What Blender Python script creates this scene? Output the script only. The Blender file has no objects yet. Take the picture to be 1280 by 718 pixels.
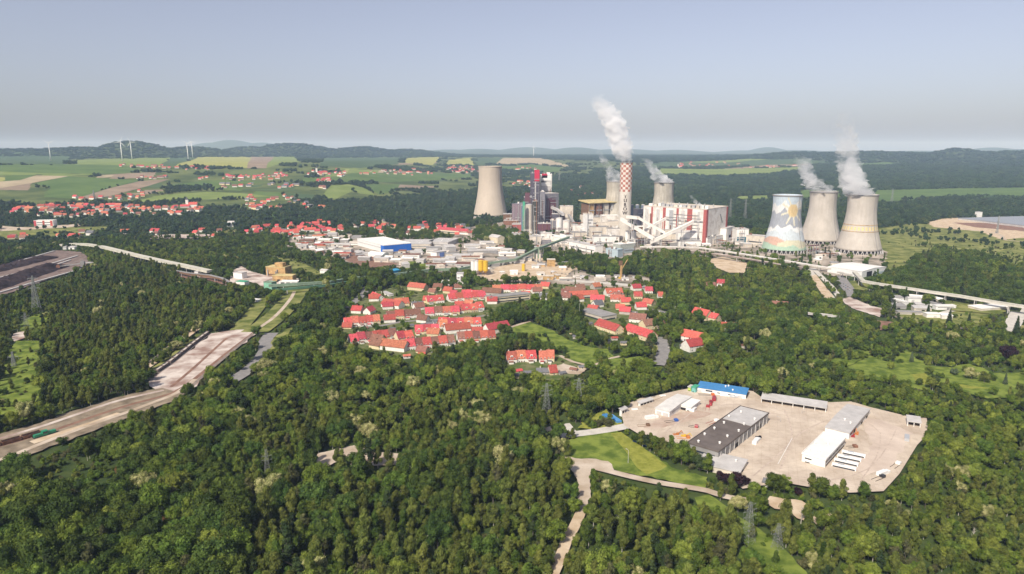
import bpy, bmesh, math, random
import numpy as np
from mathutils import Vector, Matrix
random.seed(11)
rng = np.random.default_rng(11)
R = math.radians
C = bpy.context.scene.collection
SC = bpy.context.scene

# ---------------------------------------------------------------- camera, world, sun, exposure
F = 853.3                       # focal length in photo pixels (photo 1280 wide, 36 mm sensor -> 24 mm)
PITCH = math.atan((359 - 188) / F)
CAMH = 170.0
cam_d = bpy.data.cameras.new('camera'); cam = bpy.data.objects.new('camera', cam_d); C.objects.link(cam)
cam_d.lens = 24.0; cam_d.sensor_width = 36.0; cam_d.clip_start = 1.0; cam_d.clip_end = 80000
cam.location = (0, 0, CAMH); cam.rotation_euler = (math.pi / 2 - PITCH, 0, 0)
SC.camera = cam
SUN_AZ = (-0.50, -0.866); SUN_EL = R(44)
w = bpy.data.worlds.new('World'); SC.world = w; w.use_nodes = True
nt = w.node_tree; bg = nt.nodes['Background']
sky = nt.nodes.new('ShaderNodeTexSky'); sky.sky_type = 'NISHITA'; sky.sun_disc = False
sky.sun_elevation = SUN_EL
sky.sun_rotation = math.atan2(SUN_AZ[0], SUN_AZ[1])
sky.altitude = 300; sky.air_density = 1.0; sky.dust_density = 2.2; sky.ozone_density = 5.0
hsv = nt.nodes.new('ShaderNodeHueSaturation'); hsv.inputs['Saturation'].default_value = 0.60; nt.links.new(sky.outputs[0], hsv.inputs['Color'])
warm = nt.nodes.new('ShaderNodeMix'); warm.data_type = 'RGBA'; warm.blend_type = 'MULTIPLY'; warm.inputs[0].default_value = 1.0; warm.inputs[7].default_value = (1.05, 0.97, 1.0, 1)
nt.links.new(hsv.outputs[0], warm.inputs[6]); nt.links.new(warm.outputs[2], bg.inputs[0]); bg.inputs[1].default_value = 0.100
sd = bpy.data.lights.new('sun', 'SUN'); sd.energy = 4.3; sd.angle = R(0.5); sd.color = (1.0, 0.93, 0.82)
so = bpy.data.objects.new('sun', sd); C.objects.link(so)
sv = Vector((SUN_AZ[0] * math.cos(SUN_EL), SUN_AZ[1] * math.cos(SUN_EL), math.sin(SUN_EL)))
so.rotation_euler = sv.to_track_quat('Z', 'Y').to_euler(); so.location = (-300, -300, 500)
SC.view_settings.view_transform = 'Standard'; SC.view_settings.look = 'None'
SC.view_settings.exposure = 0.34; SC.view_settings.gamma = 1.0; SC.view_settings.use_curve_mapping = False
cy = SC.cycles
cy.use_denoising = True; cy.max_bounces = 11; cy.diffuse_bounces = 3; cy.glossy_bounces = 2
cy.transmission_bounces = 2; cy.volume_bounces = 10; cy.transparent_max_bounces = 12
cy.volume_step_rate = 1.0; cy.volume_max_steps = 256; cy.caustics_reflective = False; cy.caustics_refractive = False
HAZE_DENSITY = 6.4e-5

# ---------------------------------------------------------------- terrain and the way from photo to ground
def sstep(t):
    t = np.clip(t, 0, 1); return t * t * (3 - 2 * t)
def ray(px, py):
    dx = (px - 640) / F; dy = (359 - py) / F
    return np.array([dx, math.cos(PITCH) + dy * math.sin(PITCH), -math.sin(PITCH) + dy * math.cos(PITCH)])
HILLS = []
def base_h(x, y):
    r = np.hypot(x, y); a = np.arctan2(x, np.maximum(y, 1.0))
    d1 = 3700 + 4000 * sstep((a + 0.30) / 0.34)
    h = 106 * sstep((r - 1700) / (d1 - 1700))
    h = h + 5 * np.sin(x / 690.) * np.cos(y / 820.) * sstep((r - 2200) / 2500)
    return np.where(y > 0, h, 0 * h)
def add_hill(px, top, dist, sx, sd_):
    d = ray(px, 188); d = d / math.hypot(d[0], d[1]) * dist
    e = CAMH + (188 - top) / F * dist * math.cos(math.atan2(d[0], d[1]))
    HILLS.append((d[0], d[1], e - float(base_h(d[0], d[1])), sx / F * dist, sd_))
for hh in [(165, 178.2, 6500, 33, 700), (95, 185.5, 6900, 50, 700), (240, 184.6, 7000, 34, 800), (365, 181.0, 7600, 44, 800), (452, 184.6, 7800, 34, 800), (510, 187.6, 7800, 34, 700),
           (310, 185, 7600, 34, 700), (20, 187, 7600, 50, 700), (1198, 187.2, 7200, 22, 600), (1090, 190.5, 6800, 70, 800), (1275, 190, 7000, 50, 800), (1000, 191, 7000, 40, 800),
           (290, 177.0, 17500, 30, 1300), (262, 180, 17800, 26, 1300), (330, 179.5, 17500, 26, 1300), (960, 184.6, 17000, 17, 1200), (925, 188.4, 17000, 22, 1200), (1000, 187.8, 17000, 30, 1200), (720, 184.8, 15000, 30, 1300),
           (660, 184.4, 16000, 34, 1200), (600, 186.6, 15000, 30, 1200), (560, 187.6, 15000, 30, 1200), (780, 186.6, 16000, 40, 1200), (845, 187.6, 16000, 30, 1200), (1240, 185.0, 17000, 24, 1200),
           (1285, 186.8, 17000, 26, 1200), (1150, 188.6, 16000, 40, 1200), (1060, 188.6, 16000, 40, 1200), (520, 189, 15000, 40, 1200), (0, 185.4, 15000, 26, 1200), (-60, 184, 15000, 30, 1200)]:
    add_hill(*hh)
def H(x, y):
    x = np.asarray(x, float); y = np.asarray(y, float)
    h = base_h(x, y); near = 0 * h; farh = 0 * h
    for hx, hy, am, sx, sd_ in HILLS:
        n = math.hypot(hx, hy); ux, uy = hx / n, hy / n
        u = (x - hx) * ux + (y - hy) * uy; v = -(x - hx) * uy + (y - hy) * ux
        g = am * np.exp(-(u / sd_) ** 2 - (v / sx) ** 2 * 0.6)
        if n < 10000: near = np.maximum(near, g) + .12 * np.minimum(near, g)
        else: farh = np.maximum(farh, g) + .12 * np.minimum(farh, g)
    return h + near + farh
def P(px, py):
    """ground point seen at a photo pixel"""
    d = ray(px, py)
    if d[2] < -1e-5:
        t = CAMH / -d[2]
        if math.hypot(d[0] * t, d[1] * t) < 1650: return Vector((d[0] * t, d[1] * t, 0.0))
    dh = math.hypot(d[0], d[1]); ts = np.concatenate([np.arange(1500, 9000, 15), np.arange(9000, 25000, 80)]) / dh
    z = CAMH + d[2] * ts - H(d[0] * ts, d[1] * ts)
    k = np.argmax(z < 0)
    if not (z < 0).any(): t = 24000 / dh
    else:
        a, b = ts[max(k - 1, 0)], ts[k]
        for _ in range(14):
            m = (a + b) / 2
            if CAMH + d[2] * m - float(H(d[0] * m, d[1] * m)) < 0: b = m
            else: a = m
        t = b
    x, y = d[0] * t, d[1] * t
    return Vector((x, y, float(H(x, y))))
cp, sp = math.cos(PITCH), math.sin(PITCH)
def proj(x, y, z):
    zz = z - CAMH; f = y * cp - zz * sp; u = y * sp + zz * cp
    f = np.maximum(f, 1e-3)
    return 640 + F * x / f, 359 - F * u / f
def height_at(px, py, top):
    """height above ground of something standing at (px,py) whose top is seen at row top"""
    p = P(px, py); lo, hi = 0.0, 400.0
    for _ in range(40):
        m = (lo + hi) / 2
        if float(proj(p.x, p.y, p.z + m)[1]) > top: lo = m
        else: hi = m
    return lo

# tree mask in photo pixels: 0 none, 1 wood, 2 gardens, 3 hedgerow country, 4 few bushes
MX, MY = 400, 400
MASK = np.ones((718 + MY, 1280 + 2 * MX), np.uint8)
def fill(poly, val, arr=None):
    arr = MASK if arr is None else arr
    p = np.array(poly, float); p[:, 0] += MX
    x0, x1 = int(max(0, p[:, 0].min() - 1)), int(min(arr.shape[1], p[:, 0].max() + 2))
    y0, y1 = int(max(0, p[:, 1].min() - 1)), int(min(arr.shape[0], p[:, 1].max() + 2))
    if x1 <= x0 or y1 <= y0: return
    gx, gy = np.meshgrid(np.arange(x0, x1) + .5, np.arange(y0, y1) + .5)
    ins = np.zeros(gx.shape, bool); j = len(p) - 1
    for i in range(len(p)):
        xi, yi = p[i]; xj, yj = p[j]
        if yi != yj:
            c = ((yi > gy) != (yj > gy)) & (gx < (xj - xi) * (gy - yi) / (yj - yi) + xi); ins ^= c
        j = i
    arr[y0:y1, x0:x1][ins] = val
def mask_at(px, py):
    xi = np.clip((px + MX).astype(int), 0, MASK.shape[1] - 1); yi = np.clip(py.astype(int), 0, MASK.shape[0] - 1)
    return MASK[yi, xi]

# ---------------------------------------------------------------- materials
MATS = {}
def mat(name, col, rough=0.8, var=0.18, scale=0.5, col2=None, bump=0.0, metal=0.0, stripes=None, detail=4, translucent=0.0, rnd=0.0, spec=0.3, coords='pos', fac=(0.35, 0.65)):
    if name in MATS: return MATS[name]
    m = bpy.data.materials.new(name); m.use_nodes = True; n = m.node_tree.nodes; l = m.node_tree.links
    b = n['Principled BSDF']; b.inputs['Roughness'].default_value = rough; b.inputs['Metallic'].default_value = metal
    b.inputs['Specular IOR Level'].default_value = spec
    if coords == 'pos': co = n.new('ShaderNodeNewGeometry').outputs['Position']
    else: co = n.new('ShaderNodeTexCoord').outputs['Object']
    no = n.new('ShaderNodeTexNoise'); no.inputs['Scale'].default_value = scale; no.inputs['Detail'].default_value = detail; no.inputs['Roughness'].default_value = 0.6
    l.new(co, no.inputs['Vector'])
    cr = n.new('ShaderNodeValToRGB'); l.new(no.outputs[0], cr.inputs[0])
    c2 = col2 or tuple(min(1, c * (1 + var)) for c in col); c1 = col if col2 else tuple(c * (1 - var) for c in col)
    cr.color_ramp.elements[0].position = fac[0]; cr.color_ramp.elements[1].position = fac[1]
    cr.color_ramp.elements[0].color = (*c1, 1); cr.color_ramp.elements[1].color = (*c2, 1)
    out = cr.outputs[0]
    if stripes:
        sc_, am, axis = stripes
        wv = n.new('ShaderNodeTexWave'); wv.inputs['Scale'].default_value = sc_; wv.inputs['Distortion'].default_value = 0.3; wv.bands_direction = axis
        tc = n.new('ShaderNodeTexCoord'); l.new(tc.outputs['Object'], wv.inputs['Vector'])
        mx = n.new('ShaderNodeMix'); mx.data_type = 'RGBA'; mx.blend_type = 'MULTIPLY'; mx.inputs[0].default_value = am
        l.new(out, mx.inputs[6]); l.new(wv.outputs[0], mx.inputs[7]); out = mx.outputs[2]
    if rnd:
        oi = n.new('ShaderNodeObjectInfo')
        mr = n.new('ShaderNodeMapRange'); mr.inputs[3].default_value = 1 - rnd; mr.inputs[4].default_value = 1 + rnd; l.new(oi.outputs['Random'], mr.inputs[0])
        hs = n.new('ShaderNodeHueSaturation'); l.new(mr.outputs[0], hs.inputs['Value']); l.new(out, hs.inputs['Color'])
        m2 = n.new('ShaderNodeMath'); m2.operation = 'MULTIPLY'; m2.inputs[1].default_value = 7.31; l.new(oi.outputs['Random'], m2.inputs[0])
        m3 = n.new('ShaderNodeMath'); m3.operation = 'FRACT'; l.new(m2.outputs[0], m3.inputs[0])
        mh = n.new('ShaderNodeMapRange'); mh.inputs[3].default_value = 0.5 - rnd * 0.045; mh.inputs[4].default_value = 0.5 + rnd * 0.045; l.new(m3.outputs[0], mh.inputs[0]); l.new(mh.outputs[0], hs.inputs['Hue'])
        out = hs.outputs[0]
    l.new(out, b.inputs['Base Color'])
    if bump:
        bp = n.new('ShaderNodeBump'); bp.inputs['Strength'].default_value = bump; bp.inputs['Distance'].default_value = 0.5; l.new(no.outputs[0], bp.inputs['Height']); l.new(bp.outputs[0], b.inputs['Normal'])
    if translucent:
        tr = n.new('ShaderNodeBsdfTranslucent'); l.new(out, tr.inputs[0]); ms = n.new('ShaderNodeMixShader'); ms.inputs[0].default_value = translucent
        l.new(b.outputs[0], ms.inputs[1]); l.new(tr.outputs[0], ms.inputs[2]); l.new(ms.outputs[0], n['Material Output'].inputs[0])
    MATS[name] = m; return m

def ground_mat():
    m = bpy.data.materials.new('ground_cover'); m.use_nodes = True; n = m.node_tree.nodes; l = m.node_tree.links; b = n['Principled BSDF']
    b.inputs['Roughness'].default_value = 0.95; b.inputs['Specular IOR Level'].default_value = 0.1
    g = n.new('ShaderNodeNewGeometry')
    def noise(s, d=5):
        k = n.new('ShaderNodeTexNoise'); k.inputs['Scale'].default_value = s; k.inputs['Detail'].default_value = d; k.inputs['Roughness'].default_value = 0.65; l.new(g.outputs['Position'], k.inputs['Vector']); return k.outputs[0]
    def ramp(f, a, b_, c1, c2):
        k = n.new('ShaderNodeValToRGB'); l.new(f, k.inputs[0]); k.color_ramp.elements[0].position = a; k.color_ramp.elements[1].position = b_; k.color_ramp.elements[0].color = (*c1, 1); k.color_ramp.elements[1].color = (*c2, 1); return k.outputs[0]
    r1 = ramp(noise(0.12, 8), .35, .65, (0.034, 0.055, 0.014), (0.105, 0.125, 0.034))
    r2 = ramp(noise(0.004, 6), .4, .62, (0.024, 0.046, 0.016), (0.055, 0.085, 0.028))
    mx = n.new('ShaderNodeMix'); mx.data_type = 'RGBA'; mx.inputs[0].default_value = .5; l.new(r1, mx.inputs[6]); l.new(r2, mx.inputs[7])
    l.new(mx.outputs[2], b.inputs['Base Color'])
    return m

grass = lambda nm, a, b_, s=0.15: mat(nm, a, 0.95, col2=b_, scale=s, detail=9, spec=0.05, fac=(0.40, 0.60))
M_forest_grass = grass('meadow_grass', (0.080, 0.120, 0.020), (0.190, 0.235, 0.045), 0.11)
M_mown = grass('mown_grass', (0.185, 0.20, 0.034), (0.275, 0.28, 0.056), 0.3)
M_rough = grass('rough_grass', (0.095, 0.120, 0.028), (0.25, 0.25, 0.085), 0.05)
M_farm = grass('farm_grass', (0.065, 0.092, 0.030), (0.135, 0.16, 0.055), 0.008)
M_fgreen = grass('field_green', (0.080, 0.130, 0.038), (0.110, 0.165, 0.048), 0.01)
M_fbright = grass('field_bright', (0.15, 0.20, 0.055), (0.20, 0.245, 0.075), 0.01)
M_fyellow = grass('field_yellow', (0.26, 0.27, 0.08), (0.33, 0.33, 0.11), 0.008)
M_ftan = grass('field_tan', (0.30, 0.25, 0.16), (0.40, 0.33, 0.22), 0.01)
M_fbrown = grass('field_brown', (0.22, 0.17, 0.12), (0.30, 0.23, 0.165), 0.01)
M_fblue = grass('field_bluegreen', (0.060, 0.100, 0.045), (0.085, 0.125, 0.055), 0.01)
M_yard = mat('yard_concrete', (0.46, 0.375, 0.295), 0.9, col2=(0.61, 0.52, 0.42), scale=0.06, detail=9, spec=0.1)
M_dirt = mat('bare_dirt', (0.36, 0.28, 0.20), 0.95, col2=(0.55, 0.47, 0.38), scale=0.08, detail=8, spec=0.05)
M_pink = mat('pinkish_mineral_dirt', (0.27, 0.18, 0.145), 0.95, col2=(0.60, 0.53, 0.47), scale=0.055, detail=10, spec=0.05, fac=(.36, .6))
M_sand = mat('sandy_soil', (0.42, 0.31, 0.20), 0.95, col2=(0.60, 0.49, 0.36), scale=0.1, detail=8, spec=0.05)
M_indust = mat('industrial_ground', (0.13, 0.115, 0.085), 0.95, col2=(0.44, 0.375, 0.31), scale=0.035, detail=10, spec=0.05, fac=(.38, .6))
M_asph = mat('asphalt', (0.20, 0.19, 0.185), 0.9, col2=(0.27, 0.255, 0.24), scale=0.3)
M_conc = mat('concrete_road', (0.46, 0.43, 0.38), 0.9, col2=(0.58, 0.545, 0.48), scale=0.2)
M_redsoil = mat('red_brown_soil', (0.16, 0.085, 0.06), 0.95, col2=(0.27, 0.16, 0.11), scale=0.15, detail=7)
M_coal = mat('lignite', (0.018, 0.012, 0.013), 0.95, col2=(0.055, 0.038, 0.038), scale=0.06, detail=9, spec=0.1)
M_ballast = mat('track_ballast', (0.17, 0.13, 0.11), 0.95, col2=(0.28, 0.23, 0.19), scale=0.4, detail=6)
M_rail = mat('rail_steel', (0.12, 0.08, 0.06), 0.6, var=.2, metal=.4)
M_white = mat('white_cladding', (0.74, 0.72, 0.68), 0.6, var=.07, scale=.15, detail=8)
M_cream = mat('cream_render', (0.62, 0.54, 0.40), 0.85, var=.1, scale=.3)
M_beige = mat('beige_concrete', (0.56, 0.50, 0.42), 0.85, var=.16, scale=.12, detail=8)
M_towerc = mat('cooling_tower_concrete', (0.44, 0.40, 0.35), 0.9, col2=(0.53, 0.485, 0.43), scale=.05, detail=9, stripes=(0.35, 0.10, 'Z'))
M_towerg = mat('weathered_tower_concrete', (0.38, 0.35, 0.29), 0.9, col2=(0.52, 0.48, 0.41), scale=.05, detail=9, stripes=(0.35, 0.10, 'Z'))
M_newtower = mat('new_tower_concrete', (0.47, 0.40, 0.32), 0.9, col2=(0.53, 0.455, 0.37), scale=.02, detail=5, stripes=(0.2, 0.06, 'Z'))
M_grey = mat('grey_sheet_metal', (0.30, 0.29, 0.28), 0.6, var=.12, scale=.2, stripes=(1.2, .12, 'X'))
M_lgrey = mat('light_grey_roofing', (0.46, 0.44, 0.42), 0.75, var=.13, scale=.15, detail=8)
M_mgrey = mat('mid_grey_roofing', (0.27, 0.26, 0.25), 0.8, var=.14, scale=.15, detail=8)
M_dark = mat('dark_opening', (0.015, 0.014, 0.015), 0.7, var=.1)
M_dgrey = mat('dark_bitumen_roof', (0.105, 0.085, 0.075), 0.9, col2=(0.155, 0.13, 0.115), scale=.12, detail=8)
M_slate = mat('slate_purple_cladding', (0.085, 0.075, 0.095), 0.6, var=.12, scale=.1)
M_slate2 = mat('grey_violet_cladding', (0.20, 0.19, 0.21), 0.6, var=.1, scale=.1)
M_glass = mat('window_glass', (0.035, 0.045, 0.06), 0.15, var=.2, spec=.6)
M_blue = mat('blue_cladding', (0.02, 0.13, 0.50), 0.5, var=.08)
M_blueroof = mat('blue_roofing', (0.06, 0.22, 0.46), 0.5, var=.1, stripes=(1.0, .12, 'X'))
M_lblue = mat('light_blue_cladding', (0.38, 0.46, 0.49), 0.6, var=.08)
M_bgrey = mat('blue_grey_steel', (0.15, 0.18, 0.24), 0.5, var=.15)
M_red = mat('red_cladding', (0.36, 0.095, 0.08), 0.6, var=.1, scale=.2)
M_hotred = mat('bright_red_cladding', (0.50, 0.025, 0.06), 0.5, var=.06)
M_purple = mat('plum_cladding', (0.13, 0.055, 0.07), 0.6, var=.1)
M_green = mat('green_conveyor_cladding', (0.20, 0.27, 0.19), 0.7, var=.2, scale=.3)
M_tgreen = mat('vivid_green_cladding', (0.07, 0.34, 0.20), 0.6, var=.1)
M_yel = mat('yellow_paint', (0.62, 0.40, 0.04), 0.5, var=.1)
M_ochre = mat('ochre_plant_cladding', (0.42, 0.27, 0.12), 0.7, var=.35, scale=.25, detail=8)
M_yroof = mat('yellow_weathered_roof', (0.52, 0.42, 0.20), 0.8, var=.2, scale=.1)
M_orange = mat('orange_paint', (0.46, 0.17, 0.05), 0.5, var=.15)
M_steel = mat('galvanised_steel', (0.42, 0.42, 0.42), 0.5, var=.1, metal=.3)
M_rust = mat('rusty_steel', (0.22, 0.11, 0.07), 0.8, var=.3, scale=.5)
M_brown = mat('brown_timber', (0.17, 0.10, 0.06), 0.9, var=.2)
M_tyre = mat('tyre_rubber', (0.02, 0.02, 0.02), 0.9)
M_roofs = [mat('red_roof_tiles', (0.46, 0.078, 0.072), 0.8, var=.25, scale=.7, rnd=.26, stripes=(2.2, .15, 'X'), detail=7), mat('orange_roof_tiles', (0.44, 0.145, 0.085), 0.8, var=.25, scale=.7, rnd=.22, stripes=(2.2, .15, 'X')),
           mat('brown_roof_tiles', (0.22, 0.105, 0.075), 0.85, var=.22, scale=.6, rnd=.2, stripes=(2.2, .15, 'X')), mat('dull_red_roof_tiles', (0.36, 0.085, 0.06), 0.85, var=.2, scale=.6, rnd=.2), mat('grey_slate_roof', (0.14, 0.14, 0.15), 0.8, var=.15, rnd=.15)]
M_walls = [mat('white_house_render', (0.70, 0.67, 0.61), 0.85, var=.1, rnd=.08), mat('pale_yellow_house_render', (0.62, 0.52, 0.33), 0.85, var=.1, rnd=.1), mat('grey_house_render', (0.42, 0.38, 0.34), 0.85, var=.15, rnd=.1)]
def paint(nm, c): return mat(nm, c, 0.3, var=.05, spec=.5)
P_red, P_white, P_dk, P_blue, P_silver, P_grn = paint('red_car_paint', (0.32, 0.03, 0.035)), paint('white_car_paint', (0.75, 0.75, 0.73)), paint('dark_car_paint', (0.03, 0.03, 0.035)), paint('blue_car_paint', (0.03, 0.10, 0.35)), paint('silver_car_paint', (0.4, 0.41, 0.42)), paint('green_loco_paint', (0.02, 0.22, 0.11))

# ---------------------------------------------------------------- mesh helpers
def tag(o, label=None, cat=None, group=None, kind=None):
    if label: o['label'] = label
    if cat: o['category'] = cat
    if group: o['group'] = group
    if kind: o['kind'] = kind
    return o
def thing(name, label, cat, loc, rz=0.0, group=None):
    o = bpy.data.objects.new(name, None); C.objects.link(o); o.location = loc; o.rotation_euler = (0, 0, rz); o.empty_display_size = 1
    return tag(o, label, cat, group)
class MB:
    def __init__(s): s.v = []; s.f = []; s.m = []
    def add(s, vs, fs, mi=0):
        k = len(s.v); s.v += [tuple(v) for v in vs]; s.f += [tuple(i + k for i in f) for f in fs]; s.m += [mi] * len(fs); return s
    def box(s, x0, y0, z0, x1, y1, z1, mi=0):
        return s.add([(x0, y0, z0), (x1, y0, z0), (x1, y1, z0), (x0, y1, z0), (x0, y0, z1), (x1, y0, z1), (x1, y1, z1), (x0, y1, z1)],
                     [(0, 3, 2, 1), (4, 5, 6, 7), (0, 1, 5, 4), (1, 2, 6, 5), (2, 3, 7, 6), (3, 0, 4, 7)], mi)
    def prism(s, prof, x0, x1, mi=0):
        """profile in (y,z), run along x"""
        n = len(prof); vs = [(x0, y, z) for y, z in prof] + [(x1, y, z) for y, z in prof]
        return s.add(vs, [tuple(range(n - 1, -1, -1)), tuple(range(n, 2 * n))] + [(i, (i + 1) % n, n + (i + 1) % n, n + i) for i in range(n)], mi)
    def bar(s, a, b, r, mi=0, r2=None, n=4):
        a, b = Vector(a), Vector(b); d = (b - a)
        if d.length < 1e-6: return s
        q = d.to_track_quat('Z', 'Y'); r2 = r if r2 is None else r2; vs = []
        for p, rr in ((a, r), (b, r2)):
            for i in range(n):
                t = 2 * math.pi * (i + .5) / n; vs.append(p + q @ Vector((rr * math.cos(t), rr * math.sin(t), 0)))
        return s.add(vs, [tuple(range(n - 1, -1, -1)), tuple(range(n, 2 * n))] + [(i, (i + 1) % n, n + (i + 1) % n, n + i) for i in range(n)], mi)
    def lathe(s, prof, n=32, cx=0, cy=0, mi=0, cap=True):
        vs = []
        for r, z in prof:
            for i in range(n):
                t = 2 * math.pi * i / n; vs.append((cx + r * math.cos(t), cy + r * math.sin(t), z))
        fs = [(j * n + i, j * n + (i + 1) % n, (j + 1) * n + (i + 1) % n, (j + 1) * n + i) for j in range(len(prof) - 1) for i in range(n)]
        if cap: fs += [tuple(range(n - 1, -1, -1)), tuple(range((len(prof) - 1) * n, len(prof) * n))]
        return s.add(vs, fs, mi)
    def mesh(s, name, mats):
        me = bpy.data.meshes.new(name); me.from_pydata(s.v, [], s.f)
        for m in (mats if isinstance(mats, (list, tuple)) else [mats]): me.materials.append(m)
        if isinstance(mats, (list, tuple)) and len(mats) > 1: me.polygons.foreach_set('material_index', s.m)
        me.update(); return me
    def build(s, name, mats, parent=None, smooth=False):
        me = s.mesh(name, mats)
        if smooth: me.polygons.foreach_set('use_smooth', [True] * len(me.polygons))
        return link(name, me, parent)
def link(name, me, parent=None, loc=None, rz=None):
    o = bpy.data.objects.new(name, me); C.objects.link(o)
    if parent is not None: o.parent = parent
    if loc is not None: o.location = loc
    if rz is not None: o.rotation_euler = (0, 0, rz)
    return o
def copy_tree(o, parent=None):
    c = o.copy(); C.objects.link(c); c.parent = parent
    for ch in list(o.children): copy_tree(ch, c)
    return c
_meshcache = {}
def shared(key, fn):
    if key not in _meshcache: _meshcache[key] = fn()
    return _meshcache[key]

# ---------------------------------------------------------------- the ground as one sheet
def make_ground():
    rs = [0.0]; r = 25.0
    while r < 26000: rs.append(r); r *= 1.021 if r > 1000 else 1.06
    ang = list(np.arange(-50, 50.01, 0.25)) + list(np.arange(54, 307, 4.0))
    ang = np.radians(np.array(ang)); rs = np.array(rs[1:])
    A, RR = np.meshgrid(ang, rs); X = RR * np.sin(A); Y = RR * np.cos(A); Z = H(X, Y)
    # beyond the sides fade the hills to the plain so that the sheet stays closed behind the camera
    nA, nR = len(ang), len(rs)
    v = np.stack([X.ravel(), Y.ravel(), Z.ravel()], 1)
    f = []
    idx = np.arange(nA * nR).reshape(nR, nA); nxt = np.roll(idx, -1, axis=1)
    q = np.stack([idx[:-1].ravel(), idx[1:].ravel(), nxt[1:].ravel(), nxt[:-1].ravel()], 1)
    verts = np.vstack([v, [[0, 0, 0]]]); c = len(v)
    fs = q.tolist() + [(c, int(idx[0, i]), int(nxt[0, i])) for i in range(nA)]
    me = bpy.data.meshes.new('ground'); me.from_pydata(verts.tolist(), [], fs); me.materials.append(ground_mat()); me.update()
    if me.polygons[0].normal.z < 0: me.flip_normals()
    me.polygons.foreach_set('use_smooth', [True] * len(me.polygons))
    tag(link('ground', me), 'wooded green ground of the valley running out to the hills', 'ground', kind='structure')
make_ground()

SHEET_N = 0
def sheet(name, label, m, poly, val=0, rough_edge=0.0, cell=None, mask=True, ground_pts=None, cat=None):
    """a level sheet laid over the ground; poly in photo pixels"""
    global SHEET_N; SHEET_N += 1
    if mask and ground_pts is None: fill(poly, val)
    pts = ground_pts or [P(*p) for p in poly]
    far = max(math.hypot(p[0], p[1]) for p in pts)
    out = []
    if rough_edge:
        for i in range(len(pts)):
            a, b = Vector(pts[i][:2]), Vector(pts[(i + 1) % len(pts)][:2]); n = max(1, min(24, int((b - a).length / (rough_edge * 3))))
            nn = Vector((-(b - a).y, (b - a).x)).normalized() if (b - a).length > 0 else Vector((0, 0))
            for k in range(n):
                out.append(a.lerp(b, k / n) + nn * random.uniform(-1, 1) * (rough_edge if k else 0))
    else: out = [Vector(p[:2]) for p in pts]
    bm = bmesh.new(); vs = [bm.verts.new((p.x, p.y, 0)) for p in out]
    bm.faces.new(vs); bmesh.ops.triangulate(bm, faces=bm.faces[:])
    if far > 1500:
        cl = cell or max(60, far * 0.03)
        for ax in (0, 1):
            lo = min(p[ax] for p in out); hi = max(p[ax] for p in out)
            for k in range(int(lo // cl) + 1, int(hi // cl) + 1):
                no = [0, 0, 0]; no[ax] = 1; co = [0, 0, 0]; co[ax] = k * cl
                bmesh.ops.bisect_plane(bm, geom=bm.verts[:] + bm.edges[:] + bm.faces[:], plane_co=co, plane_no=no)
    xs = np.array([v.co.x for v in bm.verts]); ys = np.array([v.co.y for v in bm.verts]); zs = H(xs, ys)
    rr = np.hypot(xs, ys); off = 0.02 + 0.012 * SHEET_N + 1.2 * sstep((rr - 1500) / 1500)
    for v, z, o in zip(bm.verts, zs, off): v.co.z = z + o
    for f in bm.faces:
        if f.normal.z < 0: f.normal_flip()
    bm.normal_update()
    me = bpy.data.meshes.new(name); bm.to_mesh(me); bm.free(); me.materials.append(m)
    for p in me.polygons:
        if p.normal.z < 0: p.flip()
    return tag(link(name, me), label, cat or name.split('_')[-1], kind='structure')
def strip(name, label, m, line, width, val=0, wpx=None, cat=None, mask=True):
    """a road or track along photo points, width in metres"""
    pts = [P(*p).to_2d() for p in line]; fine = []
    for i in range(len(pts) - 1):
        p0, p1, p2, p3 = pts[max(i - 1, 0)], pts[i], pts[i + 1], pts[min(i + 2, len(pts) - 1)]
        n = max(2, int((p2 - p1).length / 15))
        for k in range(n):
            t = k / n; fine.append(0.5 * ((2 * p1) + (p2 - p0) * t + (2 * p0 - 5 * p1 + 4 * p2 - p3) * t * t + (3 * p1 - p0 - 3 * p2 + p3) * t ** 3))
    fine.append(pts[-1]); L = []; Rr = []
    for i, p in enumerate(fine):
        d = (fine[min(i + 1, len(fine) - 1)] - fine[max(i - 1, 0)]); n = Vector((-d.y, d.x)).normalized() * width / 2
        L.append(p + n); Rr.append(p - n)
    global SHEET_N; SHEET_N += 1
    allp = L + Rr; hz = H(np.array([p.x for p in allp]), np.array([p.y for p in allp])); k = len(L); off = 0.02 + 0.012 * SHEET_N
    mb = MB(); mb.add([(p.x, p.y, z + off + (1.2 * float(sstep((p.length - 1500) / 1500)))) for p, z in zip(allp, hz)], [(k + i, k + i + 1, i + 1, i) for i in range(k - 1)])
    if mask:
        for i in range(k - 1):
            q = [proj(p.x, p.y, 0.0) for p in (L[i], L[i + 1], Rr[i + 1], Rr[i])]
            if math.hypot(L[i].x, L[i].y) < 1600: fill([(float(a), float(b)) for a, b in q], val)
    o = mb.build(name, m); return tag(o, label, cat or name.split('_')[-1], kind='structure')
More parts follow.
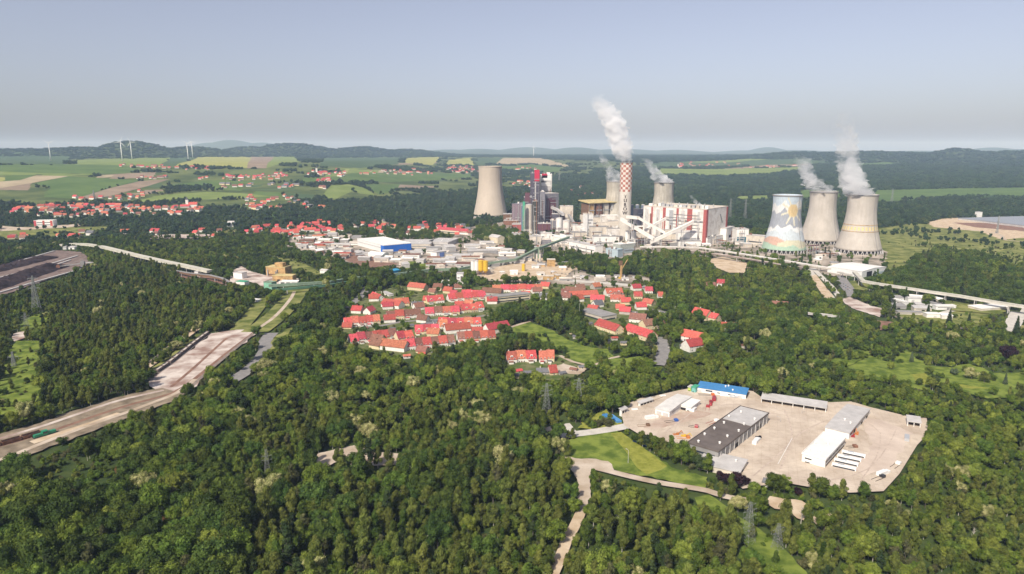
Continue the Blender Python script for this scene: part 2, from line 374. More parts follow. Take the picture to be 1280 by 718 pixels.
# ---------------------------------------------------------------- farmland, fields, clearings, yards, roads
sheet('farmland', 'green farmland around the far villages', M_farm, [(-260, 262), (-260, 196), (0, 199), (200, 199.5), (380, 197), (560, 196), (640, 197), (830, 205), (822, 214), (760, 216), (705, 226), (640, 236), (598, 238), (560, 242), (520, 246), (470, 250), (400, 254), (330, 262), (250, 262), (100, 258), (0, 262)], 3, cell=90)
fill([(-400, 150), (1700, 150), (1700, 189), (-400, 189)], 0)
FIELDS = [
 ('yellow green crop field below the dark hill ridge', M_fyellow, [(219, 208), (247, 197), (314, 196.5), (309, 211)]),
 ('brown stubble strip in the hill field', M_fbrown, [(309, 211), (314, 196.5), (342, 196.5), (333, 211)]),
 ('yellow green crop field right of the stubble strip', M_fbright, [(333, 211), (342, 196.5), (370, 196.5), (374, 203)]),
 ('pale crop band under the wind turbines', M_fbright, [(94, 207), (94, 200.5), (213, 197.5), (200, 208)]),
 ('bluish green field between the turbines', M_fblue, [(200, 208), (213, 198), (245, 197), (219, 209)]),
 ('long light green field on the left slope', M_fgreen, [(-200, 214), (-200, 206), (145, 207), (180, 213), (150, 218), (45, 217), (0, 215)]),
 ('dark blue green plain far left', M_fblue, [(-200, 203), (-200, 195), (60, 192), (90, 196), (80, 206), (0, 206)]),
 ('green pasture on the left slope', M_fgreen, [(84, 221), (137, 224), (176, 226), (137, 235.5), (98, 247), (55, 242), (64, 236), (43, 230)]),
 ('tan ploughed strip far left', M_ftan, [(-60, 240), (-60, 232), (25, 226), (45, 220), (86, 221), (43, 229), (0, 236)]),
 ('brown ploughed strip curving up the left slope', M_fbrown, [(98, 248), (137, 236), (176, 227), (213, 224.5), (186, 233), (137, 246), (101, 252)]),
 ('light meadow strip above the left town', M_fbright, [(158, 254), (187, 248), (203, 244.5), (232, 242), (250, 244), (205, 252), (187, 256)]),
 ('mown strip between the far villages', M_fbright, [(190, 246), (259, 240.5), (300, 242), (340, 246), (295, 249), (247, 250.5), (200, 252)]),
 ('green strip below the far village', M_fgreen, [(205, 233), (260, 226), (340, 228), (264, 234)]),
 ('bright green field with a rounded top', M_fbright, [(401, 248), (413, 232.5), (437, 231), (456, 236), (470, 245), (452, 243), (440, 240), (420, 249)]),
 ('green field behind the wood belt', M_fgreen, [(453, 231), (500, 231), (497, 239), (474, 244), (464, 238)]),
 ('pale stubble strip left of the lone cooling tower', M_fbrown, [(500, 231.5), (549, 233.5), (530, 238.5), (496, 238)]),
 ('wide green field left of the lone cooling tower', M_fgreen, [(400, 228), (440, 217), (520, 216), (590, 218), (590, 222), (520, 227), (440, 229)]),
 ('light yellow field near the skyline', M_fyellow, [(505, 204), (508, 198), (552, 196.5), (541, 207)]),
 ('green field near the skyline', M_fblue, [(400, 208), (405, 198), (500, 197.5), (498, 206), (450, 211)]),
 ('pale yellow field above the lone cooling tower', M_fyellow, [(556, 207), (562, 200), (590, 197.5), (592, 207)]),
 ('dark green field above the lone cooling tower', M_fblue, [(593, 207), (596, 198.5), (627, 198), (618, 206)]),
 ('tan ploughed field under the single wind turbine', M_ftan, [(619, 206), (629, 198), (674, 197.5), (716, 209), (711, 210.5), (666, 205), (636, 207.5)]),
 ('green field under the ploughed one', M_fgreen, [(600, 209), (640, 208), (666, 206), (712, 211.5), (690, 216), (640, 213), (604, 214)]),
 ('bright meadow band behind the boiler hall', M_fbright, [(816, 219.5), (826, 211), (880, 212), (960, 210.5), (1004, 209), (1002, 213), (960, 219), (900, 221)]),
 ('grey green field right of the smoke', M_fblue, [(800, 209), (830, 203), (960, 200), (1010, 199), (1040, 204), (960, 208), (830, 210)]),
 ('thin light field near the right skyline', M_fbright, [(850, 203.5), (935, 199), (960, 199.5), (900, 204)]),
 ('pale village strip near the right skyline', M_fbrown, [(900, 212), (960, 206.5), (1010, 206), (1012, 208), (960, 210)]),
 ('broad green field right of the cooling towers', M_fgreen, [(1094, 252), (1092, 238.5), (1180, 236.5), (1400, 233), (1400, 248), (1280, 247), (1180, 248.5), (1110, 252.5)]),
 ('small light field behind the towers', M_fbright, [(915, 250), (925, 246), (962, 245), (960, 249)]),
 ('green gap behind the middle tower', M_fgreen, [(998, 242), (1006, 238), (1050, 239), (1050, 247), (1000, 248)]),
 ('light strip in the right hand forest', M_fgreen, [(1050, 206), (1110, 203), (1125, 204.5), (1060, 209)]),
]
_r = random.Random(5)
for k in range(26):
    cx = _r.uniform(-40, 560); cy_ = _r.uniform(206, 246) if cx < 430 else _r.uniform(204, 226); w_ = _r.uniform(16, 42); h_ = _r.uniform(1.2, 3.2) * (cy_ - 190) / 25; sl = _r.uniform(-.06, .06) * w_; nm, m_ = _r.choice([('pale yellow', M_fyellow), ('light green', M_fbright), ('tan', M_ftan), ('mid green', M_fgreen), ('blue green', M_fblue), ('brown', M_fbrown), ('light green', M_fbright)])
    sheet('field', 'narrow %s field strip among the hedges of the far slope' % nm, m_, [(cx - w_, cy_ + h_ - sl), (cx - w_ * .8, cy_ - h_ - sl), (cx + w_, cy_ - h_ + sl), (cx + w_ * .85, cy_ + h_ + sl)], 0, 4, cell=80)
for lab, m_, poly in FIELDS: sheet('field', lab, m_, poly, 0, cell=70)
fill([(1000, 238), (1052, 238), (1052, 250), (1000, 250)], 0)
# right hand scrub and spoil ground
sheet('scrubland', 'rough green and yellow scrub ground right of the cooling towers', M_rough, [(1092, 300), (1096, 287), (1138, 280), (1160, 281), (1290, 298), (1400, 300), (1400, 356), (1280, 340), (1226, 322), (1180, 312), (1150, 322), (1128, 340), (1108, 344), (1104, 330)], 4, 3)
sheet('bare_ground', 'tan bare ground below the large grey roof', M_sand, [(1157, 279), (1176, 274.5), (1197, 273), (1400, 284), (1400, 305), (1280, 298), (1250, 300), (1226, 290), (1168, 284.5)], 0, 3)
sheet('bare_ground', 'reddish bank in the tan bare ground', M_redsoil, [(1190, 279), (1230, 279.5), (1400, 286), (1400, 294), (1280, 290), (1220, 285)], 0, 2)
strip('track', 'pale dirt track across the scrubland', M_dirt, [(1166, 281), (1205, 287), (1247, 293), (1258, 301), (1290, 303)], 7)
# plant ground
sheet('industrial_ground', 'pale dusty ground of the power plant', M_indust, [(560, 300), (590, 284), (640, 276), (700, 280), (760, 284), (900, 296), (950, 298), (1010, 296), (1046, 300), (1094, 304), (1108, 318), (1104, 340), (1080, 345), (1040, 346), (1000, 336), (950, 326), (880, 322), (800, 322), (740, 330), (690, 318), (640, 318)], 6, 6)
sheet('industrial_ground', 'brownish gravel ground of the works estate', M_indust, [(352, 312), (365, 296), (410, 290), (450, 294), (545, 298), (600, 300), (640, 312), (700, 322), (740, 345), (808, 345), (832, 362), (790, 364), (690, 356), (640, 353), (600, 352), (585, 345), (560, 345), (520, 338), (480, 334), (440, 330), (405, 324)], 6, 5)
sheet('bare_ground', 'sandy ground of the concrete works', M_sand, [(600, 342), (640, 330), (668, 322), (700, 326), (722, 336), (700, 350), (660, 352), (610, 350)], 0, 3)
sheet('bare_ground', 'brown ploughed strip in the works estate', M_redsoil, [(418, 311), (440, 312), (470, 322), (500, 331), (460, 336), (432, 326)], 0, 2)
sheet('lawn', 'small lawn in the works estate', M_forest_grass, [(503, 328), (531, 327), (536, 335), (506, 338)], 0)
sheet('lawn', 'green strip in front of the blue hall', M_fgreen, [(458, 318), (470, 316), (492, 322), (484, 325)], 0)
# trees standing inside the works
for q in [[(440, 346), (482, 334), (560, 341), (580, 335), (590, 345), (560, 356), (480, 358)], [(600, 366), (606, 352), (640, 344), (672, 346), (676, 362), (640, 364)], [(590, 296), (600, 285), (640, 290), (664, 300), (668, 318), (640, 316), (615, 308)],
          [(676, 330), (704, 316), (742, 322), (765, 332), (768, 346), (740, 342), (718, 338)], [(764, 345), (796, 325), (850, 316), (880, 330), (870, 352), (806, 350), (790, 340)], [(455, 300), (440, 280), (520, 284), (560, 294), (546, 300)]]: fill(q, 1)
fill([(500, 318), (640, 318), (640, 330), (500, 334)], 4)
strip('road', 'pale concrete road behind the red roofed estate', M_conc, [(676, 349), (720, 352), (770, 356), (800, 359), (830, 364)], 15)
strip('road', 'asphalt road through the works estate', M_asph, [(540, 320), (590, 315), (650, 322), (690, 334)], 9)
strip('road', 'grey access road left of the estate', M_asph, [(436, 386), (448, 374), (456, 366), (458, 360)], 9)
strip('road', 'plant road below the coal viaduct', M_conc, [(1010, 336), (1020, 350), (1030, 362), (1041, 375)], 8)
strip('road', 'second plant road below the viaduct', M_conc, [(1016, 336), (1028, 348), (1040, 360), (1050, 374)], 7)
strip('road', 'road from the white shed towards the wood', M_asph, [(1050, 346), (1058, 356), (1064, 372)], 9)
sheet('bare_ground', 'sandy slip between the two plant roads', M_sand, [(1012, 346), (1020, 344), (1042, 372), (1032, 376)], 0)
sheet('lawn', 'yellow green lawn beside the car park', M_rough, [(1062, 353), (1076, 350), (1098, 361), (1080, 364), (1066, 362)], 0)
sheet('car_park', 'asphalt car park below the white shed', M_asph, [(1044, 352), (1058, 349), (1068, 362), (1056, 366)], 0)
sheet('bare_ground', 'broken pinkish ground near the pipe bridge', M_pink, [(1050, 376), (1062, 372), (1090, 384), (1108, 388), (1100, 398), (1064, 386)], 0, 1.5)
sheet('bare_ground', 'pale ground under the coal viaduct', M_sand, [(880, 326), (902, 322), (938, 330), (932, 342), (910, 342), (890, 332)], 0, 2)
sheet('bare_ground', 'red brown allotment ground', M_redsoil, [(1096, 402), (1120, 404), (1122, 412), (1100, 414)], 0, 1)
# right hand rail side
sheet('lawn', 'rough strip beside the rail sidings', M_rough, [(1128, 404), (1120, 392), (1150, 388), (1185, 390), (1240, 380), (1262, 384), (1240, 402), (1220, 410), (1180, 408)], 2, 2)
strip('track', 'curved pale railway siding', M_ballast, [(1118, 396), (1140, 404), (1170, 409), (1212, 412), (1240, 414)], 6)
strip('road', 'pale road crossing the sidings', M_conc, [(1164, 397), (1196, 388), (1228, 386)], 7)
strip('road', 'pale road running down to the wood', M_conc, [(1261, 416), (1264, 402), (1270, 391)], 9)
strip('road', 'grey road at the right edge', M_conc, [(1266, 416), (1274, 402), (1284, 384)], 7)
sheet('meadow', 'sunlit meadow with lone bushes on the right', M_forest_grass, [(1050, 466), (1086, 446), (1105, 448), (1122, 432), (1140, 442), (1156, 458), (1184, 461), (1211, 456), (1240, 468), (1290, 466), (1420, 470), (1420, 505), (1280, 498), (1234, 500), (1197, 489), (1170, 484), (1142, 490), (1110, 480)], 7, 3)
sheet('meadow', 'dry yellow patch in the right hand meadow', M_mown, [(1138, 470), (1156, 468), (1170, 480), (1200, 482), (1240, 488), (1200, 486), (1150, 482)], 0, 2)
# village ground and gardens
GARD = grass('garden_grass', (0.075, 0.11, 0.03), (0.17, 0.17, 0.08), 0.12)
sheet('garden_ground', 'gardens and lanes of the red roofed estate', GARD, [(426, 436), (422, 404), (440, 384), (470, 366), (500, 358), (540, 366), (580, 362), (625, 356), (690, 356), (690, 378), (640, 384), (618, 392), (612, 412), (626, 430), (618, 440), (560, 444), (500, 448), (470, 440)], 2, 2)
sheet('garden_ground', 'gardens around the houses below the road', GARD, [(690, 356), (800, 362), (830, 372), (826, 388), (800, 420), (742, 422), (700, 398), (688, 380)], 2, 2)
sheet('garden_ground', 'gardens around the lower terrace', GARD, [(625, 462), (630, 446), (700, 446), (732, 462), (722, 472), (690, 478), (650, 472)], 2, 2)
fill([(612, 412), (618, 388), (660, 372), (726, 372), (740, 386), (742, 400), (735, 424), (712, 434), (700, 412), (660, 404), (640, 410)], 1)
sheet('meadow', 'green meadow inside the village', M_forest_grass, [(628, 414), (644, 408), (662, 403), (690, 414), (706, 424), (730, 434), (760, 438), (768, 448), (740, 462), (716, 454), (704, 442), (676, 434), (650, 430)], 4, 2)
sheet('meadow', 'small green beside the village lane', M_forest_grass, [(818, 388), (842, 392), (848, 402), (826, 398)], 4, 1)
strip('path', 'pale footpath along the village wood', M_dirt, [(620, 417), (640, 410), (662, 403)], 4)
strip('path', 'pale footpath to the lower terrace', M_dirt, [(700, 446), (716, 454), (742, 458), (766, 449), (782, 446)], 3.5)
strip('road', 'asphalt village street ramp', M_asph, [(824, 423), (829, 432), (828, 446), (822, 458)], 11)
strip('road', 'village lane with parked cars', M_asph, [(806, 388), (824, 390), (845, 396), (858, 400)], 6)
strip('road', 'lane inside the estate', M_asph, [(432, 408), (470, 410), (500, 404), (560, 400), (610, 396)], 5)
strip('road', 'front lane of the estate', M_asph, [(478, 437), (520, 428), (570, 420), (616, 414)], 5)
sheet('garden_ground', 'dirt yard beside the lower terrace', M_dirt, [(690, 462), (704, 456), (722, 462), (736, 462), (724, 470), (700, 468)], 0, 1)
# left side
sheet('excavated_ground', 'pale pinkish excavated ground along the railway', M_pink, [(186, 478), (198, 468), (214, 457), (230, 444), (246, 431), (262, 419), (280, 416), (310, 412), (324, 409), (326, 416), (294, 440), (270, 458), (250, 478), (224, 500), (205, 494)], 0, 4)
sheet('railway_bed', 'light brown railway bed curving to the left edge', mat('brown_track_bed', (0.14, 0.11, 0.075), 0.95, col2=(0.30, 0.24, 0.17), scale=.12, detail=9), [(-60, 560), (0, 545), (40, 534), (75, 521), (120, 507), (165, 494), (203, 487), (222, 492), (240, 478), (250, 472), (242, 487), (222, 502), (190, 514), (150, 529), (118, 541), (75, 557), (40, 570), (0, 586), (-60, 606)], 0, 1.5)
strip('railway_track', 'red brown ballast of the near track', M_redsoil, [(-40, 572), (0, 560), (60, 543), (120, 522), (170, 506), (215, 494), (242, 477), (268, 456), (296, 434), (330, 408)], 3.6)
strip('track_bed', 'dark ballast under the wagon train', M_ballast, [(186, 477), (198, 467), (214, 456), (230, 443), (246, 430), (262, 418)], 5)
strip('railway_track', 'darker second track on the pale ground', M_ballast, [(232, 492), (256, 470), (284, 446), (318, 418)], 3)
strip('track', 'reddish lorry track across the pale ground', M_redsoil, [(214, 486), (240, 464), (262, 444), (284, 424)], 2.6)
strip('track', 'pale service road beside the railway', M_pink, [(-40, 562), (0, 551), (60, 533), (120, 512), (160, 500), (205, 490)], 3.5)
strip('track', 'sandy strip between the railway and the wood', M_sand, [(40, 556), (80, 543), (120, 530), (150, 519)], 6)
strip('track', 'white gravel track along the wood edge', M_dirt, [(-40, 592), (0, 578), (40, 562), (75, 548), (118, 532), (150, 521), (190, 506), (222, 493), (244, 476)], 4)
strip('track', 'light brown bank behind the wagons', M_sand, [(180, 462), (198, 450), (221, 431), (240, 416), (270, 399)], 9, 2)
strip('track', 'rough green verge between the sandy bank and the wagons', M_rough, [(182, 470), (206, 455), (228, 438), (250, 420)], 7, 7)
strip('track', 'green and brown track bed behind the pale ground', M_rough, [(318, 417), (336, 404), (352, 390), (364, 376), (374, 362)], 26)
strip('road', 'pale grey track beside the long thicket', M_asph, [(286, 480), (306, 468), (322, 454), (332, 440), (332, 428), (340, 418)], 12)
strip('track', 'dirt bank between the thickets', M_rough, [(298, 414), (312, 398), (322, 386), (328, 374)], 16)
strip('track', 'pale path on the track bed towards the green conveyor', M_dirt, [(320, 414), (338, 402), (352, 389), (364, 374), (368, 366)], 4)
sheet('garden_ground', 'dirt around the ochre plant', M_pink, [(286, 356), (290, 340), (302, 334), (312, 340), (330, 345), (376, 350), (378, 356), (330, 360), (308, 352), (296, 358)], 0, 1)
strip('track', 'brown track behind the ochre plant', M_redsoil, [(352, 330), (370, 336), (392, 348), (402, 354)], 12)
sheet('meadow', 'rough green strip behind the ochre plant', M_rough, [(318, 320), (340, 322), (372, 326), (405, 344), (400, 352), (378, 346), (350, 330)], 4, 1)
sheet('dirt_bank', 'dirt below the covered conveyor', M_redsoil, [(216, 345), (240, 342), (288, 352), (290, 360), (262, 352), (236, 350)], 0, 1)
sheet('coal_yard', 'tan ground of the coal yard', mat('coal_stained_ground', (0.11, 0.075, 0.065), 0.95, col2=(0.24, 0.18, 0.15), scale=.1, detail=8), [(-80, 345), (0, 334), (40, 322), (70, 314), (100, 316), (112, 324), (110, 331), (100, 338), (50, 354), (0, 372), (-80, 398)], 0, 1.5)
sheet('bare_ground', 'pale siding strip in front of the left town', M_dirt, [(0, 283), (20, 285), (45, 285), (70, 283), (110, 280), (112, 282), (80, 286), (40, 288), (0, 290)], 0)
sheet('meadow', 'pale meadow in front of the left town', M_rough, [(-60, 290), (0, 290), (40, 288), (90, 285), (140, 284), (136, 290), (80, 296), (20, 300), (-60, 302)], 4, 2)
sheet('bare_ground', 'pale ground of the distant sidings', M_pink, [(170, 300), (190, 296), (210, 294), (262, 294), (262, 299), (215, 299), (190, 300)], 0, 2)
sheet('meadow', 'grass clearing around the small pylons', M_forest_grass, [(22, 412), (34, 400), (58, 391), (66, 396), (46, 412), (32, 420)], 4, 1.5)
sheet('bare_ground', 'pale concrete slab in the clearing', M_pink, [(15, 424), (18, 418), (44, 414), (49, 417), (30, 425), (18, 429)], 0)
sheet('meadow', 'long green clearing at the left edge', M_forest_grass, [(10, 440), (20, 428), (52, 428), (50, 450), (46, 470), (54, 494), (40, 524), (20, 532), (0, 536), (-40, 534), (-10, 500), (4, 470)], 4, 2)
strip('track', 'light brown track at the left edge', M_dirt, [(-30, 536), (0, 529), (14, 524), (25, 519)], 4)
strip('path', 'short sandy path in the left wood', M_sand, [(200, 368), (212, 364), (223, 361)], 7)
# foreground
sheet('meadow', 'grass slope left of the yard', M_forest_grass, [(700, 556), (734, 547), (770, 540), (800, 560), (840, 588), (884, 600), (882, 614), (830, 603), (776, 594), (752, 582), (722, 577), (706, 570)], 0, 1)
sheet('lawn', 'lighter mown strip down the grass slope', M_mown, [(763, 545), (776, 543), (804, 563), (834, 586), (826, 591), (808, 597), (796, 588), (780, 565)], 0)
sheet('meadow', 'grass in front of the yard gate', M_mown, [(722, 538), (732, 527), (758, 514), (762, 522), (778, 532), (770, 538), (742, 541)], 4, 1)
sheet('dirt_clearing', 'pale dirt clearing at the fork of the tracks', M_dirt, [(706, 573), (726, 577), (745, 577), (760, 580), (768, 592), (752, 593), (740, 590), (738, 621), (732, 638), (721, 658), (723, 637), (722, 606), (712, 587)], 0, 1)
strip('track', 'sandy track running down to the lower edge', M_sand, [(726, 644), (717, 664), (708, 680), (702, 697), (692, 720), (684, 740)], 5)
strip('track', 'gravel track below the grass slope', M_dirt, [(752, 590), (775, 596), (800, 602), (830, 608), (856, 612), (884, 617), (905, 624), (940, 630), (990, 634)], 5)
strip('road', 'concrete access road to the yard', M_conc, [(700, 548), (716, 546), (741, 543), (772, 538), (790, 534)], 8)
sheet('car_park', 'small concrete parking bay by the pylon', M_conc, [(702, 548), (700, 534), (712, 532), (722, 544)], 0)
sheet('bare_ground', 'pale dirt patch left of the parking bay', M_dirt, [(680, 538), (688, 536), (690, 542), (683, 543)], 0, .5)
sheet('bare_ground', 'second pale dirt patch by the parking bay', M_dirt, [(689, 552), (696, 549), (698, 556), (692, 558)], 0, .5)
sheet('meadow', 'green power line cutting in the lower right wood', M_forest_grass, [(868, 626), (886, 622), (912, 640), (950, 666), (990, 700), (1020, 740), (975, 745), (960, 718), (938, 690), (905, 660), (880, 642)], 4, 1.5)
sheet('bare_ground', 'sandy patch in the wood below the yard', M_sand, [(954, 632), (962, 624), (985, 628), (1002, 630), (1010, 638), (1008, 656), (996, 652), (988, 642), (968, 640)], 0, 1)
sheet('bare_ground', 'small sandy patch right of the others', M_sand, [(1016, 650), (1028, 641), (1040, 648), (1034, 658), (1020, 660)], 0, .7)
sheet('bare_ground', 'long pale rubble patch in the middle wood', M_dirt, [(388, 584), (398, 570), (428, 564), (454, 556), (460, 566), (424, 580), (394, 594)], 0, 1)
sheet('bare_ground', 'pale rubble patch in the middle wood', M_dirt, [(434, 576), (470, 568), (506, 571), (504, 584), (470, 586), (438, 586)], 0, 1)
YARD = [(776, 518), (784, 508), (800, 501), (822, 497), (848, 491), (868, 487), (881, 484), (941, 492), (951, 499), (1038, 506), (1064, 505), (1087, 512), (1132, 523), (1158, 526), (1160, 545), (1146, 560), (1124, 596), (1104, 618), (1062, 620), (1029, 616), (985, 608), (951, 611), (928, 615), (900, 592), (850, 560), (800, 547), (780, 535)]
def yard_mat():
    n = M_yard.node_tree.nodes; l = M_yard.node_tree.links; b = n['Principled BSDF']; src = b.inputs['Base Color'].links[0].from_socket; g = n.new('ShaderNodeNewGeometry')
    mp = n.new('ShaderNodeMapping'); mp.inputs['Rotation'].default_value = (0, 0, .35); l.new(g.outputs['Position'], mp.inputs[0])
    br = n.new('ShaderNodeTexBrick'); br.inputs['Scale'].default_value = .11; br.inputs['Mortar Size'].default_value = .012; br.inputs['Color1'].default_value = (1, 1, 1, 1); br.inputs['Color2'].default_value = (.93, .93, .92, 1); br.inputs['Mortar'].default_value = (.74, .70, .66, 1); br.offset = 0; l.new(mp.outputs[0], br.inputs['Vector'])
    ns = n.new('ShaderNodeTexNoise'); ns.inputs['Scale'].default_value = .3; ns.inputs['Detail'].default_value = 8; l.new(g.outputs['Position'], ns.inputs['Vector']); rp = n.new('ShaderNodeValToRGB'); rp.color_ramp.elements[0].position = .3; rp.color_ramp.elements[1].position = .5; rp.color_ramp.elements[0].color = (.68, .64, .60, 1); rp.color_ramp.elements[1].color = (1, 1, 1, 1); l.new(ns.outputs[0], rp.inputs[0])
    m1 = n.new('ShaderNodeMix'); m1.data_type = 'RGBA'; m1.blend_type = 'MULTIPLY'; m1.inputs[0].default_value = .5; l.new(src, m1.inputs[6]); l.new(br.outputs[0], m1.inputs[7])
    m2 = n.new('ShaderNodeMix'); m2.data_type = 'RGBA'; m2.blend_type = 'MULTIPLY'; m2.inputs[0].default_value = .4; l.new(m1.outputs[2], m2.inputs[6]); l.new(rp.outputs[0], m2.inputs[7]); l.new(m2.outputs[2], b.inputs['Base Color'])
yard_mat()
sheet('yard', 'pale concrete yard of the depot', M_yard, YARD, 0)
sheet('yard_patch', 'reddish dusty patch in the depot yard', mat('reddish_yard_dust', (0.38, 0.27, 0.205), 0.95, col2=(0.50, 0.40, 0.32), scale=.1, detail=8), [(804, 538), (828, 524), (866, 516), (890, 520), (868, 528), (822, 540)], 0, 1, cat='yard')
sheet('yard_patch', 'lighter concrete panels in the right of the yard', mat('lighter_yard_concrete', (0.46, 0.37, 0.30), 0.95, col2=(0.62, 0.52, 0.43), scale=.05, detail=8), [(1075, 525), (1100, 528), (1140, 545), (1112, 590), (1080, 600), (1066, 590), (1090, 560)], 0, 1.5, cat='yard')
for k, ln in enumerate([[(800, 528), (850, 536), (905, 528), (965, 520), (1020, 530)], [(940, 600), (975, 570), (1000, 545), (1030, 530)], [(1000, 600), (1040, 604), (1085, 590), (1110, 560), (1120, 540)], [(980, 515), (990, 545), (975, 590)], [(1075, 605), (1095, 575), (1100, 545), (1080, 530)], [(830, 545), (850, 530), (880, 512), (940, 508)]]):
    strip('tyre_track', 'faint dark tyre wear curving over the depot yard', mat('yard_tyre_wear', (0.39, 0.31, 0.25), 0.9, col2=(0.56, 0.46, 0.375), scale=.4, detail=8), ln, .7 + .3 * (k % 2), mask=False, cat='tyre marks')
strip('painted_line', 'long white painted line in the yard', M_white, [(972, 584), (990, 551)], 0.28, mask=False, cat='line')
for q in [[(800, 545), (812, 540), (868, 568), (905, 588), (930, 606), (920, 612), (880, 596), (840, 580)]]: fill(q, 1)
# grassy rides and glades that break up the wood
for q in [(640, 365), (930, 345), (970, 420), (1090, 470), (1050, 455), (520, 470), (1230, 350), (150, 350)]: pass

sheet('meadow', 'bright green bushy slope between village and yard', M_forest_grass, [(1010, 455), (1050, 440), (1090, 430), (1100, 440), (1060, 460), (1030, 468)], 7, 3)
sheet('meadow', 'grass slope under the village at the centre right', M_forest_grass, [(760, 452), (800, 448), (822, 456), (800, 464), (762, 468)], 4, 2)
sheet('meadow', 'glade with bushes right of the white farmhouse', M_rough, [(905, 420), (940, 424), (950, 432), (920, 434)], 4, 1.5)
sheet('meadow', 'rough glade under the pipe gallery', M_rough, [(1176, 376), (1260, 388), (1250, 396), (1190, 390)], 4, 1.5)

sheet('meadow', 'small sunny glade above the left railway curve', M_forest_grass, [(108, 478), (118, 472), (128, 474), (120, 482)], 4, 1)
sheet('meadow', 'light glade beside the thicket right of the pale track', M_rough, [(336, 440), (344, 424), (362, 410), (372, 414), (352, 440), (330, 462), (322, 460)], 4, 2)
# ---------------------------------------------------------------- buildings
KEEP = []     # ground circles kept free of trees
def spot(A, B, Cp=None, depth=None):
    a, b = P(*A), P(*B); d = (b - a); d.z = 0; L = d.length; rz = math.atan2(d.y, d.x)
    if Cp is not None:
        c = P(*Cp); n = Vector((-d.y, d.x, 0)) / L; depth = max(2.0, (c - b).dot(n))
    return a, rz, L, depth
def clear(loc, rz, L, W, h, keep=0.75):
    """keep trees off a footprint and, mostly, from standing in front of it"""
    cs, sn = math.cos(rz), math.sin(rz); pts = []
    g = 2.5
    for x, y in ((-g, -g), (L + g, -g), (L + g, W + g), (-g, W + g)): pts.append((loc.x + cs * x - sn * y, loc.y + sn * x + cs * y))
    px = [tuple(float(v) for v in proj(np.float64(x), np.float64(y), loc.z)) for x, y in pts]; fill(px, 0)
    up = [tuple(float(v) for v in proj(np.float64(x), np.float64(y), loc.z + h)) for x, y in pts]
    lo = [(a[0], a[1] * keep + b[1] * (1 - keep)) for a, b in zip(px, up)]
    for i in range(4):
        j = (i + 1) % 4; fill([lo[i], lo[j], up[j], up[i]], 5, SIL)
    fill(up, 5, SIL)
    KEEP.append((loc.x + cs * L / 2 - sn * W / 2, loc.y + sn * L / 2 + cs * W / 2, math.hypot(L, W) / 2 * .8 + 1))
SIL = np.zeros_like(MASK)      # where the faces of buildings show in the photo: no tree tops there
def win_mesh(wd, ht):
    def f():
        mb = MB(); mb.box(-wd / 2, -.08, 0, wd / 2, .02, ht, 0); mb.box(-wd / 2 + .14, -.11, .14, wd / 2 - .14, -.07, ht - .14, 1); return mb.mesh('window', [M_white, M_glass])
    return shared(('win', wd, ht), f)
def windows(root, L, W, z, n, wd=1.1, ht=1.3, side='front', skip=()):
    for i in range(n):
        if i in skip: continue
        u = (i + .5) / n
        if side == 'front': o = link('window', win_mesh(wd, ht), root, (u * L, 0, z), 0)
        elif side == 'right': o = link('window', win_mesh(wd, ht), root, (L, u * W, z), math.pi / 2)
        else: o = link('window', win_mesh(wd, ht), root, (0, u * W, z), -math.pi / 2)
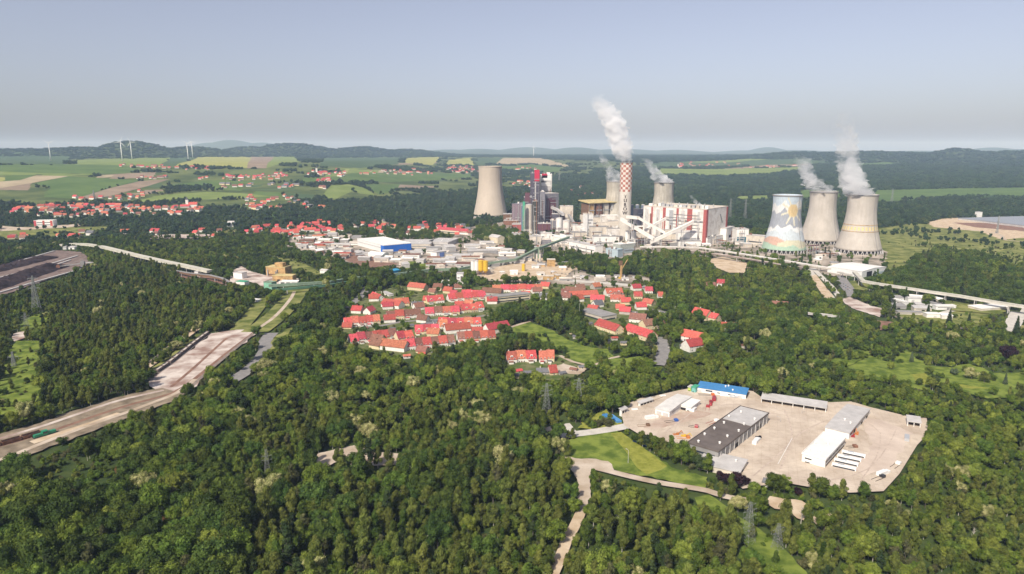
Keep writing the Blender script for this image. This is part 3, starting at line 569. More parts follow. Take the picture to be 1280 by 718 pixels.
def house(A, B, W, hw, hr, label, roof=0, wall=0, group=None, name='house', chimney=1, nwin=3, floors=1, loc=None, rz=None, L=None, along='x', dormers=0, over=.45, clr=True, sidewin=True):
    if loc is None: loc, rz, L, W = spot(A, B, depth=W)
    t = thing(name, label, 'house', loc, rz, group)
    wm, rm = (M_walls[wall] if isinstance(wall, int) else wall), (M_roofs[roof] if isinstance(roof, int) else roof)
    mb = MB()
    if along == 'x':
        mb.prism([(0, -1), (W, -1), (W, hw), (W / 2, hw + hr - .15), (0, hw)], 0, L); mb.build('wall', wm, t)
        r = MB(); th = .25; s = hr / (W / 2)
        r.prism([(-over, hw - over * s), (W / 2, hw + hr), (W / 2, hw + hr + th), (-over, hw - over * s + th)], -over, L + over)
        r.prism([(W / 2, hw + hr + .001), (W + over, hw - over * s), (W + over, hw - over * s + th), (W / 2, hw + hr + th + .001)], -over, L + over)
    else:
        mb.v = []; base = MB().prism([(0, -1), (L, -1), (L, hw), (L / 2, hw + hr - .15), (0, hw)], 0, W)
        mb.add([(y, x, z) for x, y, z in base.v], [tuple(reversed(f)) for f in base.f]); mb.build('wall', wm, t)
        r = MB(); th = .25; s = hr / (L / 2); q = MB()
        q.prism([(-over, hw - over * s), (L / 2, hw + hr), (L / 2, hw + hr + th), (-over, hw - over * s + th)], -over, W + over)
        q.prism([(L / 2, hw + hr + .001), (L + over, hw - over * s), (L + over, hw - over * s + th), (L / 2, hw + hr + th + .001)], -over, W + over)
        r.add([(y, x, z) for x, y, z in q.v], [tuple(reversed(f)) for f in q.f])
    ro = r.build('roof', rm, t)
    for k in range(chimney):
        cx = L * (.3 + .45 * k + random.uniform(-.05, .05)); cyy = W / 2 + .8
        c = MB().box(cx - .4, cyy - .4, hw + hr * .5, cx + .4, cyy + .4, hw + hr + 1.1); c.build('chimney', M_roofs[2] if random.random() < .5 else M_beige, ro)
    for k in range(dormers):
        cx = L * (k + .5) / dormers; y0 = W * .12; zb = hw + hr * .22
        d = MB().box(cx - 1.1, y0, zb - .3, cx + 1.1, W * .42, zb + 1.5); dm = d.build('dormer', wm, ro)
        link('window', win_mesh(1.4, 1.1), t, (cx, y0, zb + .2), 0)
    if nwin:
        for fl in range(floors):
            windows(t, L, W, 1.0 + fl * 2.9, nwin)
            if sidewin and W > 7: windows(t, L, W, 1.0 + fl * 2.9, 2, side='right' if loc.x < 120 or True else 'left')
        if floors == 2 or hw > 3: 
            d = MB().box(L * .5 - .5, -.07, 0, L * .5 + .5, .03, 2.1); d.build('door', M_brown, t)
    if clr: clear(loc, rz, L, W, hw + hr, .4)
    return t
def hall(name, label, A, B, Cp=None, depth=None, h=8.0, roof='flat', wall=None, rmat=None, cat='building', group=None, bays=0, strips=(), doors=(), vents=0, rise=1.5, bands=(), clr=True, rad=0, loc=None, keep=.8):
    """strips: window bands (side,z0,z1,u0,u1,material); doors: (side,u,width,height,material)"""
    if loc is None: loc, rz, L, W = spot(A, B, Cp, depth)
    else: loc, rz, L, W = loc
    t = thing(name, label, cat, loc, rz, group); wall = wall or M_white; rmat = rmat or M_lgrey
    mb = MB()
    if roof == 'gable': mb.prism([(0, -1), (W, -1), (W, h), (W / 2, h + rise - .1), (0, h)], 0, L)
    elif roof == 'mono': mb.prism([(0, -1), (W, -1), (W, h + rise), (0, h)], 0, L)
    elif roof == 'arch':
        pr = [(0, -1), (W, -1), (W, h)] + [(W * (1 - k / 8), h + rise * math.sin(math.pi * k / 8) - .05) for k in range(1, 8)] + [(0, h)]; mb.prism(pr, 0, L)
    else: mb.box(0, 0, -1, L, W, h)
    mb.build('wall', wall, t)
    r = MB(); e = .35
    if roof == 'gable':
        r.prism([(-e, h - e * rise / (W / 2)), (W / 2, h + rise), (W / 2, h + rise + .3), (-e, h - e * rise / (W / 2) + .3)], -e, L + e)
        r.prism([(W / 2, h + rise + .002), (W + e, h - e * rise / (W / 2)), (W + e, h - e * rise / (W / 2) + .3), (W / 2, h + rise + .302)], -e, L + e)
    elif roof == 'mono': r.prism([(-e, h - .1), (W + e, h + rise - .1), (W + e, h + rise + .3), (-e, h + .3)], -e, L + e)
    elif roof == 'arch':
        for k in range(8):
            y0, y1 = W * k / 8, W * (k + 1) / 8; z0, z1 = h + rise * math.sin(math.pi * k / 8), h + rise * math.sin(math.pi * (k + 1) / 8)
            r.prism([(y0, z0), (y1, z1), (y1, z1 + .25), (y0, z0 + .25)], -e, L + e)
    else:
        r.box(-e, -e, h, L + e, W + e, h + .5)
        if L > 12 and W > 8:
            r.v = []; r.f = []; r.m = []
            r.box(0, 0, h, L, W, h + .25)
            for q in ((-e, -e, L + e, 0), (-e, W, L + e, W + e), (-e, 0, 0, W), (L, 0, L + e, W)): r.box(q[0], q[1], h - .1, q[2], q[3], h + .8)
    ro = r.build('roof', rmat, t)
    def face(side):
        return (L, lambda u, v, z: (u, -v, z)) if side == 'front' else (W, lambda u, v, z: (L + v, u, z)) if side == 'right' else (W, lambda u, v, z: (-v, W - u, z))
    def plate(side, u0, u1, z0, z1, m, nm, v=.12):
        n_, fn = face(side); a, b = u0 * n_, u1 * n_
        vs = [fn(x, y, z) for z in (z0, z1) for x, y in ((a, v), (b, v), (b, -.05), (a, -.05))]
        q = MB().add(vs, [(0, 1, 5, 4), (1, 2, 6, 5), (2, 3, 7, 6), (3, 0, 4, 7), (4, 5, 6, 7), (3, 2, 1, 0)]); return q.build(nm, m, t)
    for s in strips: plate(s[0], s[3], s[4], s[1], s[2], s[5] if len(s) > 5 else M_glass, 'window_band')
    for d in doors:
        n_ = L if d[0] == 'front' else W; u = d[1]; plate(d[0], u - d[2] / 2 / n_, u + d[2] / 2 / n_, 0, d[3], d[4] if len(d) > 4 else M_dark, 'door', .1)
    for s in bands: plate(s[0], s[1], s[2], s[3], s[4], s[5], 'cladding_panel', .5)
    for k in range(vents):
        x, y = L * random.uniform(.08, .92), W * random.uniform(.15, .85); z = h + (rise * (1 - abs(y / W * 2 - 1)) if roof == 'gable' else rise * y / W if roof == 'mono' else 0)
        MB().lathe([(.5, z), (.5, z + 1.0), (.75, z + 1.05), (.3, z + 1.4)], 8, x, y).build('roof_vent', M_white, ro)
    if clr: clear(loc, rz, L, W, h, keep)
    return t

# --- depot yard
M_offw = mat('off_white_roofing', (.60, .58, .54), .7, var=.1, scale=.2)
hall('warehouse', 'long white hall with blue roof on the far side of the yard', (871, 492.5), (932, 502), (941, 496.5), h=4.9, roof='mono', rise=.9, rmat=M_blueroof, strips=[('front', 3.0, 4.0, .18, .32), ('front', 2.8, 3.4, .42, .55), ('front', 2.8, 3.4, .6, .78)], doors=[('right', .25, 4, 4), ('right', .7, 4, 4), ('front', .88, 3, 3.4, M_lgrey), ('front', .05, 3, 3.2, M_lgrey)], vents=3)
def side_on(B, Cp, A=None, L=None):
    """footprint from its long right side B -> Cp; the front edge is square to it and as long as A lies away"""
    b, c = P(*B), P(*Cp); d = c - b; W = d.length; d = d / W; n = Vector((d.y, -d.x, 0))          # n points right of the side
    if L is None: L = abs((P(*A) - b).dot(n))
    a = b - n * L; return a, math.atan2(n.y, n.x), L, W
BIG = side_on((897, 581.5), (959.5, 531.5), (857, 571)); _L, _W = BIG[2], BIG[3]
t = hall('warehouse', 'big grey shed with dark bitumen roof in the middle of the yard', None, None, loc=BIG, h=7.6, roof='flat', wall=M_grey, rmat=M_dgrey, vents=0,
     strips=[('right', 4.6, 5.8, .04, .96, M_mgrey), ('front', 4, 5, .1, .9)], doors=[('right', .12, 5, 4.5, M_mgrey), ('right', .35, 5, 4.5), ('right', .6, 5, 4.5, M_mgrey), ('right', .8, 5, 4.5)])
ro = [c for c in t.children if c.name.startswith('roof')][0]
MB().box(.2, _W * .63, 7.88, _L - .2, _W - .2, 8.1).build('lighter_roof_section', M_lgrey, ro)
for k in range(11):
    x, y = _L * (.2 + .6 * (k % 2)) + random.uniform(-2, 2), _W * (.06 + .08 * k)
    MB().lathe([(.55, 7.9), (.55, 8.8), (.8, 8.9), (.3, 9.3)], 10, x, y).build('roof_vent', M_white, ro)
for k in range(12):
    y = _W * (.04 + .084 * k); MB().box(_L + .02, y - .25, 0, _L + .45, y + .25, 7.4).build('wall_pier', M_lgrey, t)
hall('annex', 'low light grey roofed annex in front of the big grey shed', (872, 586), (924, 599), (938, 586), h=3.4, roof='mono', rise=1.2, wall=M_beige, rmat=M_lgrey, doors=[('front', .3, 3, 2.5), ('right', .4, 3, 2.5)], vents=2)
hall('garage', 'left of the two long narrow white garages', None, None, loc=side_on((828, 522.5), (855.5, 504), L=5.2), h=5.2, roof='gable', rise=.9, rmat=M_offw, doors=[('front', .5, 3.4, 3.8, M_lgrey)], strips=[('right', 3.2, 4.2, .1, .9, M_lgrey)])
hall('garage', 'right of the two long narrow white garages', None, None, loc=side_on((836.5, 525), (864, 505.8), L=5.4), h=5.4, roof='gable', rise=.9, rmat=M_offw, doors=[('front', .5, 3.6, 4.0, M_lgrey)], strips=[('right', 3.4, 4.4, .1, .9, M_lgrey)])
hall('garage', 'short white block with dark doorway beside the garages', (850, 514.8), (863.5, 518), (875, 509.5), h=4.6, roof='flat', rmat=M_white, doors=[('front', .28, 3.6, 3.4), ('front', .75, 1.6, 2.2)], strips=[('right', 2.4, 3.4, .2, .8, M_lgrey)])
def open_shed(label, A, B, Cp, h, bays, name='open_shed'):
    loc, rz, L, W = spot(A, B, Cp); t = thing(name, label, 'shed', loc, rz)
    MB().box(0, W - .3, -1, L, W, h).build('back_wall', M_dark if bays > 3 else M_mgrey, t)
    for x in (0, L - .3): MB().box(x, .3, -1, x + .3, W - .3, h).build('side_wall', M_white, t)
    MB().prism([(-.5, h - .1), (W + .4, h + .9), (W + .4, h + 1.3), (-.5, h + .35)], -.4, L + .4).build('roof', M_lgrey, t)
    for k in range(bays + 1): 
        x = L * k / bays; x = min(max(x, .2), L - .2); MB().box(x - .2, -.1, -1, x + .2, .28, h).build('post', M_white, t)
    for k in range(1, bays): MB().box(L * k / bays - .1, .3, 0, L * k / bays + .1, W - .3, h - .3).build('partition', M_dgrey, t)
    clear(loc, rz, L, W, h); return t
open_shed('long open fronted shed with dark bays at the back of the yard', (951, 506), (1032, 518.5), (1039.5, 513), 4.3, 6)
open_shed('small open shelter with white roof in the right corner of the yard', (1133.5, 535.5), (1150, 538), (1155, 533), 4.6, 2, 'shelter')
open_shed('dark open shed beside the blue containers', (777, 521), (784, 518), (792, 514), 4.0, 2)
open_shed('grey roofed open shed at the wood edge left of the timber', (800, 511), (816, 505.5), (818, 503), 3.4, 4)
hall('hall', 'long hall with grey ribbed roof on the right of the yard', None, None, loc=side_on((1060.5, 552.5), (1086.5, 521.5), L=13.5), h=5.4, roof='gable', rise=.8, wall=M_white, rmat=M_lgrey, strips=[('right', 3.4, 4.5, .05, .95)], doors=[('right', .25, 4, 4), ('right', .6, 4, 4), ('right', .85, 4, 4)], vents=2)
t = hall('hall', 'white flat roofed hall in front of the grey ribbed one', None, None, loc=side_on((1030.5, 588.5), (1055.5, 560.5), (1002, 580)), h=6.1, roof='flat', wall=M_white, rmat=M_white, strips=[('right', 3.9, 5.1, .02, .98), ('right', .8, 2.8, .04, .96, M_dgrey), ('front', 3.8, 4.5, .12, .42)], doors=[('front', .3, 1.2, 2.2), ('front', .2, 1.2, 2.2)], vents=4)
house((953, 608), (960, 610), 4.5, 2.5, 1.3, 'small white hut with dark roof at the lower edge of the yard', roof=4, name='hut', chimney=0, nwin=1, sidewin=False)
def container(loc, rz, m, label, group=None, L=9, W=2.6, h=2.7):
    t = thing('container', label, 'container', loc, rz, group)
    MB().box(0, 0, .15, L, W, h).build('body', m, t)
    for k in range(2): MB().box(L + .01, .1 + k * W / 2, .3, L + .09, W / 2 - .05 + k * W / 2, h - .15).build('door', m, t)
    for x, y in ((.1, .1), (L - .5, .1), (.1, W - .5), (L - .5, W - .5)): MB().box(x, y, 0, x + .4, y + .4, .16).build('foot', M_dark, t)
    KEEP.append((loc.x, loc.y, 6)); return t
a = P(769, 529); container(a, R(115), M_blueroof, 'blue container nearest the gate, left of the yard', L=10, W=3.6, h=3)
container(P(777, 531), R(112), mat('light_blue_paint', (.10, .28, .55), .5), 'lighter blue container beside the darker one by the gate', L=11, W=3.4, h=2.8)
container(P(812, 556), R(150), P_blue, 'blue container half hidden behind the row of trees', L=9, W=4)
hall('site_cabin', 'yellow green cabin left of the blue roofed hall', (859.5, 491.5), (863, 492.3), depth=5, h=4.5, wall=mat('yellow_green_paint', (.42, .52, .12), .6), rmat=M_lgrey, cat='cabin', doors=[('front', .5, 1.2, 2.2)])
hall('site_cabin', 'turquoise cabin left of the blue roofed hall', (864, 492.8), (869, 494), depth=6, h=5.2, wall=mat('turquoise_paint', (.16, .40, .36), .6), rmat=M_tgreen, cat='cabin', doors=[('front', .5, 1.2, 2.2)])
def stack(label, A, B, W, h, m, n, name='timber_stack'):
    loc, rz, L, _ = spot(A, B, depth=W); mb = MB()
    for k in range(n):
        x, y, z = random.uniform(0, L * .15), random.uniform(0, W), random.uniform(0, h); mb.bar((x, y, z + .2), (L - random.uniform(0, L * .2), y + random.uniform(-.5, .5), z + .2), .28)
    o = mb.build(name, m); o.location = loc; o.rotation_euler = (0, 0, rz); tag(o, label, 'timber stack'); KEEP.append((loc.x, loc.y, 8))
stack('long low stack of brown timber behind the garages', (816, 508.5), (836, 500.5), 5, 1.6, M_brown, 40)
stack('smaller stack of dark timber behind the garages', (836, 500), (848, 496), 3, 1.2, M_brown, 20)

def small(name, label, cat, px, py, sz, m, rz=0.):
    p = P(px, py); t = thing(name, label, cat, p, rz); x, y, z = sz; mb = MB()
    if name == 'skip': mb.prism([(0, .2), (y, .2), (y + .25, z), (-.25, z)], 0, x); mb.build('body', m, t); MB().box(.1, .0, z - .35, x - .1, y, z - .15).build('load', M_rust, t)
    elif name == 'pallet_stack':
        for k in range(4): mb.box(0, 0, k * z / 4, x, y, k * z / 4 + z / 4 - .12)
        mb.build('pallet', m, t)
    else:
        for k in range(5): mb.bar((0, .5 + k * .5, .4), (x, .5 + k * .5, .4 + .3 * (k % 2)), .3, n=8)
        mb.build('pipe', m, t)
    KEEP.append((p.x, p.y, 3))
for k, (x, y) in enumerate([(957, 549), (965, 538), (800, 512), (1098, 531), (1112, 533), (1120, 536), (1090, 536), (1106, 606), (1045, 611), (905, 525), (912, 516), (852, 555), (866, 552), (806, 520), (1060, 530)]):
    nm = ['pallet_stack', 'skip', 'pipe_stack'][k % 3]; small(nm, ['pile of grey pallets', 'open rusty skip', 'stack of brown pipes'][k % 3] + [' right of the big grey shed', ' near the right wall of the big grey shed', ' beside the left open shed', ' behind the grey ribbed hall', ' at the upper right of the yard', ' left of the small shelter', ' close behind the grey ribbed hall', ' at the lower right corner of the yard', ' below the coaches', ' left of the big grey shed', ' behind the big grey shed', ' at the lower left trees', ' beside the dump truck', ' beside the timber', ' at the wall of the grey ribbed hall'][k], ['pallets', 'skip', 'pipes'][k % 3], x, y, (random.uniform(2.5, 5), 2, 1.6), [M_lgrey, M_rust, M_brown][k % 3], random.uniform(-.6, .6))
# ---------------------------------------------------------------- red roofed estate: every terraced house is a thing
TERR = [  # A px, B px, number, description, roof mix
 ((431, 411), (476, 407), 5, 'short terrace at the left tip', [0, 1, 0, 0, 1], 0),
 ((439, 433), (497, 425), 6, 'left front terrace by the wood', [0, 0, 2, 0, 3, 2], 0),
 ((499, 430), (518, 427), 2, 'pair in the estate front', [0, 0], 0),
 ((519, 420), (549, 419), 3, 'mid estate terrace with dark gable', [0, 0, 0], 1),
 ((484, 402), (527, 399), 4, 'brown red terrace at the left', [2, 0, 2, 2], 0),
 ((485, 386), (512, 384), 3, 'upper left terrace of the estate', [2, 1, 3], 0),
 ((499, 441), (570, 433), 7, 'lowest terrace at the wood edge', [3, 0, 2, 0, 2, 3, 2], 0),
 ((532, 397), (575, 395), 4, 'middle terrace of the estate', [0, 2, 1, 0], 0),
 ((535, 382), (556, 380), 2, 'pair in the upper estate', [0, 0], 1),
 ((550, 413), (602, 410), 5, 'terrace behind the front lane', [1, 0, 0, 1, 0], 1),
 ((562, 379), (608, 375), 5, 'upper terrace of the estate', [0, 3, 0, 0, 0], 0),
 ((571, 394), (606, 390), 4, 'terrace near the right edge', [3, 0, 0, 0], 1),
 ((573, 430), (620, 427), 5, 'brownish terrace by the village wood', [2, 3, 2, 3, 3], 0),
 ((616, 367), (678, 366), 6, 'topmost terrace below the works trees', [1, 0, 0, 3, 0, 1], 0),
 ((634, 456), (671, 454), 3, 'lone terrace below the estate', [1, 1, 0], 1),
 ((674, 455), (693, 455), 2, 'small terrace beside the lone one', [1, 1], 0),
 ((702, 372), (712, 372), 1, 'house with brown roof at the head of the street', [2], 1),
 ((759, 372), (779, 371), 2, 'pair below the concrete road', [3, 3], 1),
]
ORD = ['first', 'second', 'third', 'fourth', 'fifth', 'sixth', 'seventh']
RCN = ['red', 'orange', 'brown', 'dull red', 'grey']
for A, B, n, desc, mix, dorm in TERR:
    loc, rz, L, _ = spot(A, B, depth=10)
    for i in range(n):
        step = L / n; x = Vector((math.cos(rz), math.sin(rz), 0)); st = random.choice([0, 0, .35, -.3])
        o = house(None, None, 11.5, 4.0 + st + (.4 if i % 2 else 0), 5.3, ('%s roofed, %s from left in the %s' % (RCN[mix[i]], ORD[i], desc)) if n > 1 else '%s roofed %s' % (RCN[mix[i]], desc), roof=mix[i], wall=random.choice([0, 0, 1]), name='terraced_house', group='terraced houses of the red roofed estate',
                  loc=loc + x * (i * step) + Vector((-x.y, x.x, 0)) * random.choice([0, 0, 1.2]), rz=rz, L=step - .02, nwin=2, floors=2, dormers=dorm, sidewin=(i == n - 1), over=.25)
        if random.random() < .6:   # small front annex
            a = MB().box(step * .15, -3.2, -1, step * .6, 0, 2.6); an = a.build('porch', M_walls[0], o); MB().box(step * .15 - .2, -3.4, 2.6, step * .6 + .2, -.01, 2.85).build('porch_roof', M_roofs[random.choice([0, 2, 4])], an)
# --- single houses
SINGLE = [
 ((743, 411.5), (768.5, 420), 11, 4.6, 4.6, 0, 1, 'long cream house with bright red roof, left of the pair above the meadow', 6, 2),
 ((779.5, 418), (810, 428), 11, 4.6, 4.6, 0, 1, 'long cream house with bright red roof touching the street ramp', 6, 2),
 ((786, 404), (806, 406), 11, 4.6, 4.4, 2, 0, 'house with dark brown roof behind the long red ones', 3, 2),
 ((807, 413), (831, 410), 11, 4.4, 4.2, 2, 1, 'house with mottled brown roof right of the dark brown one', 4, 2),
 ((851, 426), (878, 432), 10, 5.0, 4.4, 0, 0, 'rear wing with red roof of the white gabled farm', 3, 2),
 ((864, 397), (882, 401.5), 10, 5.2, 4.6, 0, 1, 'cream house with bright red roof at the wood edge', 3, 2),
 ((885, 402), (894, 404), 10, 4.5, 3.6, 0, 1, 'small cream house with red roof right of the larger cream one', 2, 2),
 ((902, 414), (921, 414.5), 10, 3.5, 3.6, 0, 0, 'house with bright red roof half hidden in the trees on the right', 3, 1),
 ((738, 379.5), (755, 380), 9, 4.8, 3.8, 0, 1, 'cream house with red roof beside the flat roofed school', 3, 2),
 ((763, 378.5), (780, 379), 9, 4.2, 3.8, 1, 0, 'cream house with orange roof below the red pair', 3, 2),
 ((793, 375), (803, 375), 8, 4.4, 4.0, 0, 1, 'red roofed house in the trees left of the lane', 2, 2),
 ((802, 382), (814, 384), 9, 3.6, 3.6, 1, 1, 'orange roofed cottage beside the lane with cars', 2, 1),
 ((823, 375), (829, 375), 8, 4.4, 3.8, 3, 0, 'dull red house hidden behind the tall green trees', 2, 2),
 ((807, 368), (816, 368), 8, 4.2, 3.8, 0, 0, 'red roofed house near the concrete road end', 2, 2),
 ((862, 358), (871, 358), 8, 3, 3.6, 0, 0, 'small red roofed house in the wood below the viaduct', 2, 1),
 ((896, 358), (905, 358.5), 8, 4.2, 3.8, 0, 0, 'orange red gabled house deep in the trees', 2, 2),
 ((884, 360), (895, 360), 8, 2.8, 3.2, 2, 1, 'low brown roofed house beside the orange red gable', 2, 1),
 ((926, 435), (939, 438), 6, 2.6, 1.8, 2, 2, 'low brown shed in the wood right of the white farm', 1, 1),
 ((965, 385), (985, 386), 9, 3, 3.4, 2, 1, 'long brown roofed house among the trees below the viaduct', 3, 1),
 ((700, 376), (712, 377), 10, 4.2, 4.4, 2, 0, 'left house with brown red roof at the end of the long block', 2, 2),
 ((668, 376), (684, 377), 8, 4.2, 3.8, 4, 0, 'white house with grey roof at the end of the grey block', 2, 2),
 ((652, 374), (662, 374), 9, 4.2, 3.8, 0, 0, 'red roofed house above the grey block', 2, 2),
 ((671, 470), (686, 470), 7, 3.0, 1.8, 4, 2, 'grey workshop beside the small red house', 2, 1),
 ((688, 471), (697, 470), 7, 3.2, 4.2, 0, 1, 'small bright red pointed house at the end of the dirt yard', 1, 1),
 ((462, 374), (472, 378), 8, 4.2, 3.6, 0, 0, 'red roofed house above the left of the estate', 2, 2),
 ((463, 395), (470, 392), 8, 4.4, 3.6, 0, 0, 'white gabled house left of the brown red terrace', 2, 2),
 ((516, 387), (530, 386), 9, 5.2, 2.0, 4, 0, 'white house with grey roof in the upper estate', 2, 2),
 ((590, 421), (603, 421), 8, 4.4, 3.4, 3, 0, 'white fronted house behind the brownish terrace', 2, 2),
]
for A, B, W, hw, hr, ro, wa, lab, nw, fl in SINGLE: house(A, B, W * 1.08, hw, hr * 1.12, lab, roof=ro, wall=wa, nwin=nw, floors=fl)
house((862, 441), (880, 438), 11, 5.2, 5.0, 'white gabled farmhouse with bright red roof in the trees', roof=0, wall=0, nwin=3, floors=2, along='x')
hall('apartment_block', 'long grey roofed apartment block above the village wood', (612, 381), (663, 375.5), depth=12, h=7.5, rmat=M_mgrey, wall=M_cream, cat='apartment block', strips=[('front', 1.6, 2.8, .03, .97), ('front', 4.8, 6.0, .03, .97)])
hall('apartment_block', 'long low block with brown red pitched roof beside the street', (713, 375), (748, 373), depth=11, h=4.8, roof='gable', rise=4.0, rmat=M_roofs[3], wall=M_beige, cat='apartment block', strips=[('front', 1.2, 2.4, .04, .96)])
hall('school', 'flat roofed pale school with grey roof below the red cottages', (723, 394), (752, 403), depth=20, h=5.2, rmat=M_mgrey, wall=M_beige, cat='school', strips=[('front', 1.2, 2.6, .04, .96), ('right', 1.2, 2.6, .1, .9)])
hall('workshop', 'low building with vivid green roof by the concrete road', (832, 363.5), (847, 363.5), depth=10, h=4.0, roof='mono', rise=1, rmat=M_tgreen, wall=M_beige, cat='workshop', doors=[('front', .5, 3, 3)])
hall('garage_row', 'row of low white garages in the trees above the left terraces', (477, 368), (486, 372), depth=6, h=3, wall=M_white, cat='garage', doors=[('front', .3, 2.4, 2.2), ('front', .7, 2.4, 2.2)])
shedspots = [((505, 449), 1), ((523, 446), 0), ((540, 444), 4), ((620, 434), 3), ((655, 470), 4), ((645, 468), 0), ((700, 471), 4), ((712, 465), 2), ((724, 463), 4), ((630, 400), 0), ((453, 414), 2), ((487, 414), 4), ((565, 404), 4), ((613, 404), 0), ((510, 410), 4), ((580, 400), 2), ((540, 404), 4), ((527, 409), 4), ((474, 420), 0), ((640, 473), 4), ((733, 462), 4), ((700, 412), 4), ((712, 418), 4), ((724, 416), 2), ((716, 424), 4), ((705, 408), 4), ((735, 408), 4), ((690, 385), 4), ((662, 384), 4), ((780, 390), 0), ((770, 386), 3), ((790, 394), 4), ((835, 436), 4), ((846, 446), 4), ((850, 436), 4), ((756, 430), 4), ((765, 426), 0), ((776, 432), 4)]
for (px, py), r_ in shedspots:
    p = P(px, py); house(None, None, 4, 2.3, .9, 'small garden shed among the gardens of the village', roof=r_, wall=random.choice([0, 2, 1]), name='garden_shed', group='garden sheds of the village', loc=p, rz=random.uniform(-.5, .5), L=5.5, chimney=0, nwin=1, sidewin=False)['category'] = 'shed'

# ---------------------------------------------------------------- cooling towers
def streak(m, am=.55):
    nd = m.node_tree; b = nd.nodes['Principled BSDF']; src = b.inputs['Base Color'].links[0].from_socket
    no_ = nd.nodes.new('ShaderNodeTexNoise'); no_.inputs['Scale'].default_value = .30; no_.inputs['Detail'].default_value = 9; no_.inputs['Roughness'].default_value = .7; mp_ = nd.nodes.new('ShaderNodeMapping'); mp_.inputs['Scale'].default_value = (1, 1, .09); tc_ = nd.nodes.new('ShaderNodeTexCoord')
    nd.links.new(tc_.outputs['Object'], mp_.inputs[0]); nd.links.new(mp_.outputs[0], no_.inputs['Vector']); rp_ = nd.nodes.new('ShaderNodeValToRGB'); rp_.color_ramp.elements[0].position = .34; rp_.color_ramp.elements[1].position = .56; rp_.color_ramp.elements[0].color = (.58, .54, .50, 1); nd.links.new(no_.outputs[0], rp_.inputs[0])
    mx_ = nd.nodes.new('ShaderNodeMix'); mx_.data_type = 'RGBA'; mx_.blend_type = 'MULTIPLY'; mx_.inputs[0].default_value = am; nd.links.new(src, mx_.inputs[6]); nd.links.new(rp_.outputs[0], mx_.inputs[7]); nd.links.new(mx_.outputs[2], b.inputs['Base Color'])
streak(M_towerc, .22); streak(M_towerg, .6); streak(M_newtower, .18)
def tower_prof(rb, rw, rt, h, zw, z0, n=26):
    out = []
    for i in range(n + 1):
        z = z0 + (h - z0) * i / n
        if z <= zw: a2 = (zw - z0) ** 2 / ((rb / rw) ** 2 - 1)
        else: a2 = (h - zw) ** 2 / max((rt / rw) ** 2 - 1, 1e-4)
        out.append((rw * math.sqrt(1 + (z - zw) ** 2 / a2), z))
    return out
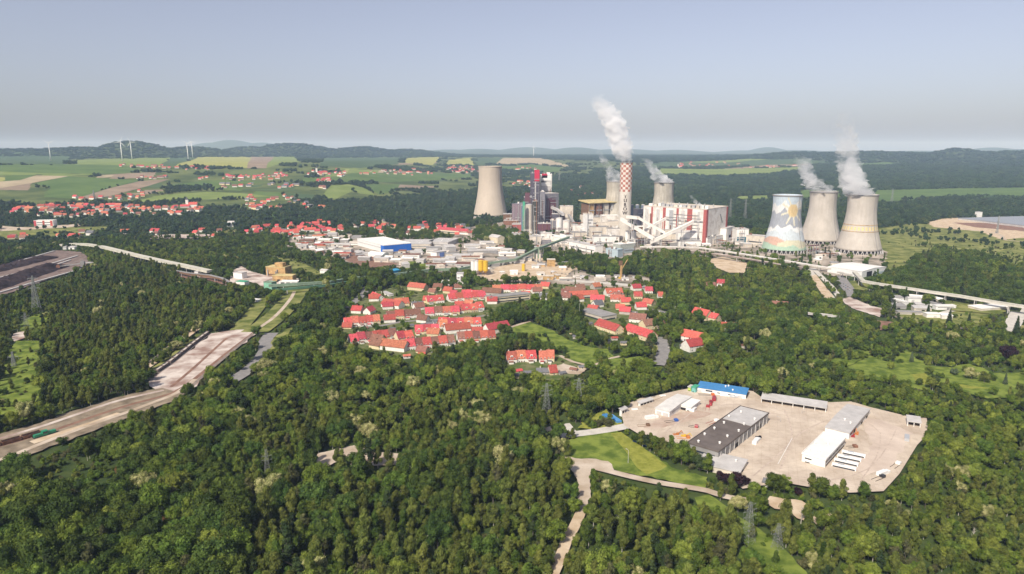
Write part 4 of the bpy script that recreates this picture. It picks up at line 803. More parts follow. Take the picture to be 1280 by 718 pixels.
def cooling_tower(base, rb, rw, rt, h, zw, label, m=None, mural=False, bandy=False, cols=34, rim=M_mgrey, n=96):
    t = thing('cooling_tower', label, 'cooling tower', base); z0 = 6.5; m = m or M_towerc
    pr = tower_prof(rb, rw, rt, h, zw, z0, 60 if mural else 28)
    mb = MB().lathe(pr, n * 2 if mural else n, cap=False); nn = n * 2 if mural else n
    inner = [(r - .7, z) for r, z in reversed(pr)]
    mb.lathe(inner, nn, cap=False)
    k = len(pr) * nn                                                       # close the top and the bottom lip
    for i in range(nn):
        j = (i + 1) % nn
        mb.f.append(((len(pr) - 1) * nn + i, (len(pr) - 1) * nn + j, k + j, k + i)); mb.m.append(0)
        mb.f.append((i, 2 * k - nn + i, 2 * k - nn + j, j)); mb.m.append(0)
    mats = [m]
    sh = mb.build('shell', mats, t, smooth=True)
    if mural:
        me = sh.data; ca = me.color_attributes.new('paint', 'FLOAT_COLOR', 'POINT'); col = np.ones((len(me.vertices), 4), np.float32)
        co = np.array([v.co[:] for v in me.vertices]); col[:, :3] = mural_colour(co, base, h); ca.data.foreach_set('color', col.ravel())
        mm = bpy.data.materials.new('painted_tower_mural'); mm.use_nodes = True; nd = mm.node_tree; at = nd.nodes.new('ShaderNodeAttribute'); at.attribute_name = 'paint'
        no_ = nd.nodes.new('ShaderNodeTexNoise'); no_.inputs['Scale'].default_value = .9; no_.inputs['Detail'].default_value = 8; mp_ = nd.nodes.new('ShaderNodeMapping'); mp_.inputs['Scale'].default_value = (1, 1, .12); tc_ = nd.nodes.new('ShaderNodeTexCoord'); nd.links.new(tc_.outputs['Object'], mp_.inputs[0]); nd.links.new(mp_.outputs[0], no_.inputs['Vector']); rp_ = nd.nodes.new('ShaderNodeValToRGB'); rp_.color_ramp.elements[0].position = .32; rp_.color_ramp.elements[1].position = .6; rp_.color_ramp.elements[0].color = (.70, .67, .62, 1); nd.links.new(no_.outputs[0], rp_.inputs[0]); mx_ = nd.nodes.new('ShaderNodeMix'); mx_.data_type = 'RGBA'; mx_.blend_type = 'MULTIPLY'; mx_.inputs[0].default_value = .7; nd.links.new(at.outputs['Color'], mx_.inputs[6]); nd.links.new(rp_.outputs[0], mx_.inputs[7]); nd.links.new(mx_.outputs[2], nd.nodes['Principled BSDF'].inputs['Base Color']); nd.nodes['Principled BSDF'].inputs['Roughness'].default_value = .85; me.materials[0] = mm
    r_top = pr[-1][0]
    rg = MB().lathe([(r_top + .1, h - 1.6), (r_top + .8, h - 1.3), (r_top + .8, h + .1), (r_top - .6, h + .3)], n, cap=False)
    rg.lathe([(r_top - .6, h + .3), (r_top - .72, h - 1.3)], n, cap=False); rg.build('rim_walkway', rim, t)
    cm = MB().bar((rb + 1.4, -2.2, 0), (rb + .1, 0, z0 + .3), .55, n=5).bar((rb + 1.4, 2.2, 0), (rb + .1, 0, z0 + .3), .55, n=5).mesh('support_column', M_lgrey)
    for i in range(cols): link('support_column', cm, t, (0, 0, 0), 2 * math.pi * i / cols)
    MB().lathe([(rb + 3.2, -.5), (rb + 3.2, 1.0), (rb + 2.6, 1.0), (rb + 2.4, .2)], n, cap=False).build('basin_wall', M_beige, t)
    MB().lathe([(.1, .0), (.1, 4.2), (rb - 5, 4.2), (rb - 5, 0)], 48, cap=False).build('cooling_fill', M_dgrey, t)
    if bandy:
        for zf in (.38, .49):
            r_ = np.interp(h * zf, [z for _, z in pr], [r for r, _ in pr]); MB().lathe([(r_ + .06, h * zf), (r_ + .35, h * zf + .1), (r_ + .3, h * zf + .9), (r_ + .03, h * zf + 1)], n, cap=False).build('painted_ring', M_ochre, t)
        pm = []
        for i in range(30):
            a = 2 * math.pi * i / 30
            for zf, o_ in ((.435, 0),):
                r_ = np.interp(h * zf, [z for _, z in pr], [r for r, _ in pr]); mbp = MB(); da = .062
                r1 = np.interp(h * zf - 3, [z for _, z in pr], [r for r, _ in pr]) + .08; r2 = np.interp(h * zf + 3, [z for _, z in pr], [r for r, _ in pr]) + .08
                mbp.add([(r1 * math.cos(a - da), r1 * math.sin(a - da), h * zf - 3), (r1 * math.cos(a), r1 * math.sin(a), h * zf - 3), (r1 * math.cos(a + da), r1 * math.sin(a + da), h * zf - 3), (r2 * math.cos(a + da), r2 * math.sin(a + da), h * zf + 3), (r2 * math.cos(a), r2 * math.sin(a), h * zf + 3), (r2 * math.cos(a - da), r2 * math.sin(a - da), h * zf + 3)], [(0, 1, 4, 5), (1, 2, 3, 4)])
                mbp.build('painted_panel', mat('faded_yellow_paint', (.62, .50, .24), .8, var=.1), t)
    # ladder and stain side stair
    lad = MB(); ang = math.atan2(-base.y, -base.x) + .9
    for (r1, z1), (r2, z2) in zip(pr[:-1], pr[1:]): lad.bar(((r1 + .5) * math.cos(ang), (r1 + .5) * math.sin(ang), z1), ((r2 + .5) * math.cos(ang), (r2 + .5) * math.sin(ang), z2), .4)
    lad.build('ladder', M_mgrey, t)
    KEEP.append((base.x, base.y, rb + 6)); return t
def mural_colour(co, base, h):
    face = math.atan2(-base.y, -base.x)
    a = np.arctan2(co[:, 1], co[:, 0]) - face; a = (a + math.pi) % (2 * math.pi) - math.pi
    r = np.hypot(co[:, 0], co[:, 1]); u = a * 30; v = co[:, 2] / h           # u in metres across, >0 to the right as seen
    sky1 = np.array([.44, .58, .70]); white = np.array([.72, .74, .72]); grey = np.array([.31, .35, .42]); yel = np.array([.72, .52, .16]); pale = np.array([.72, .66, .42])
    org = np.array([.66, .34, .20]); sand = np.array([.62, .58, .32]); grn = np.array([.32, .56, .36]); ice = np.array([.50, .60, .66])
    c = np.tile(sky1, (len(co), 1))
    def zig(u, pts): return np.interp(u, [p[0] for p in pts], [p[1] for p in pts])
    W = 94.
    c[v > .90] = sky1 * 1.05
    cl = zig(u, [(-95, .78), (-40, .70), (-30, .74), (-22, .68), (-12, .72), (-4, .80), (4, .70), (16, .72), (30, .80), (45, .72), (95, .78)])
    c[v < cl + .13] = white; 
    c[v < cl] = grey
    l2 = zig(u, [(-95, .42), (-40, .42), (-31, .46), (-24, .42), (-15, .50), (-8, .44), (2, .48), (9, .52), (15, .44), (24, .47), (34, .44), (60, .5), (95, .42)])
    c[v < l2] = white; c[v < l2 - .07 - .03 * np.sin(u / 3.)] = ice
    # sun with rays
    su, sv_ = 14., .745; dx, dy = u - su, (v - sv_) * 100; d = np.hypot(dx, dy); an = np.arctan2(dy, dx)
    for ra in (-1.45, -2.1, -.75, 2.7, -2.85, 2.1, .2):
        k = (np.abs(dx * math.sin(ra) - dy * math.cos(ra)) < 1.5) & (dx * math.cos(ra) + dy * math.sin(ra) > 0) & (d < 26); c[k] = pale
    c[d < 11.5] = yel; c[d < 9] = yel * np.array([1.02, .92, .62])
    l3 = zig(u, [(-95, .20), (-45, .22), (-28, .29), (-14, .30), (0, .235), (14, .25), (28, .22), (95, .2)]); c[v < l3] = org
    l4 = zig(u, [(-95, .1), (-6, .2), (4, .245), (20, .25), (40, .2), (95, .15)]); c[(v < l4) & (u > -10)] = sand
    l5 = zig(u, [(-95, .17), (-30, .19), (-14, .15), (0, .13), (14, .17), (24, .10), (40, .12), (95, .17)]); c[v < l5] = grn
    g_ = c.mean(1)[:, None]; return (c * .60 + g_ * .40) * .90 + .02
def base_at(px, py, r):
    p = P(px, py); d = p.to_2d().normalized() * r; return Vector((p.x + d.x, p.y + d.y, 0))
def top_h(b, row):
    lo, hi = 20, 300
    for _ in range(40):
        m_ = (lo + hi) / 2
        if float(proj(b.x, b.y, m_)[1]) > row: lo = m_
        else: hi = m_
    return lo
def ct(px, py, rb, rw, rt_, row, zf, label, **kw):
    b = base_at(px, py, rb + 1.5); h = top_h(b, row); cooling_tower(b, rb, rw, rt_, h, h * zf, label, **kw)
ct(979, 319, 36, 22.6, 23.6, 243.8, .8, 'cooling tower painted with sun, clouds and mountains over orange and green hills', mural=True)
ct(1024, 307, 37.5, 23.2, 24.4, 239.6, .8, 'plain steaming cooling tower standing behind and between the painted and the banded one', m=M_towerc)
ct(1071.5, 319.5, 37, 22.8, 23.6, 243.2, .8, 'steaming cooling tower at the right end with faded yellow band round its waist', m=M_towerc, bandy=True)
ct(828, 282, 37, 22.2, 23.2, 228, .78, 'weathered cooling tower rising behind the boiler hall', m=M_towerg)
ct(769, 282, 37, 22.2, 23, 226.6, .78, 'weathered cooling tower half hidden behind the chimney', m=M_towerg)
ct(613.2, 274.5, 44, 29.2, 30.0, 208, .86, 'tall clean sand coloured cooling tower standing alone on the left', m=M_newtower, cols=40, rim=M_newtower)

# ---------------------------------------------------------------- chimney
def chimney():
    b = base_at(780, 300, 11); r0, h = 11.6, 0
    d = b.to_2d().length; lo, hi = 50, 250
    for _ in range(40):
        m_ = (lo + hi) / 2
        if float(proj(b.x, b.y, m_)[1]) > 203.2: lo = m_
        else: hi = m_
    h = lo
    t = thing('chimney', 'tall concrete chimney with red and white chequered top and vertical lettering', 'chimney', b)
    for z in range(60, 140):
        if float(proj(b.x, b.y, z)[1]) < 240: zc = z; break
    n = 56; rows = 12; mb = MB(); lv = [0, zc * .5, zc] + [zc + (h - zc) * (k + 1) / rows for k in range(rows)]
    vs = [(r0 * math.cos(2 * math.pi * i / n), r0 * math.sin(2 * math.pi * i / n), z) for z in lv for i in range(n)]
    fs, ms = [], []
    for j in range(len(lv) - 1):
        for i in range(n):
            fs.append((j * n + i, j * n + (i + 1) % n, (j + 1) * n + (i + 1) % n, (j + 1) * n + i)); ms.append(0 if j < 2 else 1 + ((i // 4 + j) % 2))
    mb.add(vs, fs); mb.m = ms
    mb.build('shaft', [mat('chimney_pale_concrete', (.50, .46, .40), .85, col2=(.62, .575, .51), scale=.06, detail=8), mat('chimney_white_paint', (.60, .55, .49), .7, var=.15, scale=.3), mat('chimney_red_paint', (.37, .145, .105), .7, var=.2, scale=.3)], t, smooth=False)
    MB().lathe([(r0 + .02, h - 1.2), (r0 + .9, h - 1), (r0 + .9, h + .3), (r0 - .8, h + .3)], 56, cap=False).build('rim_walkway', M_mgrey, t)
    MB().lathe([(.1, h - 1.5), (r0 - .3, h - 1.5), (r0 - .3, h - 1.0)], 56, cap=False).build('cap_slab', M_dgrey, t)
    for k, (x, y) in enumerate(((-4.6, -3), (4.6, -3), (0, 5))): MB().lathe([(3.4, h - 1.4), (3.4, h + 3.0), (3.0, h + 3.0), (3.0, h - 1)], 24, x, y, cap=False).build('flue', M_mgrey, t)
    fa = math.atan2(-b.y, -b.x)
    word = 'TUR\u00d3W'; root = None
    zs = [h - (h - 0) * 0, ]
    z_top = zc - 5.0
    parts_v, parts_f = [], []
    for i, ch in enumerate(word):
        cu = bpy.data.curves.new('lettering', 'FONT'); cu.body = ch; cu.size = 8.6; cu.extrude = .12; cu.align_x = 'CENTER'; cu.offset = .34
        ob = bpy.data.objects.new('tmp_letter', cu); C.objects.link(ob); bpy.context.view_layer.update()
        me = bpy.data.meshes.new_from_object(ob.evaluated_get(bpy.context.evaluated_depsgraph_get()))
        bpy.data.objects.remove(ob)
        k = len(parts_v); zb = z_top - 7.9 * (i + 1) + 1.4
        for v in me.vertices:
            x, zz, yy = v.co.x, v.co.y, v.co.z; a = fa + x / r0; rr = r0 + .05 + max(yy, 0)
            parts_v.append((rr * math.cos(a), rr * math.sin(a), zb + zz))
        parts_f += [tuple(k + q for q in p.vertices) for p in me.polygons]; bpy.data.meshes.remove(me)
    MB().add(parts_v, parts_f).build('lettering', mat('dark_red_lettering', (.03, .018, .018), .7), t)
    KEEP.append((b.x, b.y, 20)); return t, b, h
CH, CHB, CHH = chimney()
# ---------------------------------------------------------------- power plant buildings
def plant(name, label, A, B, top=None, **kw):
    h = height_at(A[0], A[1], top) if top is not None else kw.pop('h')
    return hall(name, label, A, B, h=h, **kw)
def rt(name, label, A, B, top, depth, **kw):
    t = plant(name, label, A, B, top, depth=depth, **kw); h = height_at(A[0], A[1], top); L = (P(*B) - P(*A)).length
    if h > 11 and name not in ('factory_hall', 'silo'):
        rr = random.Random(int(A[0] * 7 + A[1]))
        for k in range(1, int(h / 6.5)):
            z = k * 6.5 + rr.uniform(-1, 1)
            if rr.random() < .6: a0, a1 = sorted((rr.uniform(0, .5), rr.uniform(.5, 1))); MB().box(L * a0, -1.3, z, L * a1, -.13, z + .25).box(L * a0, -1.3, z + .25, L * a1, -1.2, z + 1.2).build('walkway', M_steel, t)
        for k in range(rr.randint(1, 3)):
            x = L * rr.uniform(.08, .92); MB().bar((x, -.9, 0), (x, -.9, h * rr.uniform(.6, 1.08)), rr.uniform(.3, .8), n=8).build('duct', rr.choice([M_rust, M_steel, M_beige, M_mgrey]), t)
        for k in range(rr.randint(1, 4)):
            x, y = L * rr.uniform(.1, .8), depth * rr.uniform(.1, .7); MB().box(x, y, h + .3, x + rr.uniform(1.5, 4), y + rr.uniform(1.5, 5), h + rr.uniform(1.5, 4)).build('roof_plant_room', rr.choice([M_worn, M_steel, M_rust, M_beige]), t)
    return t
# tall white boiler hall with red corner bands
bl, brz, bL, _ = spot((881, 307), (907.5, 300.5), depth=10)
bh = height_at(881, 307, 262.3)
def u_on_left(px, W):      # fraction along the left face (0 = far end) that shows at photo column px
    lo, hi = 0., 1.
    n = Vector((-math.sin(brz), math.cos(brz), 0))
    for _ in range(40):
        m_ = (lo + hi) / 2; q = bl + n * (W * (1 - m_))
        if float(proj(q.x, q.y, 30)[0]) < px: lo = m_
        else: hi = m_
    return lo
BW = 128
M_worn = mat('worn_white_panels', (.50, .44, .375), .75, col2=(.80, .765, .71), scale=.09, detail=9, fac=(.28, .55), stripes=(.5, .10, 'X'))
bands = []
for x0, x1, m_ in ((878.5, 881, M_red), (858.3, 864.5, M_red), (844.8, 847.6, M_red), (828, 831.5, M_red), (813.5, 815.5, M_red), (871, 874, M_lgrey), (851, 855, M_lgrey), (836, 841, M_steel), (820, 824, M_lgrey), (806, 810, M_lgrey)):
    bands.append(('left', u_on_left(x0, BW), u_on_left(x1, BW) if x1 < 881 else 1.0, bh * (.02 if m_ is M_red else .12), bh * (.99 if m_ is M_red else .93), m_))
bands += [('right', 0, .02, 1, 2, M_white)][:0]
bands += [('front', 0, .07, bh * .02, bh * .995, M_red), ('front', .93, 1.0, bh * .1, bh * .995, M_red)]
BH = hall('boiler_hall', 'huge white boiler hall with red vertical corner bands', None, None, loc=(bl, brz, bL, BW), h=bh, roof='flat', wall=M_worn, rmat=M_beige, bands=bands, cat='power plant hall', strips=[('front', bh * .2, bh * .24, .1, .5, M_mgrey), ('left', bh * .62, bh * .68, .3, .95, M_mgrey)], keep=.6)
for k in range(9):
    z_ = bh * (.1 + .09 * k); MB().box(-1.6, BW * (.05 + .03 * (k % 3)), z_, -.52, BW * (.5 + .05 * (k % 4)), z_ + .3).build('walkway', M_steel, BH)
for k in range(8): MB().bar((-2.2, BW * (.1 + .11 * k), 0), (-2.2, BW * (.1 + .11 * k), bh * (.5 + .1 * (k % 4))), .9, n=8).build('duct', [M_lgrey, M_rust, M_beige][k % 3], BH)
# slanting dark emblem on the gable
q = MB(); q.add([(bL * .62, -.14, bh * .80), (bL * .66, -.14, bh * .82), (bL * .78, -.14, bh * .56), (bL * .74, -.14, bh * .54), (bL * .62, .02, bh * .80), (bL * .66, .02, bh * .82), (bL * .78, .02, bh * .56), (bL * .74, .02, bh * .54)], [(0, 3, 2, 1), (4, 5, 6, 7), (0, 1, 5, 4), (1, 2, 6, 5), (2, 3, 7, 6), (3, 0, 4, 7)]); q.build('emblem', M_mgrey, BH)
for k in range(14):   # roof plant
    y = BW * (.03 + k * .068); w_ = random.uniform(4, 9)
    MB().box(bL * .15, y, bh + .25, bL * .15 + w_, y + random.uniform(4, 8), bh + random.uniform(3, 6)).build('roof_plant_room', random.choice([M_white, M_beige, M_steel, M_beige]), BH)
    if k % 2: MB().lathe([(.9, bh + .2), (.9, bh + 6)], 10, bL * .6, y).build('roof_vent', M_steel, BH)
MB().box(bL + .02, 4, 0, bL + 5, BW * .6, bh * .8).build('stair_wing', M_worn, BH)
rt('plant_building', 'low white annex at the foot of the boiler hall gable', (884, 307), (903, 303), 298, 10, wall=M_white)
rt('plant_building', 'white office wing with dark opening right of the boiler hall', (907, 303), (917, 300), 286, 30, wall=M_white, strips=[('front', 6, 12, .35, .6, M_dark)])
rt('plant_building', 'white block with teal glass front right of the office wing', (920, 305), (935, 305), 287, 26, wall=M_white, strips=[('front', 1, 13, .05, .98, mat('teal_glass', (.04, .13, .17), .3))])
rt('plant_building', 'pale low building between the teal front and the painted tower', (932, 305), (955, 307), 294, 16, wall=M_beige, strips=[('front', 4, 6, .1, .9)])
rt('plant_building', 'white fronted hall before the boiler hall', (847, 307.5), (871, 307.5), 291, 22, wall=M_white, roof='gable', rise=3, strips=[('front', 6, 9, .1, .9, M_mgrey)])
rt('plant_building', 'grey roofed machine house below the white conveyors', (826, 303), (846, 303.5), 287, 18, wall=M_beige, roof='flat')
# precipitator block under the yellowish roof
def precip():
    a, rz, L, _ = spot((736, 283), (772, 281), depth=30); h = height_at(738, 283, 252.5)
    t = thing('precipitator_block', 'open steel framed block under a yellowish roof left of the chimney', 'power plant hall', a, rz)
    MB().box(0, 1, -1, L, 40, h * .42).build('lower_wall', M_beige, t)
    MB().box(2, 6, h * .42, L - 2, 38, h * .9).build('casing', M_brown, t)
    for k in range(4):
        x = L * (.03 + k * .25); MB().box(x, 2, h * .42, x + L * .16, 6, h * .9).build('filter_casing', [M_ochre, M_rust, M_beige, M_lgrey][k], t)
        MB().box(x - .5, 1.2, h * .62, x + L * .18, 2, h * .66).build('gallery', M_steel, t)
    for k in range(7):
        x = min(L * k / 6, L - .8); MB().box(x, .2, -1, x + .8, 1, h * .93).build('column', M_mgrey, t)
    MB().prism([(-2, h * .93), (44, h * .99), (44, h * 1.03), (-2, h * .96)], -2, L + 4).build('roof', M_yroof, t)
    clear(a, rz, L, 40, h, .8)
precip()
for i, (x0, x1, y, top, m_) in enumerate([(733, 752, 296, 272, M_beige), (752, 773, 297, 270, M_worn), (738, 760, 303, 284, M_beige), (760, 774, 304, 286, M_worn), (733, 741, 300, 268, M_white), (795, 812, 304, 292, M_beige), (812, 830, 306, 297, M_worn), (828, 846, 306, 293, M_beige), (742, 770, 308, 296, M_white), (796, 806, 298, 284, M_brown), (806, 822, 292, 272, M_worn), (822, 846, 300, 281, M_beige), (848, 876, 309, 302, M_white), (796, 806, 286, 262, M_slate2), (727, 738, 299, 287, M_white), (715, 733, 302, 291, M_beige)]):
    rt('plant_building', ['beige filter house below the yellowish roof', 'worn white filter house beside the chimney', 'beige duct house in front of the filter house', 'worn block at the chimney foot on the left', 'narrow white tower at the left end of the filters', 'beige house right of the white silos', 'low worn block where the white conveyors cross', 'beige transfer house right of the conveyor crossing', 'long low white building in front of the duct house', 'dark brown block behind the white silos', 'worn block behind the conveyor crossing', 'beige machine hall under the upper conveyor', 'long low white store before the boiler hall', 'grey violet block right of the chimney', 'small white block left of the filters', 'beige block near the white tanks'][i],
       (x0, y), (x1, y - .3), top, random.uniform(12, 22), wall=m_, roof=random.choice(['flat', 'flat', 'gable']), rmat=random.choice([M_lgrey, M_beige, M_white, M_mgrey]), group='plant buildings between filters and boiler hall', strips=[('front', 3, 4.5, .1, .9, M_mgrey), ('front', 8, 9.2, .15, .85, M_rust if i % 3 == 0 else M_mgrey)] if top < y - 10 else [], doors=[('front', .3, 4, 5)], keep=.3)
rt('plant_building', 'long white hall with flat white roof left of the light blue shed', (711, 311), (744, 317.5), 302, 16, wall=M_white, strips=[('front', 4, 6, .03, .97, M_mgrey)])
rt('plant_building', 'white building with dark roof behind the end of the green conveyor', (707, 302.5), (724, 301.5), 293.5, 24, wall=M_white, rmat=M_dgrey, doors=[('front', .6, 3, 5)])
rt('plant_building', 'pinkish white long shed above the green conveyor', (680, 300), (706, 305), 294, 18, wall=M_worn, rmat=M_white)
rt('plant_building', 'light blue shed at the edge of the trees', (757, 321), (772, 323), 311, 14, wall=M_lblue, rmat=M_lblue)
rt('plant_building', 'greenish grey shed with white roof edge below the silos', (775, 319), (794, 317), 306, 18, wall=mat('greenish_grey_cladding', (.36, .38, .34), .7), rmat=M_white, strips=[('front', 3, 9, .03, .97, M_lblue)])
def tank(name, label, px, py, r, top, m, cap=1.0, group=None, legs=0, parts=True):
    b = base_at(px, py, r); h = height_at(px, py, top); t = thing(name, label, 'silo' if 'silo' in name else 'tank', b, 0, group); z0 = h * .35 if legs else -1
    MB().lathe([(r, z0), (r, h)], 28, cap=False).build('body', m, t, smooth=True)
    MB().lathe([(r + .15, h - .4), (r + .15, h), (r * .3, h + cap), (.05, h + cap)], 28).build('roof', M_lgrey if m is not M_yel else M_yel, t)
    if legs:
        MB().lathe([(.6, z0 * .55), (r, z0)], 20, cap=False).build('hopper', m, t)
        for k in range(4):
            a = math.pi / 4 + k * math.pi / 2; MB().box(r * .8 * math.cos(a) - .25, r * .8 * math.sin(a) - .25, 0, r * .8 * math.cos(a) + .25, r * .8 * math.sin(a) + .25, z0 + .5).build('leg', M_rust, t)
    else: MB().bar((r * .7, -r * .8, 0), (r * .7, -r * .8, h + 1), .3).build('ladder', M_mgrey, t)
    KEEP.append((b.x, b.y, r + 3)); return t
for i, (x, lab) in enumerate(((789, 'left'), (796, 'middle'), (803.2, 'right'))): tank('silo', 'big blue grey steel silo, %s of the three behind the chimney' % lab, x, 277, 4.9, 256.5, M_bgrey, 1.5, 'blue grey silos')
tank('silo', 'left of the two white silos before the chimney', 784, 305, 4.6, 289.5, M_white, 1.0, 'white silos'); tank('silo', 'right of the two white silos before the chimney', 791.7, 305.5, 4.8, 290, M_white, 1.0, 'white silos')
tank('storage_tank', 'round white tank left of the filter block', 699, 290, 7, 273, M_white, 1.2, 'white tanks'); tank('storage_tank', 'round white tank nearest the new block', 708, 292, 8, 276, M_worn, 1.2, 'white tanks')
for i, x in enumerate((739, 746, 753.5)): tank('storage_tank', 'squat beige tank, %s in the row left of the chimney foot' % ['first', 'second', 'third'][i], x, 300, 4.6, 288, M_beige, 1, 'squat beige tanks')
# new block
M_sl3 = mat('dark_violet_cladding', (.055, .045, .07), .6)
def box_at(name, label, A, B, top, depth, m, cat='power plant tower', **kw): return rt(name, label, A, B, top, depth, wall=m, cat=cat, keep=.6, **kw)
nb = box_at('boiler_tower', 'dark violet boiler tower of the new block with a red head', (663, 281), (674.5, 281), 217, 34, M_slate, rmat=M_slate2,
            bands=[('front', .42, .95, 100, 126, M_hotred), ('front', .45, .58, 10, 99, M_lgrey), ('front', .0, .4, 60, 62, M_slate2), ('front', .02, .98, 40, 42, M_slate2)])
h_ = height_at(668, 281, 217); MB().box(9, 2, h_, 20, 20, h_ + 7).build('red_head', M_hotred, nb)
MB().box(-8, 0, 0, -.1, 20, h_ * .55).build('stair_tower', M_slate2, nb)
nb2 = box_at('boiler_tower', 'light grey louvred upper tower of the new block', (675.5, 279), (689, 279), 219, 30, M_lgrey, rmat=M_white, bands=[('front', .02, .98, 100, 112, M_white), ('front', .1, .6, 106, 116, M_hotred), ('front', .05, .9, 88, 95, M_white), ('front', .0, .98, 74, 76, M_dgrey), ('front', .04, .96, 62, 72, M_dgrey), ('front', .04, .5, 96, 100, M_dgrey), ('right', 0, 1, 86, 116, M_white), ('front', 0, 1, 30, 58, M_slate2)])
MB().box(14, 4, height_at(680, 279, 219), 22, 12, height_at(680, 279, 219) + 6).build('roof_plant_room', M_white, nb2)
box_at('turbine_hall', 'grey violet hall with plum panel right of the boiler towers', (681, 282), (697.8, 281), 242.5, 40, M_slate2, bands=[('front', .1, .78, 8, 62, M_purple), ('front', .55, .65, 40, 46, M_white)])
box_at('stair_tower', 'tall light grey shaft before the new block', (675, 283), (681, 283), 240, 10, M_slate2)
box_at('transfer_tower', 'plum and grey transfer tower left of the new block', (655, 287), (665, 287), 247, 22, M_slate, bands=[('front', .1, .7, 58, 80, M_purple), ('front', .02, .98, 50, 54, M_slate2)])
box_at('turbine_hall', 'low mauve grey hall left of the new block', (640, 283), (655, 284), 255, 50, mat('mauve_cladding', (.20, .15, .17), .7), rmat=M_slate2)
tank('silo', 'beige round silo with dark lower half in front of the new block', 661, 291, 7.2, 256, M_beige, 1, None)
box_at('stair_tower', 'slim tower with green corner left of the beige silo', (651.5, 292), (656.5, 292), 257, 9, M_bgrey, bands=[('front', .35, .95, 4, 66, M_tgreen)])
box_at('plant_building', 'very dark narrow shaft right of the beige silo', (665.5, 297), (672, 297), 252, 9, mat('dark_olive_cladding', (.06, .06, .05), .7), cat='power plant tower')
for i, (x0, x1, y, top, m_) in enumerate([(672, 688, 291, 280, M_purple), (688, 702, 288, 276, M_slate2), (630, 648, 284, 276, M_rust), (640, 652, 290, 281, M_red), (600, 592, 278, 272, M_beige), (676, 690, 302, 292, M_worn), (662, 676, 306, 296, M_beige), (700, 716, 284, 258, M_beige), (716, 730, 296, 282, M_worn), (640, 650, 300, 292, M_lgrey), (690, 706, 284, 268, M_slate), (643, 655, 277, 264, M_slate2), (629, 640, 280, 268, M_brown)]):
    if x1 < x0: x0, x1 = x1, x0
    rt('plant_building', ['plum coloured low block at the foot of the new block', 'grey violet low block right of the plum one', 'rusty red shed right of the lone cooling tower', 'red shed before the mauve hall', 'small beige pump house left of the lone cooling tower', 'worn white shed below the new block', 'beige workshop below the dark shaft', 'beige silo block left of the filters', 'worn block between silo block and filters', 'light grey shed in the trees', 'dark violet block behind the white tanks', 'grey violet block behind the mauve hall', 'brown scaffolded block beside the lone cooling tower'][i], (x0, y), (x1, y), top, 16, wall=m_, group='low buildings around the new block', strips=[('front', 2, 3.5, .1, .9, M_mgrey)], keep=.4)
def pipe_rack(px, py, L, h, m, label, rz=0., W=5):
    p = P(px, py); t = thing('pipe_rack', label, 'pipe rack', p, rz, 'pipe racks among the plant buildings'); mb = MB(); n = max(2, int(L / 7))
    for k in range(n + 1):
        for y in (0, W): mb.box(L * k / n - .3, y - .3, -.5, L * k / n + .3, y + .3, h)
        for z in (h * .5, h - .3): mb.box(L * k / n - .2, .31, z - .25, L * k / n + .2, W - .31, z + .25)
    mb.build('frame', M_steel, t); q = MB()
    for k in range(5):
        y, z = .8 + k * (W - 1.6) / 4, h * (.5 if k % 2 else 1) + .5; q.bar((-1, y, z), (L + 1, y, z), random.choice([.3, .5, .7]), n=8)
    q.build('pipe', m, t); KEEP.append((p.x, p.y, 4))
_pp = [(742, 306), (752, 309), (765, 301), (797, 308), (812, 309), (826, 308), (836, 303), (858, 309.5), (730, 304), (720, 295), (703, 300), (690, 296), (676, 290), (668, 300), (655, 296), (648, 288), (640, 284), (810, 297), (842, 298), (745, 290), (766, 292), (897, 308), (912, 306), (1012, 320), (1036, 322), (634, 281), (684, 285), (716, 288), (786, 309), (803, 300)]
for i, (x, y) in enumerate(_pp): pipe_rack(x, y, random.uniform(14, 34), random.uniform(5, 16), [M_rust, M_worn, M_beige, M_rust, M_lgrey, M_purple][i % 6], '%s pipes on an open steel rack in the power plant' % ['rust brown', 'off white', 'beige', 'rust brown', 'light grey', 'plum coloured'][i % 6], random.choice([-.1, .45, -1.1, .5]))
# small scattered plant rooms, sheds and pipes that fill the works
def filler(n, poly, lab, grp, sizes, mats_, roofs, name='small_shed'):
    arr = np.zeros_like(MASK); fill(poly, 1, arr); ys, xs = np.nonzero(arr); done = 0; tries = 0
    while done < n and tries < n * 30:
        tries += 1; k = random.randrange(len(xs)); p = P(xs[k] - MX + random.random(), ys[k] + random.random())
        L, W, h = (random.uniform(*s) for s in sizes); r_ = math.hypot(L, W) / 2
        rz = random.choice([-.12, -.12, .0, .1, -1.2]) + random.uniform(-.06, .06)
        cxy = (p.x + math.cos(rz) * L / 2 - math.sin(rz) * W / 2, p.y + math.sin(rz) * L / 2 + math.cos(rz) * W / 2)
        if any((cxy[0] - a) ** 2 + (cxy[1] - b) ** 2 < (c + r_ * .8) ** 2 for a, b, c in KEEP): continue
        hall(name, lab, None, None, loc=(p, rz, L, W), h=h, roof=random.choice(['flat', 'gable', 'mono']), rise=1.2, wall=random.choice(mats_), rmat=random.choice(roofs), cat='shed', group=grp, keep=.5, doors=[('front', random.uniform(.25, .75), min(3, L * .4), min(3, h * .7), random.choice([M_dark, M_mgrey, M_lgrey]))], strips=[('front', h * .55, h * .75, .08, .9, M_mgrey)] if L > 14 else [])
        done += 1
cl = [M_white, M_beige, M_lgrey, M_worn, M_grey, M_beige]; rf = [M_lgrey, M_white, M_mgrey, M_beige, M_rust]
filler(26, [(712, 288), (880, 284), (880, 312), (800, 312), (712, 308)], 'small plant room on the dusty ground among the conveyors', 'small plant rooms', [(8, 22), (6, 12), (4, 10)], cl, rf)
